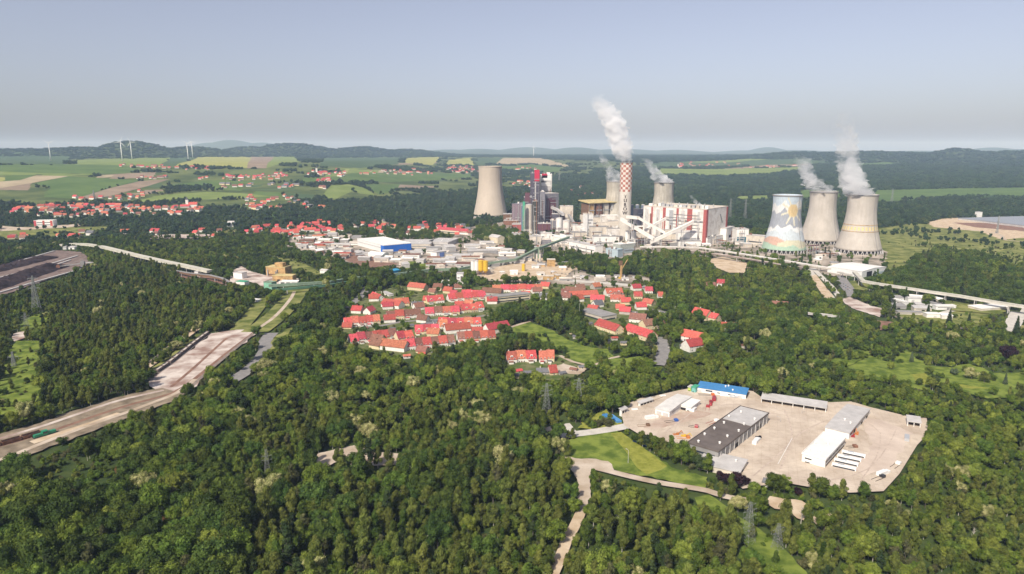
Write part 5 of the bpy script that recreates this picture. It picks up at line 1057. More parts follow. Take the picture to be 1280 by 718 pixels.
filler(16, [(640, 280), (712, 284), (712, 312), (650, 306)], 'small plant room below the new block', 'small plant rooms at the new block', [(8, 20), (6, 12), (4, 9)], cl + [M_purple, M_slate2], rf)
filler(7, [(905, 300), (955, 300), (958, 314), (905, 310)], 'small shed between boiler hall and painted tower', 'small sheds beside the painted tower', [(8, 16), (6, 9), (4, 7)], cl, rf)
filler(8, [(1000, 312), (1050, 318), (1046, 334), (1000, 326)], 'small shed at the foot of the cooling towers', 'small sheds at the cooling towers', [(7, 14), (5, 9), (3, 6)], cl + [M_lblue], rf)
# --- works estate halls
M_whall = mat('white_hall_cladding', (.66, .66, .64), .6, var=.05)
t = plant('factory_hall', 'long white factory hall with blue end', (447, 307.5), (480, 316.5), None, h=12.5, Cp=(503, 310.5), rmat=M_white, wall=M_whall, cat='factory hall', bands=[('right', 0, 1, .2, 12.0, M_blue), ('front', .9, 1, .2, 12.0, M_blue), ('front', 0, .9, 7.5, 8.5, M_lgrey)], vents=6)
plant('factory_hall', 'wide grey roofed factory hall right of the blue ended one', (500, 311), (538, 311), None, h=8, depth=60, rmat=M_lgrey, wall=M_beige, cat='factory hall', strips=[('front', 3, 5, .03, .97, M_mgrey)], vents=8)
plant('factory_hall', 'grey roofed factory hall right of the wide one', (534, 308), (560, 309), None, h=8, depth=55, rmat=M_lgrey, wall=M_lgrey, cat='factory hall', strips=[('front', 3, 5, .03, .97, M_mgrey)], vents=6)
plant('factory_hall', 'white shed below the blue ended hall', (460, 321), (478, 323), None, h=5, depth=16, rmat=M_white, wall=M_white, cat='shed', roof='arch', rise=3)
plant('workshop', 'pale building with blue gable in the works estate', (546, 323), (558, 321), None, h=9, depth=14, rmat=M_lgrey, wall=M_white, cat='workshop', bands=[('front', .3, .75, .3, 8, mat('pale_blue_paint', (.16, .24, .52), .6))])
plant('workshop', 'small bright blue building beside the green conveyor', (490, 345), (502, 343), None, h=6, depth=14, rmat=mat('sky_blue_roofing', (.05, .30, .50), .6), wall=mat('sky_blue_cladding', (.04, .26, .50), .6), cat='workshop')
plant('office_block', 'white narrow office block above the village trees', (571, 355), (579, 355), None, h=13, depth=12, rmat=M_lgrey, wall=M_white, cat='office block', strips=[('front', 3, 5, .1, .45, M_mgrey), ('front', 7, 9, .1, .45, M_mgrey), ('front', 3, 10, .6, .95, M_dgrey)])
plant('workshop', 'low white building left of the narrow office block', (552, 357), (569, 357), None, h=4, depth=12, rmat=M_white, wall=M_white, cat='workshop')
plant('long_building', 'long cream building with bright red roof beyond the works estate', (546, 291), (583, 294), None, h=7, depth=16, roof='gable', rise=4.5, rmat=M_roofs[0], wall=M_cream, cat='building', strips=[('front', 2, 3.6, .04, .96)])
plant('factory_hall', 'long low grey shed in the middle of the works estate', (585, 318), (622, 317), None, h=5, depth=16, rmat=M_lgrey, wall=M_grey, cat='shed')
plant('workshop', 'grey gabled workshop before the long low shed', (558, 316), (570, 315), None, h=9, depth=22, roof='gable', rise=3, rmat=M_lgrey, wall=M_lgrey, cat='workshop')
plant('workshop', 'beige house of two storeys at the estate trees', (611, 303), (622, 305), None, h=11, depth=16, roof='gable', rise=4, rmat=M_lgrey, wall=M_cream, cat='workshop')
for i, x in enumerate((591.5, 595.8, 601)):
    tank('silo', ['white silo, left of the yellow ones at the concrete works', 'narrow white silo beside the yellow silos', 'big yellow silo standing on legs at the concrete works'][i], x, 345, 3.2 if i < 2 else 4.2, 326.5, M_white if i < 2 else M_yel, .8, None, legs=1)
tank('silo', 'second yellow silo touching the big one', 607, 345.5, 3.4, 327, M_yel, .8, None, legs=1)
for x, lab in ((671, 'left'), (675, 'right')): tank('silo', 'slim beige cement silo, %s of the pair' % lab, x, 328, 1.5, 318, M_beige, .6, 'slim cement silos')
tank('silo', 'yellow silo at the gravel heaps', 654.5, 340, 2.6, 331, M_yel, .8, None)
rt('mixing_plant', 'ochre mixing plant beside the slim cement silos', (684, 334), (694, 334), 325, 10, wall=M_ochre, cat='mixing plant', rmat=M_beige)
filler(62, [(408, 300), (440, 298), (446, 318), (500, 316), (560, 312), (600, 306), (650, 318), (650, 330), (600, 336), (560, 336), (500, 334), (440, 328), (410, 322)], 'small grey or white shed of the works estate', 'small sheds of the works estate', [(10, 30), (8, 14), (3.5, 7)], cl + [M_lgrey, M_rust], rf + [M_lgrey, M_lgrey, M_roofs[2]])
filler(12, [(600, 340), (660, 334), (700, 330), (720, 338), (690, 352), (610, 350)], 'small sandy coloured shed at the concrete works', 'sheds of the concrete works', [(7, 16), (5, 9), (3, 6)], [M_beige, M_ochre, M_white, M_sand], rf)
filler(22, [(366, 298), (408, 294), (440, 312), (430, 324), (390, 316), (366, 312)], 'low reddish or grey roofed shed at the left end of the works estate', 'sheds at the left of the works estate', [(12, 34), (8, 13), (3.5, 6)], [M_beige, M_white, M_lgrey, M_brown], [M_roofs[3], M_roofs[2], M_lgrey, M_white, M_roofs[1]])
filler(8, [(690, 352), (720, 346), (800, 350), (800, 354)], 'low shed beside the concrete road', 'sheds beside the concrete road', [(8, 16), (5, 7), (3, 4)], cl, rf)
filler(12, [(1100, 372), (1168, 376), (1180, 402), (1120, 398)], 'low pale shed beside the right hand sidings', 'sheds beside the right hand sidings', [(8, 26), (6, 10), (3, 5)], cl, [M_white, M_lgrey, M_mgrey])
hall('shed', 'long white roofed shed above the right hand sidings', (1226, 391), (1262, 388.5), depth=16, h=4, rmat=M_white, wall=M_beige, cat='shed')
hall('shed', 'low white roofed building under the long pipe gallery', (1137, 377), (1160, 379), depth=20, h=4, rmat=M_white, wall=M_beige, cat='shed')
hall('storage_hall', 'white roofed storage hall with dark doorway below the cooling towers', (1034, 341), (1077, 347.5), (1100.5, 340.5), h=8.5, roof='gable', rise=2, rmat=M_white, wall=M_whall, cat='storage hall', doors=[('right', .3, 14, 7)], bands=[('right', .55, .95, .5, 4, M_lblue)])
hall('storage_hall', 'very long low grey roofed hall at the right edge of the spoil ground', (1197, 275.5), (1295, 287), depth=270, h=5, rmat=mat('blue_grey_roofing', (.26, .28, .31), .7, var=.06), wall=M_lgrey, cat='storage hall')
hall('plant_room', 'small white cube standing on the corner of the long grey roof', (1218, 272), (1222.5, 272.5), depth=12, h=14, wall=M_white, rmat=M_white, cat='plant room')
# ochre plant left
t = rt('processing_plant', 'upper block of the ochre sorting plant', (333, 346), (357, 347), 334, 16, wall=M_ochre, rmat=M_yroof, cat='processing plant', roof='flat', strips=[('front', 2, 4, .05, .95, M_brown)])
MB().box(12, 3, 12, 24, 12, 19).build('head_house', M_ochre, t)
rt('processing_plant', 'lower block of the ochre sorting plant on pillars', (341, 354), (366, 354.5), 345, 12, wall=M_ochre, rmat=M_yroof, cat='processing plant', doors=[('front', .3, 4, 5), ('front', .6, 4, 5), ('front', .85, 4, 5)])
rt('shed', 'white roofed shed in front of the ochre plant', (349, 357), (372, 357.5), 352.5, 10, wall=M_white, rmat=M_white, cat='shed', doors=[('front', .2, 5, 4), ('front', .5, 5, 4), ('front', .8, 5, 4)])
rt('transfer_house', 'green transfer house at the left end of the green conveyor', (330, 361), (340, 362), 353, 9, wall=mat('pale_green_cladding', (.20, .42, .30), .7), rmat=M_green, cat='transfer house')
rt('shed', 'small pale building left of the ochre plant', (292, 349), (303, 350), 341, 9, wall=M_white, cat='shed')
rt('shed', 'small green roofed building below the covered conveyor', (295, 356), (306, 357), 352, 8, wall=M_white, rmat=M_tgreen, cat='shed')
rt('shed', 'small white cube under the covered conveyor', (243.5, 347), (248, 347), 340, 5, wall=M_white, cat='shed')
rt('shed', 'white shed at the end of the brown track', (400, 343), (408, 344), 338, 8, wall=M_white, cat='shed', roof='gable')
hall('shed', 'white roofed hut on the siding line in the left wood', (314, 378), (322, 379), depth=6, h=3, rmat=M_white, cat='shed')
hall('apartment_block', 'white and red striped apartment block before the left town', (43, 283.5), (67, 283.5), depth=16, h=13, wall=M_white, rmat=M_white, cat='apartment block', bands=[('front', .0, .12, 1, 13.2, M_roofs[0]), ('front', .45, .55, 1, 13.2, M_roofs[0]), ('front', .85, .97, 1, 13.2, M_roofs[0])], strips=[('front', 3, 4.5, .14, .84), ('front', 8, 9.5, .14, .84)], keep=.9)
hall('chapel', 'white domed house in the middle of the left woods', (284, 284), (292, 284), depth=14, h=8, roof='gable', rise=5, wall=M_white, rmat=M_lgrey, cat='chapel')
filler(5, [(75, 306), (86, 308), (100, 312), (80, 312)], 'light blue grey shed at the head of the coal yard', 'sheds at the head of the coal yard', [(8, 14), (5, 8), (3, 5)], [M_lblue, M_white], [M_lblue, M_lgrey])
# coal heaps as long ridges
def heap(label, A, B, w0, h, m, cat='coal heap', name='coal_heap'):
    a, rz, L, _ = spot(A, B, depth=1); nx, ny = 60, 12; vs, fs = [], []
    for i in range(nx + 1):
        for j in range(ny + 1):
            u, v = i / nx, j / ny; prof = max(0, 1 - abs(2 * v - 1) ** 1.4) * min(1, u * 9, (1 - u) * 9) ** .7
            vs.append((u * L, v * w0, h * prof * (1 + .35 * math.sin(u * 37 + v * 3) * .6 + random.uniform(-.12, .12)) - .05))
    for i in range(nx):
        for j in range(ny): k = i * (ny + 1) + j; fs.append((k, k + ny + 1, k + ny + 2, k + 1))
    o = MB().add(vs, fs).build(name, m); o.location = a; o.rotation_euler = (0, 0, rz); return tag(o, label, cat)
heap('front dark coal heap of the coal yard', (-40, 380), (100, 331), 52, 8, M_coal)
heap('rear dark coal heap of the coal yard', (-40, 353), (86, 321), 46, 6, M_coal)
heap('long thin heap of lignite behind the rear coal heap', (-40, 345), (60, 320), 18, 3, M_coal)
# ---------------------------------------------------------------- conveyor bridges and viaducts
def gallery(name, label, pts, wd, ht, m, heights=None, rail=None, support=None, roofm=None, step=28, cat='conveyor bridge', group=None, topline=False):
    """covered bridge along photo points; points are (px,py) of its foot on the ground, heights in metres of its underside"""
    g = [P(px, py) for px, py in pts]; hs = heights if isinstance(heights, (list, tuple)) else [heights] * len(g)
    if topline:   # photo points are of the bridge itself, px,py seen at height h
        g = []
        for (px, py), h in zip(pts, hs):
            d = ray(px, py); tt = (CAMH - h) / -d[2]; g.append(Vector((d[0] * tt, d[1] * tt, 0)))
    o0 = g[0].copy(); t = thing(name, label, cat, o0, 0, group); mb = MB(); rb = MB()
    sup = MB().box(-.35, -.35, -1, .35, .35, 1).mesh('support', support or M_lgrey)
    for i in range(len(g) - 1):
        a = g[i] - o0; b = g[i + 1] - o0; a.z = g[i].z - o0.z + hs[i]; b.z = g[i + 1].z - o0.z + hs[i + 1]; d = b - a; n = Vector((-d.y, d.x, 0)).normalized() * wd / 2
        def slab(M, z0, z1, k, ext=0.):
            nn = n * k; aa, bb = a - d.normalized() * ext, b + d.normalized() * ext
            M.add([aa + nn + Vector((0, 0, z0)), aa - nn + Vector((0, 0, z0)), bb - nn + Vector((0, 0, z0)), bb + nn + Vector((0, 0, z0)), aa + nn + Vector((0, 0, z1)), aa - nn + Vector((0, 0, z1)), bb - nn + Vector((0, 0, z1)), bb + nn + Vector((0, 0, z1))],
                  [(0, 3, 2, 1), (4, 5, 6, 7), (0, 1, 5, 4), (1, 2, 6, 5), (2, 3, 7, 6), (3, 0, 4, 7)])
        q0, q1 = g[i], g[i + 1]; A_ = [tuple(map(float, proj(q.x, q.y, q.z + hs[i + e] + z))) for e, q in ((0, q0), (1, q1)) for z in (-.5, ht + .5)]; fill([A_[0], A_[2], A_[3], A_[1]], 5, SIL)
        slab(mb, 0, ht, 1, .01 * i); slab(rb, ht + .02 * i, ht + .3 + .02 * i, 1.08, .2)
        ns = max(1, int(d.to_2d().length / step))
        for k in range(ns):
            u = (k + .5) / ns; q = a.lerp(b, u)
            if q.z < 1.2: continue
            for s in (-.8, .8):
                lg = link('support', sup, t, (q.x + n.x * s, q.y + n.y * s, (q.z - .1) / 2), math.atan2(d.y, d.x)); lg.scale = (1, 1, (q.z - .1) / 2)
        for k in range(max(1, int(d.to_2d().length / 12))):
            q = (g[i]).lerp(g[i + 1], k / max(1, int(d.to_2d().length / 12))); KEEP.append((q.x, q.y, wd / 2 + 2))
    mb.build('casing', m, t); rb.build('roof', roofm or m, t)
    return t
M_cw = mat('white_conveyor_cladding', (.72, .68, .62), .65, var=.08, scale=.2)
gallery('conveyor_bridge', 'white inclined conveyor bridge falling from the chimney to the crossing', [(776.5, 276), (817.5, 301)], 6, 5, M_cw, [44, 14], topline=True)
gallery('conveyor_bridge', 'white conveyor bridge with a level head falling right from behind the chimney', [(784, 273), (798, 274.5), (831, 293)], 6, 5, M_cw, [50, 50, 24], topline=True)
gallery('conveyor_bridge', 'white conveyor bridge rising right to the boiler hall', [(813, 305), (840, 292), (866, 279.5)], 6.5, 5, M_cw, [8, 26, 42], topline=True)
gallery('conveyor_bridge', 'short white conveyor bridge left of the blue steel tower', [(806, 290), (820, 281), (832, 275)], 4.5, 4, M_cw, [26, 38, 46], topline=True)
gallery('duct', 'large pale flue duct entering the chimney from the filters', [(745, 283), (776, 281)], 8, 7, M_beige, [24, 28], topline=True, cat='duct')
gallery('duct', 'thin white pipe bridge below the filters', [(746, 297), (758, 288)], 3, 3, M_white, [6, 16], topline=True, cat='pipe bridge')
gallery('conveyor_bridge', 'grey inclined conveyor bridge of the new block', [(667, 252), (697, 264), (704, 270)], 6, 5, M_lgrey, [50, 34, 28], topline=True)
gallery('conveyor_bridge', 'steep grey conveyor bridge right of the new block', [(707, 264), (718, 282)], 5, 5, M_mgrey, [34, 8], topline=True)
rt('boiler_steelwork', 'dark blue steel tower with crane beam before the boiler hall', (832, 284), (839, 284), 274, 8, wall=mat('dark_blue_steel', (.05, .05, .14), .6), cat='steel tower')
M_grn = M_green
gallery('conveyor_bridge', 'long green conveyor bridge crossing the works estate', [(336, 359), (372, 357), (412, 354.5), (442, 349.5), (483, 346), (540, 339), (574, 338), (610, 331), (645, 326), (671, 313), (711, 298)], 3.8, 2.8, M_grn, [7, 7, 6, 4, 3, 3, 3, 4, 6, 14, 22], topline=True)
gallery('conveyor_bridge', 'second green conveyor bridge running close beside the long one at the left', [(345, 364), (372, 361.5), (412, 358), (440, 353)], 3, 2.2, mat('dark_green_cladding', (.09, .19, .12), .7), [6, 6, 5, 3], topline=True)
tt = P(671, 318); rt('transfer_house', 'green transfer house on the long green conveyor', (668, 324), (674, 324), 309, 8, wall=M_grn, cat='transfer house')
M_pipe = mat('pale_gallery_roof', (.50, .48, .40), .8, var=.14, scale=.1)
gallery('conveyor_bridge', 'curved pale covered conveyor running over the left woods', [(76, 308), (90, 306.5), (108, 307), (130, 310.5), (150, 315.5), (172, 321), (200, 327.5), (226, 333), (246, 337.5), (262, 341)], 8.5, 3.0, M_pipe, [3, 3, 4, 5, 6, 6, 6, 7, 7, 6], topline=True, roofm=M_pipe)
gallery('conveyor_bridge', 'brown belt conveyor on trestles below the pale covered one', [(217, 340), (240, 344), (262, 346), (278, 350), (290, 357)], 4, 2.2, M_brown, [5, 6, 6, 5, 3], topline=True, roofm=M_mgrey)
for lab, ln in (('belt conveyor along the front edge of the coal yard', [(-20, 374), (40, 356), (101, 338.5)]), ('belt conveyor between the two big coal heaps', [(-20, 354), (40, 339), (97, 321.5)]), ('second belt conveyor right beside the middle one', [(-20, 359), (40, 343), (88, 327)]), ('belt conveyor along the rear edge of the coal yard', [(-20, 340.5), (30, 326.5), (68, 315.5)])):
    gallery('belt_conveyor', lab, ln, 3.0, 1.2, M_pink, 1.2, cat='belt conveyor', step=40, roofm=M_lgrey)
def stacker():
    p = P(104, 336); t = thing('stacker_reclaimer', 'dark coal reclaimer with raised boom at the head of the coal yard', 'coal reclaimer', p, R(200))
    MB().box(-6, -4, 0, 6, 4, 3).build('carriage', M_dark, t); MB().box(-2.5, -2.5, 3, 2.5, 2.5, 11).build('tower', M_mgrey, t)
    MB().bar((0, 0, 8), (30, 0, 5), 1.3, r2=.7).build('boom', M_mgrey, t); MB().bar((0, 0, 9), (-14, 0, 8), 1.2).build('counterweight_arm', M_lgrey, t); MB().bar((0, 0, 13), (24, 0, 6), .25).bar((0, 0, 13), (-13, 0, 9), .25).bar((0, 0, 9), (0, 0, 13), .5).build('tie', M_mgrey, t); MB().lathe([(2.6, -1), (2.6, 1)], 14).build('bucket_wheel', M_rust, t).matrix_local = Matrix.Translation((31, 0, 5)) @ Matrix.Rotation(math.pi / 2, 4, 'X')
stacker()
gallery('coal_viaduct', 'rear deck of the coal viaduct in front of the plant', [(800, 309.5), (835, 309.5), (872, 310.5), (905, 315), (940, 320.5), (980, 327), (1010, 332), (1040, 337)], 6, 1.6, M_conc, [5, 7, 8, 8, 8, 8, 7, 5], topline=True, roofm=M_worn, cat='viaduct')
gallery('coal_viaduct', 'front deck of the coal viaduct in front of the plant', [(842, 312), (872, 316), (905, 320), (940, 325.5), (975, 332), (1002, 337.5)], 5, 1.6, M_ballast, [5, 7, 7, 7, 7, 5], topline=True, roofm=M_pink, cat='viaduct')
gallery('pipe_gallery', 'long pale pipe gallery on trestles running to the right edge', [(1068, 342), (1078.5, 353), (1100, 357), (1130, 361.5), (1165, 367), (1200, 372), (1240, 379), (1284, 386)], 5.0, 2.4, M_conc, [8, 8, 8, 8, 8, 8, 8, 8], topline=True, roofm=M_pipe, cat='pipe gallery', step=24)
gallery('pipe_gallery', 'short pale pipe bridge above the wood', [(1010, 393), (1050, 397)], 4.5, 1.6, M_lgrey, [6, 6], topline=True, roofm=M_conc, cat='pipe bridge', step=14)
gallery('footbridge', 'pale concrete bridge deck with a parked white van under it', [(1048, 341), (1064, 345)], 5, 1.2, M_conc, [6, 6], topline=True, cat='bridge', step=10)
# ---------------------------------------------------------------- rolling stock and vehicles
def wheel(parent, x, y, r, wd=.3):
    me = shared(('wheel', r, wd), lambda: wheelmesh(r, wd)); o = link('wheel', me, parent, (x, y, r)); return o
def wheelmesh(r, wd):
    mb = MB(); n = 14
    vs = [(rr * math.cos(2 * math.pi * i / n), yy, rr * math.sin(2 * math.pi * i / n)) for yy, rr in ((-wd / 2, r), (wd / 2, r)) for i in range(n)]
    mb.add(vs, [(i, (i + 1) % n, n + (i + 1) % n, n + i) for i in range(n)] + [tuple(range(n)), tuple(range(n, 2 * n))], 0)
    v2 = [(rr * math.cos(2 * math.pi * i / n), yy, rr * math.sin(2 * math.pi * i / n)) for yy, rr in ((-wd / 2 - .01, r * .5), (wd / 2 + .01, r * .5)) for i in range(n)]
    mb.add(v2, [tuple(range(n)), tuple(range(n, 2 * n))], 1); return mb.mesh('wheel', [M_tyre, M_steel])
def car(p, rz, m, label, van=False, group=None):
    t = thing('parked_van' if van else 'parked_car', label, 'van' if van else 'car', p, rz, group); L, W = (5.4, 2.0) if van else (4.4, 1.8); hh = 2.3 if van else 1.45; b = .3
    mb = MB()
    if van: mb.prism([(0, 0)] * 0 or [(b, .3), (W - b + .3, .3), (W, 1.2), (W - .1, hh), (.1, hh), (0, 1.2)], 0, L * .78); mb.box(L * .78, .03, .3, L, W - .03, 1.25)
    else: mb.prism([(.06, .3), (W - .06, .3), (W, .6), (W - .08, .92), (.08, .92), (0, .6)], 0, L)
    mb.build('body', m, t)
    if not van:
        c = MB(); c.add([(.5, .12, .92), (L - 1.2, .12, .92), (L - 1.2, W - .12, .92), (.5, W - .12, .92), (1.0, .28, hh), (L - 1.9, .28, hh), (L - 1.9, W - .28, hh), (1.0, W - .28, hh)], [(0, 1, 5, 4), (1, 2, 6, 5), (2, 3, 7, 6), (3, 0, 4, 7)]); c.build('window', M_glass, t)
        MB().box(1.0, .28, hh - .01, L - 1.9, W - .28, hh + .04).build('roof', m, t)
    else: MB().add([(L * .78, .1, 1.25), (L * .9, .1, 1.25), (L * .9, W - .1, 1.25), (L * .78, W - .1, 1.25), (L * .72, .15, hh - .1), (L * .8, .2, hh - .5), (L * .8, W - .2, hh - .5), (L * .72, W - .15, hh - .1)], [(0, 1, 5, 4), (1, 2, 6, 5), (2, 3, 7, 6), (4, 5, 6, 7)]).build('windscreen', M_glass, t)
    for x in (.85, L - .85):
        for y in (.12, W - .12): wheel(t, x, y, .34, .24)
    KEEP.append((p.x, p.y, 4)); return t
def truck(p, rz, mc, label, mb_=None, kind='flat', L=8.5, cat='truck', name='truck'):
    t = thing(name, label, cat, p, rz); W = 2.5
    MB().box(0, .5, .8, L, W - .5, 1.1).build('chassis', M_dark, t)
    cb = MB(); cb.prism([(0, 1.0), (W, 1.0), (W, 2.9), (W - .15, 3.1), (.15, 3.1), (0, 2.9)], L - 2.2, L - .1); cab = cb.build('cab', mc, t)
    MB().box(L - .12, .2, 1.9, L - .02, W - .2, 2.8).build('windscreen', M_glass, cab)
    if kind == 'flat': MB().box(0, 0, 1.12, L - 2.4, W, 1.3).box(0, 0, 1.3, L - 2.4, .1, 2.0).box(0, W - .1, 1.3, L - 2.4, W, 2.0).build('load_bed', mb_ or M_dark, t)
    elif kind == 'box': MB().box(0, 0, 1.12, L - 2.4, W, 3.6).build('cargo_box', mb_ or M_white, t)
    elif kind == 'tank':
        q = MB().lathe([(.3, 0), (1.05, .2), (1.05, L - 2.8), (.3, L - 2.6)], 16).build('tank', mb_ or mc, t, True); q.matrix_local = Matrix.Translation((0, W / 2, 2.2)) @ Matrix.Rotation(math.pi / 2, 4, 'Y')
    for x in (1.2, 2.3, L - 1.3):
        for y in (.2, W - .2): wheel(t, x, y, .5, .35)
    KEEP.append((p.x, p.y, 5)); return t
def digger(p, rz, m, label, boom=True):
    t = thing('excavator', label, 'excavator', p, rz)
    for y in (0, 2): MB().prism([(y, .0), (y + .6, .0), (y + .6, .8), (y, .8)], 0, 3.6).build('track', M_tyre, t)
    MB().box(.3, .2, .85, 3.6, 2.4, 2.0).build('body', m, t); cab = MB().box(2.0, .25, 2.0, 3.4, 1.2, 3.0).build('cab', m, t); MB().box(3.41, .35, 2.1, 3.46, 1.1, 2.9).build('windscreen', M_glass, cab)
    if boom: a = MB().bar((3.2, 1.7, 1.7), (5.6, 1.7, 3.8), .28).build('boom', m, t); MB().bar((5.6, 1.7, 3.8), (7.0, 1.7, 1.4), .2).build('arm', m, a); MB().box(6.6, 1.2, .6, 7.5, 2.2, 1.4).build('bucket', M_rust, a)
def at(px, py): return P(px, py)
def along(a, b): d = P(*b) - P(*a); return math.atan2(d.y, d.x)
BUSM = [(M_white, M_rust), (P_white, P_silver), (P_white, M_bgrey), (P_white, P_white)]
def bus(A, B, i, label):
    p = P(*A); rz = along(A, B); L, W, h = 12.0, 2.55, 3.3; t = thing('bus', label, 'bus', p, rz, 'coaches parked side by side in the yard')
    MB().prism([(.05, .35), (W - .05, .35), (W, 1.0), (W, h - .25), (W - .25, h), (.25, h), (0, h - .25), (0, 1.0)], 0, L).build('body', BUSM[i][0], t)
    MB().box(.5, -.03, 1.5, L - .6, 0.01, 2.5).build('side_window', M_glass, t); MB().box(.5, W - .01, 1.5, L - .6, W + .03, 2.5).build('side_window', M_glass, t)
    MB().box(L - .01, .15, 1.2, L + .04, W - .15, 2.8).build('windscreen', M_glass, t); MB().box(.2, -.05, .42, L - .2, -.005, 1.5).build('side_stripe', BUSM[i][1], t)
    MB().box(3, .6, h, 6, W - .6, h + .3).build('roof_unit', P_silver, t)
    for x in (2.6, L - 2.6):
        for y in (.15, W - .15): wheel(t, x, y, .5, .3)
    KEEP.append((p.x, p.y, 8))
for i, (A, B, lab) in enumerate([((1039, 586.5), (1066, 592.5), 'brown striped white coach, nearest of the four beside the white hall'), ((1042, 580.5), (1070, 587), 'grey striped white coach, second nearest of the four'), ((1046, 575.5), (1074, 581.5), 'blue grey striped white coach, third of the four'), ((1051.5, 570.5), (1077, 576), 'plain white coach, farthest of the four')]): bus(A, B, i, lab)
truck(at(886, 517.5), R(70), P_red, 'red flatbed truck, nearest in the column of red trucks', P_red, 'flat', 9); truck(at(890.5, 511), R(72), P_red, 'red tank truck in the middle of the column of red trucks', P_red, 'tank', 8.5); truck(at(894.5, 505), R(72), P_red, 'red box truck at the head of the column of red trucks', P_red, 'box', 8)
truck(at(873, 497), R(-8), mat('orange_truck_paint', (.50, .12, .03), .4), 'orange and black truck before the blue roofed hall', P_dk, 'flat', 11)
truck(at(886, 534.5), R(35), P_white, 'white headed truck with red bed behind the big grey shed', P_red, 'flat', 10)
car(at(866, 501), R(0), P_dk, 'dark car behind the short white garage'); car(at(873, 507.2), R(20), P_dk, 'dark car at the right corner of the short white garage')
truck(at(867.5, 518.5), R(60), P_white, 'white box van beside the short white garage', P_white, 'box', 6.5, 'van', 'delivery_van')
car(at(826, 499), R(20), P_white, 'white van at the wood edge behind the timber', True); car(at(849, 494.5), R(25), P_silver, 'silver car parked at the wood edge beside the timber')
truck(at(860, 537), R(-20), P_red, 'small red truck standing alone in front of the big grey shed', M_dark, 'flat', 6)
car(at(970, 530.5), R(10), P_red, 'red car alone right of the big grey shed')
digger(at(842, 548), R(10), M_orange, 'orange excavator, left of the group of machines'); digger(at(850, 549), R(-15), M_yel, 'yellow excavator in the middle of the group of machines'); truck(at(846, 552), R(0), M_orange, 'orange dump truck in front of the excavators', M_orange, 'flat', 8, 'dump truck', 'dump_truck')
digger(at(1073, 548), R(60), M_orange, 'orange red digger behind the grey ribbed hall'); truck(at(1060, 564), R(5), M_rust, 'dark red tractor truck beside the row of coaches', M_dark, 'flat', 6)
digger(at(1069, 551), R(70), P_red, 'second orange red machine beside the digger', False)
car(at(1124, 582), R(25), P_white, 'white car, nearest of the three at the right wood edge'); car(at(1126, 578.5), R(25), P_white, 'white car in the middle of the three at the right wood edge'); car(at(1128.5, 574.5), R(25), P_red, 'dark red car, farthest of the three at the right wood edge')
car(at(957, 541), R(60), P_blue, 'blue car at the right wall of the big grey shed'); car(at(953, 544), R(60), P_silver, 'silver car at the right wall of the big grey shed'); truck(at(797, 537), R(5), M_brown, 'brown flatbed trailer truck near the gate', M_brown, 'flat', 8); car(at(790, 516), R(10), P_white, 'white car inside the dark open shed', True)
digger(at(944, 551), R(-10), M_dark, 'small dark loader on the open yard right of the big grey shed', False)
for k, (x, y, m_, l_) in enumerate([(701, 536.5, P_dk, 'black car, left of the three in the parking bay'), (705, 536, P_blue, 'blue car in the middle of the parking bay'), (709.5, 535, P_white, 'white car, right of the three in the parking bay')]): car(at(x, y), R(80), m_, l_)
car(at(732, 601), R(10), P_dk, 'small dark car on the pale dirt clearing')
for k in range(7): car(at(822 + k * 4.2, 391.5 + k * .9 + random.uniform(-.3, .3)), R(-15), [P_white, P_dk, P_silver, P_red, P_white, P_dk, P_blue][k], 'parked %s car, %s from the left along the village lane' % (['white', 'dark', 'silver', 'red', 'white', 'dark', 'blue'][k], ORD[k]), group='cars along the village lane')
for k in range(12): car(at(1050 + (k % 6) * 2.6, 353.5 + (k % 6) * 1.5 + (k // 6) * 3.5), R(60), [P_white, P_silver, P_dk, P_blue, P_red, P_white][k % 6], '%s car in the %s row of the car park below the white storage hall' % (['first white', 'silver', 'dark', 'blue', 'red', 'last white'][k % 6], ['rear', 'front'][k // 6]), group='cars in the plant car park')
for k in range(16):
    car(at(694 + k * 6 + random.uniform(-2, 2), 343.5 + k * .5 + random.uniform(-2, 2)), random.uniform(-.3, .3), random.choice([P_white, P_dk, P_silver, P_red, P_dk]), 'small parked car on the dusty ground behind the concrete road', van=k % 4 == 0, group='cars behind the concrete road')
# trains
def wagon(p, rz, label, m, load=None):
    clear(p, rz, 9.6, 3, 4, .95); t = thing('rail_wagon', label, 'rail wagon', p, rz, 'hopper wagons beside the pale ground'); L, W = 9.6, 3.0
    MB().box(.2, .4, .9, L - .2, W - .4, 1.2).build('underframe', M_dark, t)
    mb = MB(); mb.add([(0, 0, 1.8), (L, 0, 1.8), (L, W, 1.8), (0, W, 1.8), (1.2, .6, 1.2), (L - 1.2, .6, 1.2), (L - 1.2, W - .6, 1.2), (1.2, W - .6, 1.2), (0, 0, 3.6), (L, 0, 3.6), (L, W, 3.6), (0, W, 3.6)], [(4, 7, 6, 5), (0, 4, 5, 1), (1, 5, 6, 2), (2, 6, 7, 3), (3, 7, 4, 0), (0, 1, 9, 8), (1, 2, 10, 9), (2, 3, 11, 10), (3, 0, 8, 11)])
    for k in range(6): mb.box(.6 + k * 1.66, -.1, 1.8, .75 + k * 1.66, 0, 3.6).box(.6 + k * 1.66, W, 1.8, .75 + k * 1.66, W + .1, 3.6)
    mb.build('hopper', m, t); MB().box(.1, .1, 2.6, L - .1, W - .1, 3.0).build('load', load or M_pink, t)
    for x in (1.5, 3, L - 3, L - 1.5):
        for y in (.75, W - .75): wheel(t, x, y, .46, .14)
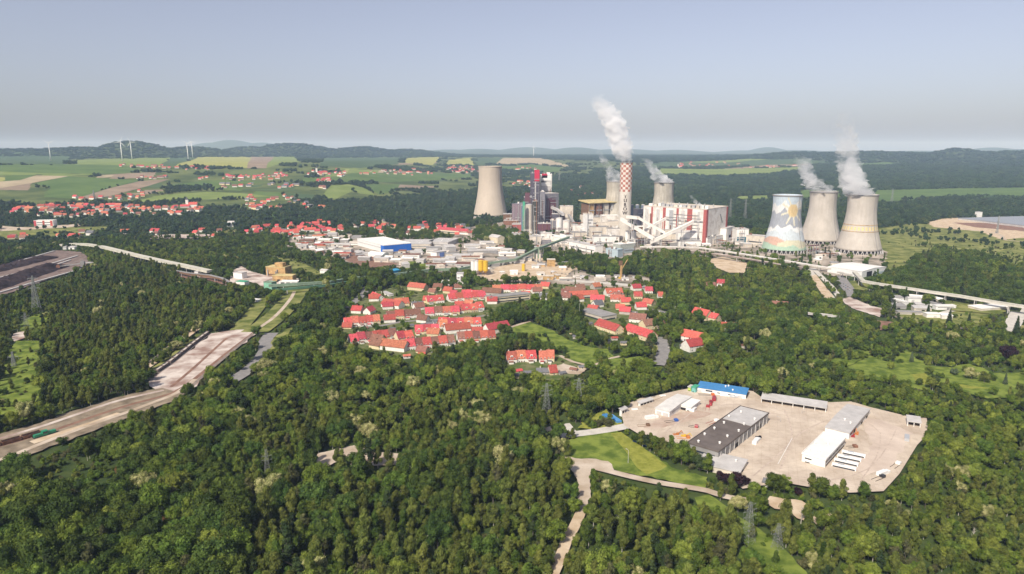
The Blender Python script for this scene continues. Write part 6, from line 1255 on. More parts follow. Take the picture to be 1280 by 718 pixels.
def train(line, n, lab, m, load=None, off=10.4):
    pts = [P(*q) for q in line]; acc = 0; seg = 0; k = 0
    while k < n and seg < len(pts) - 1:
        d = pts[seg + 1] - pts[seg]; L = d.length
        if acc > L - 2: acc -= L; seg += 1; acc = max(0, acc); continue
        p = pts[seg] + d.normalized() * acc; wagon(p, math.atan2(d.y, d.x), lab % (ORD + ['eighth', 'ninth', 'tenth', 'eleventh', 'twelfth', 'thirteenth', 'fourteenth', 'fifteenth', 'sixteenth'])[k], m, load); KEEP.append((p.x + d.normalized().x * 5, p.y + d.normalized().y * 5, 5)); acc += off; k += 1
train([(190, 474), (198, 467.5), (214, 456.5), (230, 443.5), (246, 430.5), (262, 418.5)], 14, '%s dark wagon from the left in the train beside the pale ground', mat('dark_wagon_paint', (.17, .13, .12), .8, var=.35), M_beige)
train([(-24, 567), (0, 561), (38, 550)], 5, '%s brown wagon from the left at the left edge', M_rust, M_coal)
def rails(name, line, label):
    pts = [P(*q) for q in line]; mb = MB()
    for a, b in zip(pts[:-1], pts[1:]):
        d = (b - a); n = Vector((-d.y, d.x, 0)).normalized() * .75
        for s in (-1, 1):
            mb.bar(a + n * s + Vector((0, 0, 1.2)), b + n * s + Vector((0, 0, 1.2)), .12)
    o = mb.build(name, M_rail); tag(o, label, 'rails', kind='structure')
def loco():
    p = P(43, 551.5); rz = along((43, 551.5), (60, 546.5)); t = thing('diesel_locomotive', 'green diesel locomotive on the curve of the railway', 'locomotive', p, rz); L, W = 12.5, 3
    MB().box(0, 0, 1.1, L, W, 1.6).build('underframe', M_dark, t); MB().box(.4, .4, 1.6, 4.8, W - .4, 3.1).build('hood', P_grn, t); MB().box(7.6, .4, 1.6, L - .4, W - .4, 3.1).build('hood', P_grn, t)
    c = MB().prism([(.1, 1.6), (W - .1, 1.6), (W - .1, 4.0), (W - .5, 4.4), (.5, 4.4), (.1, 4.0)], 4.8, 7.6).build('cab', P_grn, t); MB().box(5.1, .02, 2.8, 7.3, .1, 3.7).build('window', M_glass, c); MB().box(7.58, .5, 3.2, 7.66, W - .5, 3.8).build('window', M_glass, c)
    for x in (1.4, 2.8, L - 2.8, L - 1.4):
        for y in (.75, W - .75): wheel(t, x, y, .5, .14)
    KEEP.append((p.x + 5, p.y + 3, 8))
loco()
# ---------------------------------------------------------------- wind turbines, pylons, poles, crane
def turbine(px, py, top, phase, label, yaw=.5):
    p = P(px, py); h = height_at(px, py, top); t = thing('wind_turbine', label, 'wind turbine', p, yaw, 'wind turbines on the far fields'); M_wt = mat('turbine_white', (.80, .80, .80), .4, var=.02)
    MB().lathe([(2.9, -1), (1.6, h)], 16).build('tower', M_wt, t, True)
    MB().box(-2, -3, h - .5, 2, 7, h + 3.2).build('nacelle', M_wt, t); MB().lathe([(.3, 0), (1.6, .1), (1.9, 1.5), (.5, 3)], 12).build('hub', M_wt, t).matrix_local = Matrix.Translation((0, -2.9, h + 1.4)) @ Matrix.Rotation(math.pi / 2, 4, 'X')
    bl_ = MB(); R_ = 38
    pr = [(1.0, 1.0, 2), (1.3, 2.6, 6), (1.0, 2.0, 16), (.6, 1.0, 30), (.3, .4, R_)]; vs = []
    for a_, b_, z in pr: vs += [(-a_, .5, z), (0, -.3, z), (b_ * .7, .0, z), (0, .9, z)]
    fs = [(4 * j + i, 4 * j + (i + 1) % 4, 4 * j + 4 + (i + 1) % 4, 4 * j + 4 + i) for j in range(len(pr) - 1) for i in range(4)] + [(0, 3, 2, 1), (16, 17, 18, 19)]
    me = bl_.add(vs, fs).mesh('blade', M_wt)
    for k in range(3): o = link('blade', me, t); o.matrix_local = Matrix.Translation((0, -4, h + 1.4)) @ Matrix.Rotation(phase + k * 2 * math.pi / 3, 4, 'Y')
turbine(63.5, 201, 179.5, 1.1, 'wind turbine standing alone at the far left', .3); turbine(153, 202, 178, .35, 'left turbine of the pair before the dark hill', .4); turbine(165, 199, 178, 1.6, 'right turbine of the pair before the dark hill', .5)
turbine(235.5, 201, 180, 1.2, 'left turbine of the pair at the yellow field', .4); turbine(241, 197.5, 178.5, 1.45, 'right turbine of the pair at the yellow field', .4); turbine(667, 196.5, 184, .1, 'single wind turbine above the tan field in the middle', .2)
for k, (x, s) in enumerate(((520, 197), (537, 196), (897, 194), (915, 193.5))): pass
M_pyl = mat('dull_pylon_steel', (.24, .25, .24), .7, var=.1)
def pylon(px, py, top, label, arms=3, wd=5.0, m=None, th=.07, kind='power_pylon', aw=6):
    p = P(px, py); h = height_at(px, py, top); t = thing(kind, label, 'pylon', p, random.uniform(.1, .5)); m = m or M_pyl; mb = MB(); lv = 9
    def c(s1, s2, z): r_ = wd / 2 * (1 - z / h) ** 1.15 * .92 + .45; return Vector((s1 * r_, s2 * r_, z))
    cs_ = [(-1, -1), (1, -1), (1, 1), (-1, 1)]
    for k in range(lv):
        z0, z1 = h * (k / lv) ** .85, h * ((k + 1) / lv) ** .85
        for i in range(4):
            a, b = cs_[i], cs_[(i + 1) % 4]; mb.bar(c(*a, z0), c(*a, z1), th); mb.bar(c(*a, z0), c(*b, z1), th * .6); mb.bar(c(*b, z0), c(*a, z1), th * .6); mb.bar(c(*a, z1), c(*b, z1), th * .6)
    mb.build('mast', m, t)
    for k in range(arms):
        z = h * (.66 + .13 * k); w_ = aw * (1 - .16 * abs(k - .7)) / 1.0; a = MB()
        for s in (-1, 1): a.bar((0, -.5, z), (s * w_ / 1.4, 0, z + .4), th * .8).bar((0, .5, z), (s * w_ / 1.4, 0, z + .4), th * .8).bar((0, 0, z + 1.6), (s * w_ / 1.4, 0, z + .4), th * .7).bar((s * w_ / 1.45, 0, z + .3), (s * w_ / 1.45, 0, z - 1.8), th * .5)
        a.build('crossarm', m, t)
    KEEP.append((p.x, p.y, 3)); return t
pylon(683, 524, 479.5, 'steel pylon in the wood, left of the two near the parking bay'); pylon(723, 508, 473, 'steel pylon in the wood, right of the two near the parking bay')
pylon(934.5, 682, 628, 'near steel pylon beside the green power line cutting', wd=4.4, th=.05); pylon(971, 690, 655, 'smaller steel pylon right of the near one', arms=2, wd=3.6, th=.045, aw=5); pylon(335.5, 603, 562, 'thin steel pylon in the middle of the wood', arms=2, wd=3, th=.05, aw=4)
pylon(46.5, 391, 345, 'tall steel pylon at the edge of the coal yard', wd=7, th=.2, aw=9); pylon(34, 414, 391, 'smaller steel pylon in the grass clearing at the left', arms=2, wd=4)
pylon(1114.5, 253, 236, 'pylon on the broad green field right of the towers', wd=7, th=.2, aw=10); pylon(912, 277, 248, 'thin pylon right of the boiler hall', wd=7, th=.2, aw=10); pylon(931, 276, 249, 'second thin pylon farther right of the boiler hall', wd=7, th=.18, aw=10)
pylon(1246, 292, 270, 'thin mast on the tan bare ground', arms=1, wd=3, th=.3); pylon(699, 228, 214, 'far pylon right of the new block', wd=8, th=.35, aw=10); pylon(18, 460, 440, 'low pylon in the left clearing', arms=1, wd=2.5, th=.15)
pylon(118, 250, 238, 'far mast on the tan strip at the left', arms=1, wd=4, th=.5)
def pole(px, py, top, label, lamp=True):
    p = P(px, py); h = height_at(px, py, top); t = thing('lamp_post' if lamp else 'mast', label, 'lamp post' if lamp else 'mast', p, random.uniform(0, 6)); MB().bar((0, 0, 0), (0, 0, h), .16, r2=.1, n=8).build('pole', M_lgrey, t)
    if lamp: MB().bar((0, 0, h - .1), (1.6, 0, h + .2), .08).build('arm', M_lgrey, t); MB().box(1.4, -.2, h, 2.2, .2, h + .22).build('lamp_head', M_steel, t)
pole(785, 582, 563, 'lone lamp post on the grass slope'); pole(843, 397, 383, 'tall lamp post beside the village lane'); pole(636, 306, 294, 'white mast before the new block'); pole(975, 531, 522, 'lamp post on the open yard'); pole(724, 400, 380, 'lamp post at the village school'); pole(1002, 520, 512, 'thin lamp post before the open fronted shed')
pole(661, 283, 262, 'thin mast between the new block and the trees', False); pole(1010, 332, 322, 'lamp post on the coal viaduct')
def crane():
    p = P(776, 349); h = height_at(776, 349, 325); t = thing('mobile_crane', 'ochre crane with slanting jib behind the concrete road', 'crane', p, .3)
    MB().box(-3, -1.6, .8, 4, 1.6, 2.4).build('carrier', M_yel, t); MB().box(-1.2, -1, 0, 1.2, 1, h * .75).build('mast', M_ochre, t); MB().bar((0, 0, h * .45), (9, 0, h), .6).build('jib', M_ochre, t); MB().box(-3.4, -1.2, h * .72, 1.4, 1.2, h * .95).build('head', M_brown, t)
    for x in (-2, 3):
        for y in (-1.5, 1.5): wheel(t, x, y, .5)
crane()
# ---------------------------------------------------------------- villages in the distance
FARH = []
def far_mesh(kind, rc, wc, size):
    def f():
        L, W, hw, hr = size; mb = MB(); mb.prism([(0, -2), (W, -2), (W, hw), (W / 2, hw + hr - .15), (0, hw)], 0, L); a = mb.mesh('wall', M_walls[wc])
        r = MB(); s = hr / (W / 2); r.prism([(-.5, hw - .5 * s), (W / 2, hw + hr), (W / 2, hw + hr + .3), (-.5, hw - .5 * s + .3)], -.5, L + .5); r.prism([(W / 2, hw + hr), (W + .5, hw - .5 * s), (W + .5, hw - .5 * s + .3), (W / 2, hw + hr + .3)], -.5, L + .5)
        r.box(L * .4, W / 2 + .3, hw + hr * .5, L * .4 + .9, W / 2 + 1.2, hw + hr + 1.2)
        return a, r.mesh('roof', M_roofs[rc])
    return shared(('far', kind, rc, wc), f)
SIZES = [(11, 9, 4.5, 4.0), (16, 10, 5.5, 4.5), (24, 11, 5, 4.5), (9, 8, 3, 3.5)]
def town(n, poly, lab, grp, mix, minsep=11, big=.25, chk=90, pad=5):
    arr = np.zeros_like(MASK); fill(poly, 1, arr); ys, xs = np.nonzero(arr)
    x0, y0, x1, y1 = xs.min(), ys.min(), xs.max() + 1, ys.max() + 1
    cells = list(zip(xs - MX, ys)); done = 0; tr = 0; pl = []
    while done < n and tr < n * 12:
        tr += 1; cx, cy_ = random.choice(cells); p = P(cx + random.random(), cy_ + random.random())
        if any((p.x - q.x) ** 2 + (p.y - q.y) ** 2 < minsep ** 2 for q in pl): continue
        if any((p.x - a) ** 2 + (p.y - b) ** 2 < (c + pad) ** 2 for a, b, c in KEEP[:chk]): continue
        pl.append(p); k = random.choices([0, 1, 2, 3], [.5, big, .08, .2])[0]; rc = random.choices([0, 1, 2, 3, 4], mix)[0]; wc = random.choices([0, 1, 2], [.6, .25, .15])[0]
        FARH.append((p, random.uniform(-.6, .6), k, rc, wc, lab % RCN[rc] if '%s' in lab else lab, grp)); KEEP.append((p.x, p.y, 8)); done += 1
        q = [tuple(map(float, proj(p.x + dx, p.y + dy, p.z + z))) for dx, dy, z in ((-5, -3, 2), (SIZES[k][0] + 3, -3, 2), (SIZES[k][0] + 3, -3, 9), (-5, -3, 9))]; fill(q, 5, SIL)
town(95, [(4, 268), (4, 262), (60, 256), (120, 257), (200, 258), (250, 262), (250, 268), (150, 271), (60, 272)], '%s roofed house in the long town at the left', 'houses of the long left town', [.4, .3, .12, .15, .03])
town(34, [(246, 225), (254, 219), (300, 218), (356, 217), (358, 225), (300, 227)], '%s roofed house in the far village under the yellow green field', 'houses of the village under the yellow field', [.4, .3, .15, .15, 0], 14)
town(18, [(264, 237), (268, 231), (330, 231), (370, 231), (360, 237)], '%s roofed long house in the strip village behind the town', 'houses of the strip village', [.2, .2, .2, .2, .2], 16, .6)
town(34, [(306, 260), (300, 247), (350, 244), (400, 256), (396, 262), (340, 264), (310, 262)], '%s roofed house in the scattered village among trees', 'houses of the scattered village', [.25, .15, .2, .2, .2], 16)
town(48, [(294, 292), (310, 286), (350, 284), (400, 278), (432, 281), (432, 291), (380, 294), (360, 299), (340, 294), (300, 294)], 'bright %s roofed house in the red village beyond the woods', 'houses of the red village', [.75, .12, 0, .1, .03], 14)
town(34, [(430, 300), (440, 280), (480, 276), (540, 282), (600, 284), (600, 296), (580, 300), (540, 294), (500, 294), (450, 294)], '%s roofed house among the trees behind the works estate', 'houses behind the works estate', [.35, .15, .15, .15, .2], 20)
town(14, [(72, 248), (150, 246), (180, 236), (190, 240), (170, 250), (110, 252)], '%s roofed farm on the left slope', 'farms on the left slope', [.3, .3, .2, .2, 0], 22)
town(24, [(140, 208), (150, 206), (220, 208), (260, 210), (262, 213), (190, 212)], '%s roofed house in the hamlet below the turbines', 'houses of the hamlet below the turbines', [.2, .3, .3, .2, 0], 24)
town(7, [(160, 222), (214, 221), (214, 224), (170, 225)], '%s roofed house in the hamlet above the brown strip', 'houses above the brown strip', [.2, .2, .3, .3, 0], 24)
town(40, [(555, 214), (560, 208), (590, 209), (596, 216), (580, 217)], '%s roofed house of the bright village left of the lone tower', 'houses left of the lone tower', [.25, .3, .2, .25, 0], 16)
town(26, [(440, 219), (470, 211), (530, 213), (540, 219), (500, 220)], '%s roofed farm on the middle slope', 'farms on the middle slope', [.15, .5, .2, .15, 0], 24)
town(10, [(632, 234), (640, 227), (660, 228), (664, 234)], '%s roofed house right of the lone tower', 'houses right of the lone tower', [.2, .6, .2, 0, 0], 16)
town(8, [(628, 213), (650, 209), (670, 210), (668, 214)], '%s roofed house in the hamlet under the tan field', 'houses under the tan field', [.2, .3, .3, .2, 0], 20)
town(26, [(840, 209), (850, 204), (900, 203), (930, 206), (905, 210)], '%s roofed house in the far town right of the smoke', 'houses of the far right town', [.25, .35, .2, .2, 0], 30)
town(12, [(900, 214), (960, 208), (1000, 206), (1010, 207), (960, 211)], '%s roofed house in the thin village line at the right', 'houses of the thin right village', [.15, .3, .3, .25, 0], 30)
town(6, [(700, 245), (720, 230), (740, 236), (740, 248)], '%s roofed lone house in the forest behind the plant', 'lone houses behind the plant', [.2, .5, .3, 0, 0], 30)
town(5, [(0, 296), (30, 294), (34, 300), (0, 302)], '%s roofed shed at the far left sidings', 'sheds at the far left sidings', [.5, .2, .3, 0, 0], 16)
def church(px, py, top, label, m=None):
    p = P(px, py); h = height_at(px, py, top); t = thing('church', label, 'church', p, .2); MB().prism([(0, -2), (12, -2), (12, 9), (6, 15), (0, 9)], 3, 26).build('nave', M_walls[0], t)
    MB().prism([(-.5, 8.6), (6, 15.2), (6, 15.6), (-.5, 9.1)], 2.9, 26.5).prism([(12.5, 8.6), (6, 15.21), (6, 15.61), (12.5, 9.1)], 2.9, 26.5).build('roof', M_roofs[0], t); MB().box(-4, 3, -2, 3, 9, h * .7).build('tower', M_walls[0], t); MB().lathe([(3.9, h * .7), (2.6, h * .8), (.1, h)], 4, -.5, 6).build('spire', m or M_roofs[4], t)
church(234, 260, 246, 'church with slim tower at the right end of the long left town'); church(396, 219, 207, 'white far church tower among the trees on the middle slope'); church(848, 210, 203, 'tiny church tower of the far right town')

town(22, [(392, 232), (380, 216), (420, 212), (440, 216), (410, 226), (404, 240)], '%s roofed house in the village on the middle left slope', 'houses of the village on the middle left slope', [.3, .2, .2, .2, .1], 18)
town(12, [(60, 300), (200, 296), (290, 300), (280, 290), (80, 292)], '%s roofed lone house in the woods before the left town', 'lone houses before the left town', [.3, .2, .2, .2, .1], 40)

town(34, [(430, 432), (424, 404), (442, 384), (480, 362), (560, 362), (612, 360), (690, 360), (690, 374), (616, 386), (612, 412), (620, 430), (560, 440), (500, 444)], '%s roofed small house in the gardens between the terraces', 'small houses between the terraces', [.25, .1, .3, .2, .15], 9, .05, 9999, 1)
town(12, [(695, 362), (800, 364), (822, 376), (800, 400), (760, 398), (700, 384)], '%s roofed small house in the gardens below the concrete road', 'small houses below the concrete road', [.25, .15, .3, .2, .1], 10, .05, 9999, 1)
FARH.sort(key=lambda q: q[0].length)
for p, rz, k, rc, wc, lab, grp in FARH[:285]:
    a, r = far_mesh(k, rc, wc, SIZES[k]); t = thing('village_house', lab, 'house', p, rz, grp); link('wall', a, t); link('roof', r, t)
fm = MB(); fmats = M_walls + M_roofs
for p, rz, k, rc, wc, lab, grp in FARH[285:]:
    for me, mi in zip(far_mesh(k, rc, wc, SIZES[k]), (wc, 3 + rc)):
        fm.add([p + Matrix.Rotation(rz, 3, 'Z') @ v.co for v in me.vertices], [tuple(q.vertices) for q in me.polygons], mi)
tag(fm.build('distant_houses', fmats), 'tiny red roofed houses scattered over the farthest slopes', 'houses', kind='stuff')

for k, (x, y, rz, c, kd_, lab) in enumerate([(808, 528, 20, P_white, 'box', 'white box truck beside the left open shed'), (832, 532, 15, P_blue, 'flat', 'blue flatbed truck on the reddish dusty patch'), (900, 498, -10, P_white, 'box', 'white box truck before the long open fronted shed'), (912, 500, -10, P_silver, 'tank', 'silver tank truck before the long open fronted shed'), (1100, 600, 30, P_white, 'box', 'white box truck at the lower right corner of the yard'), (1094, 606, 30, P_dk, 'flat', 'dark flatbed trailer at the lower right corner of the yard'), (1118, 590, 40, P_white, 'flat', 'white flatbed truck at the right wood edge'), (1136, 556, 60, P_silver, 'box', 'silver box truck below the small shelter'), (945, 560, 55, P_white, 'box', 'white box truck parked along the big grey shed')]):
    truck(at(x, y), R(rz), c, lab, c if kd_ != 'flat' else M_dark, kd_, 9)
# ---------------------------------------------------------------- steam
def plume(label, pts, dens, seed, scale=.03, col=(1, 1, 1), emi=0, rough=.5, thr=.45, aniso=.3, fade=.42):
    """pts: (centre Vector, radius) up the plume; a lumpy closed hull filled with uneven steam"""
    rnd = np.random.default_rng(seed); n = 40; P_, Rd = [], []
    for i in range(len(pts) - 1):
        p0, p1, p2, p3 = pts[max(i - 1, 0)], pts[i], pts[i + 1], pts[min(i + 2, len(pts) - 1)]
        for k in range(7):
            t = k / 7
            cr = lambda a, b, c, d: 0.5 * ((2 * b) + (c - a) * t + (2 * a - 5 * b + 4 * c - d) * t * t + (3 * b - a - 3 * c + d) * t ** 3)
            P_.append(cr(*[np.array(q[0]) for q in (p0, p1, p2, p3)])); Rd.append(max(.8, float(cr(*[q[1] for q in (p0, p1, p2, p3)]))))
    P_.append(np.array(pts[-1][0])); Rd.append(pts[-1][1] * .5); vs = []
    ph = rnd.uniform(0, 6.28, 12)
    for j, (c, r_) in enumerate(zip(P_, Rd)):
        for i in range(n):
            a = 2 * math.pi * i / n; lump = 1 + .13 * math.sin(3 * a + ph[0] + j * .7) + .10 * math.sin(5 * a + ph[1] - j * 1.1) + .06 * math.sin(8 * a + ph[2] + j * 1.9) + .10 * math.sin(j * 1.7 + ph[3] + a)
            if j == 0: lump = 1
            vs.append(c + np.array([math.cos(a), math.sin(a), .12 * math.sin(2 * a + ph[4] + j)]) * r_ * lump)
    mb = MB(); m_ = len(P_)
    mb.add(vs, [(j * n + i, j * n + (i + 1) % n, (j + 1) * n + (i + 1) % n, (j + 1) * n + i) for j in range(m_ - 1) for i in range(n)] + [tuple(range(n - 1, -1, -1)), tuple(range((m_ - 1) * n, m_ * n))])
    m = bpy.data.materials.new('steam'); m.use_nodes = True; nd = m.node_tree; nd.nodes.remove(nd.nodes['Principled BSDF'])
    v = nd.nodes.new('ShaderNodeVolumePrincipled'); v.inputs['Color'].default_value = (*col, 1); v.inputs['Anisotropy'].default_value = aniso
    g = nd.nodes.new('ShaderNodeNewGeometry'); no = nd.nodes.new('ShaderNodeTexNoise'); no.inputs['Scale'].default_value = scale; no.inputs['Detail'].default_value = 5; no.inputs['Roughness'].default_value = .62; no.inputs['Distortion'].default_value = .6
    nd.links.new(g.outputs['Position'], no.inputs['Vector'])
    mr = nd.nodes.new('ShaderNodeMapRange'); mr.inputs[1].default_value = thr; mr.inputs[2].default_value = thr + .22; mr.inputs[3].default_value = dens * .04; mr.inputs[4].default_value = dens
    zt = float(pts[-1][0][2]); zb = float(pts[0][0][2]); sx = nd.nodes.new('ShaderNodeSeparateXYZ'); nd.links.new(g.outputs['Position'], sx.inputs[0]); fz = nd.nodes.new('ShaderNodeMapRange'); fz.inputs[1].default_value = zb + (zt - zb) * fade; fz.inputs[2].default_value = zt + 3; fz.inputs[3].default_value = 1; fz.inputs[4].default_value = .0; nd.links.new(sx.outputs[2], fz.inputs[0])
    ml = nd.nodes.new('ShaderNodeMath'); ml.operation = 'MULTIPLY'; nd.links.new(no.outputs[0], mr.inputs[0]); nd.links.new(mr.outputs[0], ml.inputs[0]); nd.links.new(fz.outputs[0], ml.inputs[1]); nd.links.new(ml.outputs[0], v.inputs['Density']); nd.links.new(v.outputs[0], nd.nodes['Material Output'].inputs['Volume'])
    o = mb.build('steam_plume', m, None, True); tag(o, label, 'steam', kind='stuff'); return o
def pt(px, py, y):   # point seen at a pixel at forward distance y
    d = ray(px, py); t = y / d[1]; return Vector((d[0] * t, y, CAMH + d[2] * t))
D = CHB.y; s_ = D / F
plume('white column of smoke rising from the chequered chimney and leaning left', [((CHB.x, CHB.y, CHH + .2), 9.5), (pt(778.5, 194, D), 13 * s_ * .85), (pt(776, 184, D), 13 * s_), (pt(773.5, 172, D), 13.5 * s_), (pt(770, 160, D), 14 * s_), (pt(764, 148, D), 14 * s_), (pt(757, 137, D), 14 * s_), (pt(750, 128, D), 11 * s_), (pt(747, 122, D), 7 * s_), (pt(752, 118, D), 5 * s_)], .11, 3, .05, thr=.37, aniso=0, fade=.6)
def tower_plume(px, py, row, r_, path, dens, label, seed, thr=.5):
    b = base_at(px, py, 38); h = top_h(b, row); s = b.y / F
    plume(label, [((b.x, b.y, h - 3.), r_)] + [(pt(x, y, b.y), w_ / 2 * s) for x, y, w_ in path], dens, seed, .035, thr=thr, aniso=.2)
tower_plume(1024, 307, 239.6, 22, [(1022, 234, 30), (1016, 226, 22), (1009, 216, 19), (1005, 206, 19), (1001, 198, 19), (992, 193.5, 13)], .13, 'grey white steam drifting left from the middle cooling tower', 5, .42)
tower_plume(1071.5, 319.5, 243.2, 21, [(1071, 237, 34), (1067, 226, 31), (1063, 214, 28), (1060, 202, 27), (1059, 190, 25), (1057, 176, 26), (1054, 160, 24), (1056, 140, 16)], .15, 'broad steam column rising from the banded cooling tower', 7, .42)
tower_plume(828, 282, 228, 21, [(826, 223, 22), (820, 216, 15), (814, 209, 13), (810, 203, 12), (806, 198, 9)], .22, 'steam drifting left from the tower behind the boiler hall', 9, .45)
tower_plume(769, 282, 226.6, 20, [(768, 221, 20), (763, 213, 14), (758, 206, 12), (754, 199, 9), (748, 188, 8)], .17, 'faint steam beside the foot of the chimney smoke', 11, .48)
plume('small white puff of steam above the boiler hall roof', [((bl.x + 8, bl.y + 20, bh), 2), (pt(874, 256, bl.y + 20), 5), (pt(870, 253, bl.y + 20), 5.5), (pt(866, 248, bl.y + 20), 4), (pt(863, 244, bl.y + 20), 2.5)], .16, 13, .1, thr=.42)
# ---------------------------------------------------------------- trees
def leafmat(name, c1, c2, rnd=.36, tr=.14):
    return mat(name, c1, .75, col2=c2, scale=.35, detail=5, rnd=rnd, translucent=tr, spec=.12, fac=(.38, .62))
L_oak = leafmat('broadleaf_foliage', (.044, .076, .012), (.126, .174, .029))
L_bright = leafmat('fresh_green_foliage', (.070, .112, .015), (.165, .215, .032), .22)
L_bright2 = leafmat('yellowish_green_foliage', (.105, .140, .020), (.225, .265, .045), .22)
L_birch = leafmat('birch_foliage', (.074, .096, .018), (.175, .198, .043), .26)
L_far = leafmat('distant_foliage', (.026, .050, .017), (.066, .102, .032), .3, .1)
L_far2 = leafmat('distant_dark_foliage', (.020, .042, .018), (.048, .078, .030), .3, .1)
L_far3 = leafmat('distant_olive_foliage', (.040, .058, .016), (.090, .110, .035), .3, .1)
L_dark = leafmat('conifer_foliage', (.024, .044, .014), (.052, .075, .026), .3, .1)
L_brownish = leafmat('brownish_foliage', (.062, .068, .026), (.115, .115, .048), .3)
L_bloom = leafmat('blossoming_foliage', (.16, .18, .045), (.50, .47, .22), .15)
L_purple = leafmat('purple_foliage', (.018, .008, .012), (.04, .018, .022), .2)
L_rust = leafmat('rusty_foliage', (.16, .085, .035), (.27, .15, .08), .15)
L_grey = leafmat('grey_green_foliage', (.07, .10, .05), (.13, .16, .085), .15)
M_bark = mat('grey_brown_bark', (.10, .085, .07), .95, var=.3, scale=3); M_birchbark = mat('pale_birch_bark', (.42, .39, .33), .9, var=.25, scale=3)
def ico(sub):
    bm = bmesh.new(); bmesh.ops.create_icosphere(bm, subdivisions=sub, radius=1); v = np.array([x.co[:] for x in bm.verts]); f = [[q.index for q in x.verts] for x in bm.faces]; bm.free(); return v, f
ICO1 = ico(1); ICO2 = ico(2)
def crown(name, lobes, nleaf, size, m, seed, hang=0., core=.72, flat=1.0):
    rg = np.random.default_rng(seed); lb = np.array(lobes); wts = lb[:, 3] ** 2; idx = rg.choice(len(lb), nleaf, p=wts / wts.sum()); c = lb[idx, :3]; r = lb[idx, 3]
    d = rg.normal(size=(nleaf, 3)); d[:, 2] = d[:, 2] * .9 + .25; d /= np.linalg.norm(d, axis=1)[:, None]
    pos = c + d * (r * rg.uniform(.72, 1.12, nleaf))[:, None] * np.array([1, 1, flat])
    nrm = d + rg.normal(size=(nleaf, 3)) * .55; nrm /= np.linalg.norm(nrm, axis=1)[:, None]
    tv = rg.normal(size=(nleaf, 3)); tv[:, 2] += hang * 3 * np.sign(tv[:, 2]); tv -= nrm * (tv * nrm).sum(1)[:, None]; tv /= np.linalg.norm(tv, axis=1)[:, None]; bv = np.cross(nrm, tv)
    s = size * rg.uniform(.55, 1.3, nleaf)[:, None]; el = 1 + hang
    V = np.stack([pos - tv * s * el * .5, pos + bv * s * .42, pos + tv * s * el * .5, pos - bv * s * .42], 1).reshape(-1, 3); Fq = np.arange(nleaf * 4).reshape(-1, 4).tolist()
    iv, if_ = ICO1; k = len(V); vs = [V]; fs = Fq
    for q in lb:
        vv = iv * (q[3] * core) * (1 + rg.normal(size=(len(iv), 1)) * .10) * np.array([1, 1, flat]) + q[:3]; vs.append(vv); fs += [[a + k for a in f] for f in if_]; k += len(iv)
    me = bpy.data.meshes.new(name); me.from_pydata(np.vstack(vs).tolist(), [], fs); me.materials.append(m); me.update(); return me
def trunk(h, r, m, seed, limbs=5, spread=2.2, lean=.3):
    rg = random.Random(seed); mb = MB(); top = (rg.uniform(-lean, lean), rg.uniform(-lean, lean), h); mb.bar((0, 0, -1), (top[0] * .5, top[1] * .5, h * .5), r, r2=r * .7, n=6); mb.bar((top[0] * .5, top[1] * .5, h * .5), top, r * .7, r2=r * .15, n=6)
    for k in range(limbs):
        z = h * rg.uniform(.3, .8); a = rg.uniform(0, 6.28); L = spread * rg.uniform(.6, 1.2); mb.bar((0, 0, z), (L * math.cos(a), L * math.sin(a), z + L * rg.uniform(.5, 1.1)), r * .35, r2=r * .08, n=4)
    return mb.mesh('trunk', m)
def lobes_round(seed, n, rx, h0, h1, rl):
    rg = np.random.default_rng(seed); out = []; zc, hz = (h0 + h1) / 2, (h1 - h0) / 2
    rx = rx * rg.uniform(.82, 1.18); h1 = h1 * rg.uniform(.88, 1.15); ex, ey = rg.uniform(.75, 1.25), rg.uniform(.75, 1.25); out.append((0, 0, zc, rx * .58))
    for k in range(n):
        a = rg.uniform(0, 6.28); u = rg.uniform(-.75, 1); rr = math.sqrt(max(0, 1 - u * u * .85)) * rx * rg.uniform(.55, .85); out.append((rr * math.cos(a) * ex, rr * math.sin(a) * ey, zc + u * hz * .75, rl * rg.uniform(.55, 1.4)))
    return out
def lobes_tall(seed, n, rx, h0, h1, rl, cone=.5):
    rg = np.random.default_rng(seed); out = []
    for k in range(n):
        u = (k + rg.uniform(0, .9)) / n; a = rg.uniform(0, 6.28); w_ = rx * (math.sin(math.pi * (.12 + .88 * min(1, u * 1.0))) ** .6) * (1 - cone * u); rr = w_ * rg.uniform(.15, .75); out.append((rr * math.cos(a), rr * math.sin(a), h0 + (h1 - h0) * u, rl * (1 - cone * .55 * u) * rg.uniform(.75, 1.2)))
    return out
KINDS = {}
def kind(name, variants): KINDS[name] = variants
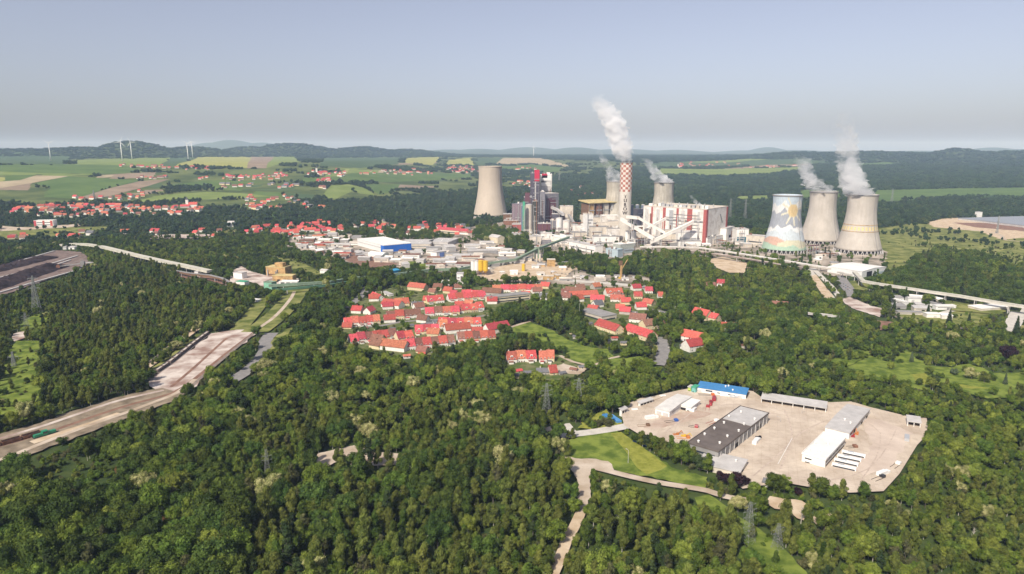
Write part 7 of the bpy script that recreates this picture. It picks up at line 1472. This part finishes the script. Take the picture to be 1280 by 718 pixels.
def V(k, seed, m, nl=1500, **kw):
    if k == 'oak': return crown('crown', lobes_round(seed, 22, 4.6, 2.2, 10.4, 1.5), int(nl * 2.6), .48, m, seed), trunk(7.5, .32, M_bark, seed)
    if k == 'birch': return crown('crown', lobes_tall(seed, 17, 3.5, 3.4, 12.6, 1.55, .42), int(nl * 2.2), .44, m, seed, hang=.6, core=.58), trunk(12.2, .2, M_birchbark, seed, 7, 1.9)
    if k == 'pine': return crown('crown', lobes_tall(seed, 12, 3.0, 4.5, 12.5, 1.5, .55), nl, .55, m, seed, core=.66, flat=.7), trunk(12.2, .26, M_bark, seed, 6, 2.4)
    if k == 'spruce': return crown('crown', [(0, 0, 1.2 + z, 2.1 * (1 - z / 13.5) + .25) for z in np.arange(0, 12.6, .9)], nl, .6, m, seed, core=.7, flat=.8), trunk(12, .2, M_bark, seed, 0)
    if k == 'bush': return crown('crown', lobes_round(seed, 8, 2.3, .3, 4.2, 1.15), nl // 2, .55, m, seed), trunk(2.6, .12, M_bark, seed, 3, 1.0)
    if k == 'poplar': return crown('crown', lobes_tall(seed, 12, 1.5, 1.5, 14, 1.2, .5), nl, .6, m, seed, core=.65), trunk(12, .2, M_bark, seed, 3, 1)
    if k == 'far': return crown('crown', lobes_round(seed, 8, 4.6, 1.2, 9.5, 2.0), 260, 1.5, m, seed, core=.85), trunk(5, .3, M_bark, seed, 0)
    if k == 'clump': return crown('crown', [(rg_.uniform(-8, 8), rg_.uniform(-8, 8), rg_.uniform(3, 6.5), rg_.uniform(3, 5)) for rg_ in [random.Random(seed + i) for i in range(9)]], 300, 2.8, m, seed, core=.9), trunk(4, .3, M_bark, seed, 0)
L_deep = leafmat('deep_green_foliage', (.032, .060, .012), (.090, .132, .026))
kind('broadleaf_tree', [V('oak', 1, L_oak), V('oak', 2, L_deep), V('oak', 3, L_bright), V('oak', 4, L_oak), V('oak', 5, L_deep), V('oak', 6, L_bright2), V('oak', 7, L_oak), V('oak', 8, L_bright), V('oak', 9, L_deep)])
kind('birch_tree', [V('birch', 11, L_birch), V('birch', 12, L_birch), V('birch', 13, L_birch), V('birch', 14, L_birch), V('birch', 15, L_oak)])
kind('pine_tree', [V('pine', 21, L_dark), V('pine', 22, L_dark), V('pine', 23, L_brownish)])
kind('shrub', [V('bush', 31, L_oak), V('bush', 32, L_bright), V('bush', 33, L_birch), V('bush', 34, L_brownish)])
kind('blossoming_tree', [V('oak', 41, L_bloom), V('oak', 42, L_bloom)])
kind('poplar_tree', [V('poplar', 51, L_dark), V('poplar', 52, L_oak)])
kind('distant_tree', [V('far', 61, L_far), V('far', 62, L_far2), V('far', 63, L_far), V('far', 64, L_far3), V('far', 65, L_far), V('far', 66, L_far2)])
kind('distant_clump', [V('clump', 71, L_far2), V('clump', 72, L_far), V('clump', 73, L_far2)])
def gn_scatter(name, label, cat, pts, rot, scl, var, sources):
    me = bpy.data.meshes.new(name); me.vertices.add(len(pts)); me.vertices.foreach_set('co', np.asarray(pts, np.float32).ravel())
    a = me.attributes.new('rot', 'FLOAT_VECTOR', 'POINT'); a.data.foreach_set('vector', np.asarray(rot, np.float32).ravel())
    a = me.attributes.new('scl', 'FLOAT_VECTOR', 'POINT'); a.data.foreach_set('vector', np.asarray(scl, np.float32).ravel())
    a = me.attributes.new('var', 'INT', 'POINT'); a.data.foreach_set('value', np.asarray(var, np.int32)); me.update()
    o = link(name, me); tag(o, label, cat, kind='stuff')
    ng = bpy.data.node_groups.new(name, 'GeometryNodeTree'); ng.interface.new_socket('Geometry', in_out='INPUT', socket_type='NodeSocketGeometry'); ng.interface.new_socket('Geometry', in_out='OUTPUT', socket_type='NodeSocketGeometry')
    N, Lk = ng.nodes, ng.links; gi = N.new('NodeGroupInput'); go = N.new('NodeGroupOutput'); jn = N.new('GeometryNodeJoinGeometry')
    def attr(nm, ty): k = N.new('GeometryNodeInputNamedAttribute'); k.data_type = ty; k.inputs[0].default_value = nm; return k.outputs[0]
    r_, s_2, v_ = attr('rot', 'FLOAT_VECTOR'), attr('scl', 'FLOAT_VECTOR'), attr('var', 'INT')
    for i, srcs in enumerate(sources):
        cmp = N.new('FunctionNodeCompare'); cmp.data_type = 'INT'; cmp.operation = 'EQUAL'; Lk.new(v_, [s for s in cmp.inputs if s.type == 'INT'][0]); [s for s in cmp.inputs if s.type == 'INT'][1].default_value = i
        for src in srcs:
            oi = N.new('GeometryNodeObjectInfo'); oi.transform_space = 'ORIGINAL'; oi.inputs[0].default_value = src; oi.inputs['As Instance'].default_value = True
            ip = N.new('GeometryNodeInstanceOnPoints'); Lk.new(gi.outputs[0], ip.inputs['Points']); Lk.new(cmp.outputs[0], ip.inputs['Selection']); Lk.new(oi.outputs['Geometry'], ip.inputs['Instance']); Lk.new(r_, ip.inputs['Rotation']); Lk.new(s_2, ip.inputs['Scale']); Lk.new(ip.outputs[0], jn.inputs[0])
    Lk.new(jn.outputs[0], go.inputs[0]); md = o.modifiers.new('scatter', 'NODES'); md.node_group = ng; return o
# sample the ground
bands_ = [(190, 420, 4.9), (420, 760, 5.4), (760, 1500, 6.6), (1500, 2700, 11), (2700, 5200, 21), (5200, 9000, 46)]
X, Y, SP = [], [], []
for r0_, r1_, s in bands_:
    xx = np.arange(-r1_ * .70, r1_ * .70, s); yy = np.arange(r0_ * .7, r1_, s); gx, gy = np.meshgrid(xx, yy); gx = gx + (np.arange(gx.shape[0]) % 2)[:, None] * s / 2
    gx = gx + rng.uniform(-.42, .42, gx.shape) * s; gy = gy + rng.uniform(-.42, .42, gy.shape) * s
    rr = np.hypot(gx, gy); k = (rr >= r0_) & (rr < r1_) & (np.abs(gx) < gy * .86 + 25); X.append(gx[k]); Y.append(gy[k]); SP.append(np.full(k.sum(), s))
X = np.concatenate(X); Y = np.concatenate(Y); SP = np.concatenate(SP); Z = H(X, Y); RR = np.hypot(X, Y)
px_, py_ = proj(X, Y, Z); tpx, tpy = proj(X, Y, Z + np.where(RR > 2700, 12, 9.5)); cls = mask_at(px_, py_)
def vnoise(x, y, s, seed):
    g = np.random.default_rng(seed).uniform(0, 1, (256, 256)); u = x / s + 1000.5; v = y / s + 1000.5; i = np.floor(u).astype(int); j = np.floor(v).astype(int); fu = sstep(u - i); fv = sstep(v - j); a = lambda p, q: g[p % 256, q % 256]
    return (a(i, j) * (1 - fu) + a(i + 1, j) * fu) * (1 - fv) + (a(i, j + 1) * (1 - fu) + a(i + 1, j + 1) * fu) * fv
onhill = (Z - base_h(X, Y) > 14) & (RR > 5200); cls = np.where(onhill, 1, cls)
n1 = vnoise(X, Y, 60, 1) * .6 + vnoise(X, Y, 22, 2) * .4; n2 = vnoise(X, Y, 240, 3) * .6 + vnoise(X, Y, 90, 4) * .4
xi = np.clip((tpx + MX).astype(int), 0, MASK.shape[1] - 1); yi = np.clip(tpy.astype(int), 0, MASK.shape[0] - 1)
hits_sil = (SIL[yi, xi] == 5); topc = MASK[yi, xi]; inframe = (px_ > -380) & (px_ < 1660) & (py_ < 1100)
u = rng.uniform(0, 1, len(X)); keep = np.zeros(len(X), bool)
keep |= (cls == 1) & (u < .90) ; keep |= (cls == 2) & (u < .48); keep |= (cls == 4) & (u < np.where(n1 > .56, .45, .035)); keep |= (cls == 6) & (u < .14); keep |= (cls == 7) & (u < np.where(n1 > .5, .5, .06)) & (rng.uniform(0, 1, len(X)) < .8)
ang_ = .5 * np.sin(X / 400.) ; hed = np.abs(np.sin((X * .35 + Y) / 95. + n2 * 3)) < .20
keep |= (cls == 3) & ((hed & (u < .55) & (n1 > .35)) | (n2 > .62)); keep &= ~((py_ < 190.5) & (RR > 5000) & ~onhill)
keep0 = keep.copy(); keep &= ~(hits_sil & (topc != 1)) & ~(hits_sil & (rng.uniform(0, 1, len(X)) < .85)); keep &= ~((cls == 1) & (topc == 0) & (RR < 2600) & (rng.uniform(0, 1, len(X)) < .93)); low = (keep0 & ~keep & (RR < 1600)) | (keep0 & (n1 < .24) & (RR < 1200) & (cls == 1)); keep &= ~low
spx, spy = proj(X, Y, Z + 2.6); tc2 = mask_at(spx, spy); s2 = SIL[np.clip(spy.astype(int), 0, SIL.shape[0] - 1), np.clip((spx + MX).astype(int), 0, SIL.shape[1] - 1)]; low &= (tc2 != 0) & (s2 != 5); keep |= low; keep &= ~((cls == 4) & (topc == 0) & (u > .03))
bx = {}
for a, b, c in KEEP:
    for i in range(int((a - c) // 50), int((a + c) // 50) + 1):
        for j in range(int((b - c) // 50), int((b + c) // 50) + 1): bx.setdefault((i, j), []).append((a, b, c))
ci, cj = np.floor(X / 50).astype(int), np.floor(Y / 50).astype(int)
for k in np.nonzero(keep)[0]:
    L_ = bx.get((ci[k], cj[k]))
    if L_ and any((X[k] - a) ** 2 + (Y[k] - b) ** 2 < (c + 1) ** 2 for a, b, c in L_): keep[k] = False
ix = np.nonzero(keep)[0]; X, Y, Z, RR, SP, px_, py_, cls, n1, n2, low = [q[ix] for q in (X, Y, Z, RR, SP, px_, py_, cls, n1, n2, low)]; N_ = len(X)
print('trees', N_)
u = rng.uniform(0, 1, N_); kd = np.full(N_, 'broadleaf_tree', dtype=object)
near = RR < 1500
birchy = ((px_ > 300) & (px_ < 900) & (py_ > 520)) | ((px_ > 760) & (py_ > 610)) | ((px_ < 260) & (py_ < 470) & (py_ > 330)) | ((px_ < 170) & (py_ > 430) & (py_ < 520))
edge = 520 + 90 * (n2 - .5)
pb = np.where(birchy & (py_ > edge - 200), .72, .16) + (n2 - .5) * .5
kd[u < pb * .85] = 'birch_tree'; pn = np.where((px_ < 420) & (py_ > 520), .16, .06); kd[(u > 1 - pn) & (n1 > .4)] = 'pine_tree'
u2 = rng.uniform(0, 1, N_); kd[(u2 < .16)] = 'shrub'; kd[(u2 > .987) | ((u2 > .965) & (px_ > 200) & (px_ < 640) & (py_ > 430) & (py_ < 545))] = 'blossoming_tree'
kd[(cls == 4) & (u2 < .75)] = 'shrub'; kd[(cls == 2) & (u2 < .55)] = 'shrub'
kd[(px_ > 660) & (py_ < 400) & (py_ > 300) & (u2 > .95)] = 'poplar_tree'
kd[~near] = 'distant_tree'; kd[RR > 2700] = 'distant_clump'
s = (.48 + .82 * rng.beta(1.6, 1.7, N_)) * (1 + (n1 - .5) * .6)
s = np.where((kd == 'birch_tree'), s * .92, s); s = np.where(cls == 2, s * .56, s); s = np.where(cls == 6, s * .75, s); s = np.where(cls == 7, s * .85, s); s = np.where(cls == 4, s * .65, s)
s = np.where((RR > 760) & (RR <= 1500), s * .98, s); s = np.where((RR > 1500) & (RR <= 2700), s * 1.15, s); s = np.where((RR > 2700) & (RR <= 5200), s * 1.15, s); s = np.where(RR > 5200, s * 2.0, s)
s = np.where((px_ > 980) & (py_ > 390) & (kd != 'shrub'), s * .76, s); s = np.where((px_ < 330) & (py_ < 500), s * .88, s)
kd[low] = 'shrub'; s = np.where(low, rng.uniform(.5, .8, N_), s)
hz_ = rng.uniform(.82, 1.22, N_); hz_ = np.where(RR > 5200, hz_ * .5, hz_)
s = np.where((kd == 'broadleaf_tree') & (RR < 760) & (cls == 1), s * np.where((px_ < 330) & (py_ > 560), 1.3, 1.04), s)
rotz = rng.uniform(0, 6.28, N_)
WHERE = [(lambda x, y: y > 560 and x < 330, 'in the dark mixed wood at the lower left'), (lambda x, y: x < 720 and y > 560, 'in the birch wood left of the sandy track'), (lambda x, y: y > 620 and x < 900, 'in the wood right of the sandy track'), (lambda x, y: x > 900 and y > 560, 'in the bushy wood at the lower right'), (lambda x, y: True, 'in the wood before the village')]
LOOK = {'broadleaf_tree': 'round crowned broadleaf tree', 'birch_tree': 'slender olive green birch with pale stem', 'pine_tree': 'dark flat layered pine', 'shrub': 'low rounded green shrub', 'blossoming_tree': 'broad tree with creamy blossom', 'poplar_tree': 'narrow upright dark poplar', 'distant_tree': 'round dark green tree', 'distant_clump': 'far dark green tree clump'}
CAP = {'broadleaf_tree': 290, 'birch_tree': 290, 'pine_tree': 90, 'shrub': 120, 'blossoming_tree': 40, 'poplar_tree': 20, 'distant_tree': 12, 'distant_clump': 6}
STUFF = {'broadleaf_tree': ('broadleaf_woodland', 'rest of the broadleaf woodland'), 'birch_tree': ('birch_woodland', 'rest of the birch woodland'), 'pine_tree': ('pine_woodland', 'scattered pines in the woodland behind the nearest ones'), 'shrub': ('undergrowth', 'shrubs and young growth between the trees'), 'blossoming_tree': ('blossoming_woodland', 'pale blossoming trees farther back in the woods'), 'poplar_tree': ('poplar_belt', 'upright dark trees around the works'), 'distant_tree': ('distant_woodland', 'dark woodland around the plant and the far villages'), 'distant_clump': ('far_forest', 'far forest and hedges blending into one dark mass')}
infr = (px_ > -5) & (px_ < 1285) & (py_ < 740)
for k, vs in KINDS.items():
    idx = np.nonzero(kd == k)[0]
    if not len(idx): continue
    var = rng.integers(0, len(vs), len(idx)); lush = ((px_[idx] > 990) & (py_[idx] > 390)) | ((px_[idx] > 200) & (px_[idx] < 560) & (py_[idx] > 425) & (py_[idx] < 540))
    if k == 'broadleaf_tree':
        q_ = n2[idx] + rng.uniform(-.1, .1, len(idx)); var = np.where(q_ < .44, rng.choice([1, 4, 8, 0, 3], len(idx)), var); var = np.where(q_ > .60, rng.choice([2, 5, 7, 6], len(idx)), var)
        var = np.where(lush & (rng.uniform(0, 1, len(idx)) < .45), rng.choice([2, 5, 7], len(idx)), var)
    order = np.argsort(np.where(infr[idx], RR[idx] / (s[idx]), 1e9)); sel = list(order[:CAP[k]])
    srcs = {}
    for o_ in sel:
        i = idx[o_]; v = int(var[o_]); cm, tm = vs[v]; wh = next(w_ for f, w_ in WHERE if f(px_[i], py_[i]))
        if k in ('poplar_tree',): wh = 'beside the works and the village'
        if k in ('distant_tree', 'distant_clump'): wh = 'at the near edge of the far woods'
        t = thing(k, '%s %s' % (LOOK[k], wh), 'shrub' if k == 'shrub' else 'tree', (X[i], Y[i], Z[i] - .1), rotz[i], '%s %s' % (LOOK[k], wh)); t.scale = (s[i], s[i], s[i] * hz_[i])
        c_ = link('crown', cm, t); tr_ = link('trunk', tm, t); srcs.setdefault(v, (c_, tr_))
    for v in range(len(vs)):
        if v not in srcs: srcs[v] = list(srcs.values())[0]
    rest = np.setdiff1d(np.arange(len(idx)), sel); ii = idx[rest]
    if len(ii): gn_scatter(*STUFF[k], 'woodland', np.stack([X[ii], Y[ii], Z[ii] - .1], 1), np.stack([0 * X[ii], 0 * X[ii], rotz[ii]], 1), np.stack([s[ii], s[ii], s[ii] * hz_[ii]], 1), var[rest], [srcs[v] if RR[ii].min() < 1200 else srcs[v][:1] for v in range(len(vs))])
# single trees one can point at
def lone(px, py, k, m, sc, label, seed, cat='tree', nl=1500):
    cm, tm = V(k, seed, m, nl); p = P(px, py); t = thing('tree' if k != 'bush' else 'shrub', label, cat, p, random.uniform(0, 6)); t.scale = (sc, sc, sc * .95); link('crown', cm, t); link('trunk', tm, t)
lone(1258, 452, 'oak', L_purple, 1.35, 'large dark purple beech at the right edge above the meadow', 101); lone(1167, 482, 'oak', L_dark, .85, 'round dark bush tree standing in the right hand meadow', 102); lone(1214, 476, 'oak', L_bloom, 1.0, 'yellow green round tree in the middle of the meadow bushes', 103)
lone(1230, 480, 'oak', L_birch, .9, 'olive green round tree right of the yellow green one', 104); lone(1256, 482, 'spruce', L_grey, .75, 'grey green pointed bush at the right of the meadow', 105); lone(1193, 470, 'oak', L_grey, .6, 'small grey green tree left of the yellow green one', 106)
lone(1139, 454, 'spruce', L_grey, .8, 'pointed grey green tree at the top of the meadow', 107); lone(681, 423, 'oak', L_dark, .5, 'small dark round tree alone in the village meadow', 108); lone(1240, 474, 'bush', L_oak, 1.3, 'low green bush behind the olive tree in the meadow', 109, 'shrub')
lone(174, 592, 'oak', L_rust, .62, 'rust coloured tree in the lower left wood, right one of two', 111); lone(150, 594, 'oak', L_rust, .5, 'rust coloured tree in the lower left wood, left one of two', 112); lone(206, 668, 'birch', L_rust, .7, 'brownish pink birch in the lower left wood', 113)
lone(122, 682, 'oak', L_bright, 1.15, 'bright green round tree in the lower left wood', 114, nl=2600); lone(213, 700, 'oak', L_bright, 1.3, 'large fresh green tree at the lower edge', 115, nl=2600); lone(272, 662, 'oak', L_bright, 1.05, 'fresh green tree on the right side of the lower left wood', 116, nl=2600); lone(229, 556, 'oak', L_bright, 1.2, 'dense bright green tree below the railway curve', 117, nl=2600)
for i, (x, y) in enumerate([(797, 557), (803, 560), (811, 563), (838, 570), (844, 577), (852, 573), (859, 582), (867, 580), (875, 589), (884, 592), (829, 565)]): lone(x, y, ['oak', 'birch'][i % 2], [L_oak, L_birch, L_dark][i % 3], random.uniform(.75, 1.0), '%s tree of the row between grass slope and yard' % (['first', 'second', 'third', 'fourth', 'fifth', 'sixth', 'seventh', 'eighth', 'ninth', 'tenth', 'eleventh'][i]), 120 + i)
for i, (x, y) in enumerate([(902, 606), (910, 609), (920, 611), (931, 609), (998, 620)]): lone(x, y, 'oak', L_purple, [.7, .75, .85, .6, .5][i], '%s dark purple tree below the big grey shed' % (['first', 'second', 'third', 'fourth', 'lone right'][i]), 140 + i)
for i, (x, y, sc) in enumerate([(968, 617, 1.1), (980, 616, .9), (1014, 621, 1.0), (1024, 622, 1.0), (1041, 626, .8), (1052, 626, .9), (1080, 624, .9)]): lone(x, y, ['oak', 'oak', 'birch'][i % 3], [L_oak, L_bright, L_birch][i % 3], sc, 'green tree at the lower edge of the yard, %s from the left hut' % ORD[i], 150 + i)
for i, (x, y) in enumerate([(747, 536), (742, 538), (755, 534), (736, 535), (761, 536)]): lone(x, y, 'oak', [L_brownish, L_oak][i % 2], .6, '%s tree on the grass by the gate of the yard' % ORD[i], 160 + i)
for i, (x, y, sc) in enumerate([(1117, 391, 1.15), (1186, 406, 1.3), (1211, 403, .8), (1270, 418, 1.4), (1197, 368, .9), (1160, 391, .8), (1237, 405, .8), (917, 310, .9), (1002, 330, .9), (1013, 330, .7), (1031, 320, 1.1), (1037, 324, .9)]): lone(x, y, 'spruce' if i < 7 else 'poplar', L_dark, sc, 'dark pointed conifer, %s %s' % ((ORD + ['eighth', 'ninth', 'tenth', 'eleventh', 'twelfth'])[i], 'beside the right hand sidings' if i < 7 else 'at the foot of the cooling towers'), 170 + i)
def dead(px, py, sc, label, seed):
    p = P(px, py); t = thing('dead_tree', label, 'dead tree', p, 0); rg = random.Random(seed); mb = MB(); mb.bar((0, 0, 0), (.3, .2, 9 * sc), .22, r2=.08, n=6); br = MB()
    for k in range(26): z = rg.uniform(3, 9) * sc; a = rg.uniform(0, 6.28); L_ = rg.uniform(1, 2.6) * sc * (1.2 - z / (12 * sc)); br.bar((0, 0, z), (L_ * math.cos(a), L_ * math.sin(a), z + L_ * .9), .09, r2=.03)
    mb.build('trunk', M_birchbark, t); br.build('branch', M_birchbark, t)
dead(24, 632, 1.3, 'pale bare dead tree at the lower left edge', 1); dead(1001, 655, .9, 'bare grey tree below the sandy patch', 2); dead(150, 655, .7, 'bare grey tree in the lower left wood', 3); dead(1215, 680, .8, 'bare pale tree in the lower right wood', 4)
# ---------------------------------------------------------------- haze
hm = bpy.data.materials.new('haze'); hm.use_nodes = True; hn = hm.node_tree; hn.nodes.remove(hn.nodes['Principled BSDF']); hv = hn.nodes.new('ShaderNodeVolumePrincipled')
hv.inputs['Color'].default_value = (.46, .62, .92, 1); hv.inputs['Absorption Color'].default_value = (1, 1, 1, 1); hv.inputs['Density'].default_value = HAZE_DENSITY; hv.inputs['Anisotropy'].default_value = -.15; hn.links.new(hv.outputs[0], hn.nodes['Material Output'].inputs['Volume'])
hz = MB().box(-27000, -27000, -9, 27000, 27000, 470).build('haze', hm); tag(hz, 'thin blue grey summer haze over the whole valley', 'haze', kind='stuff')
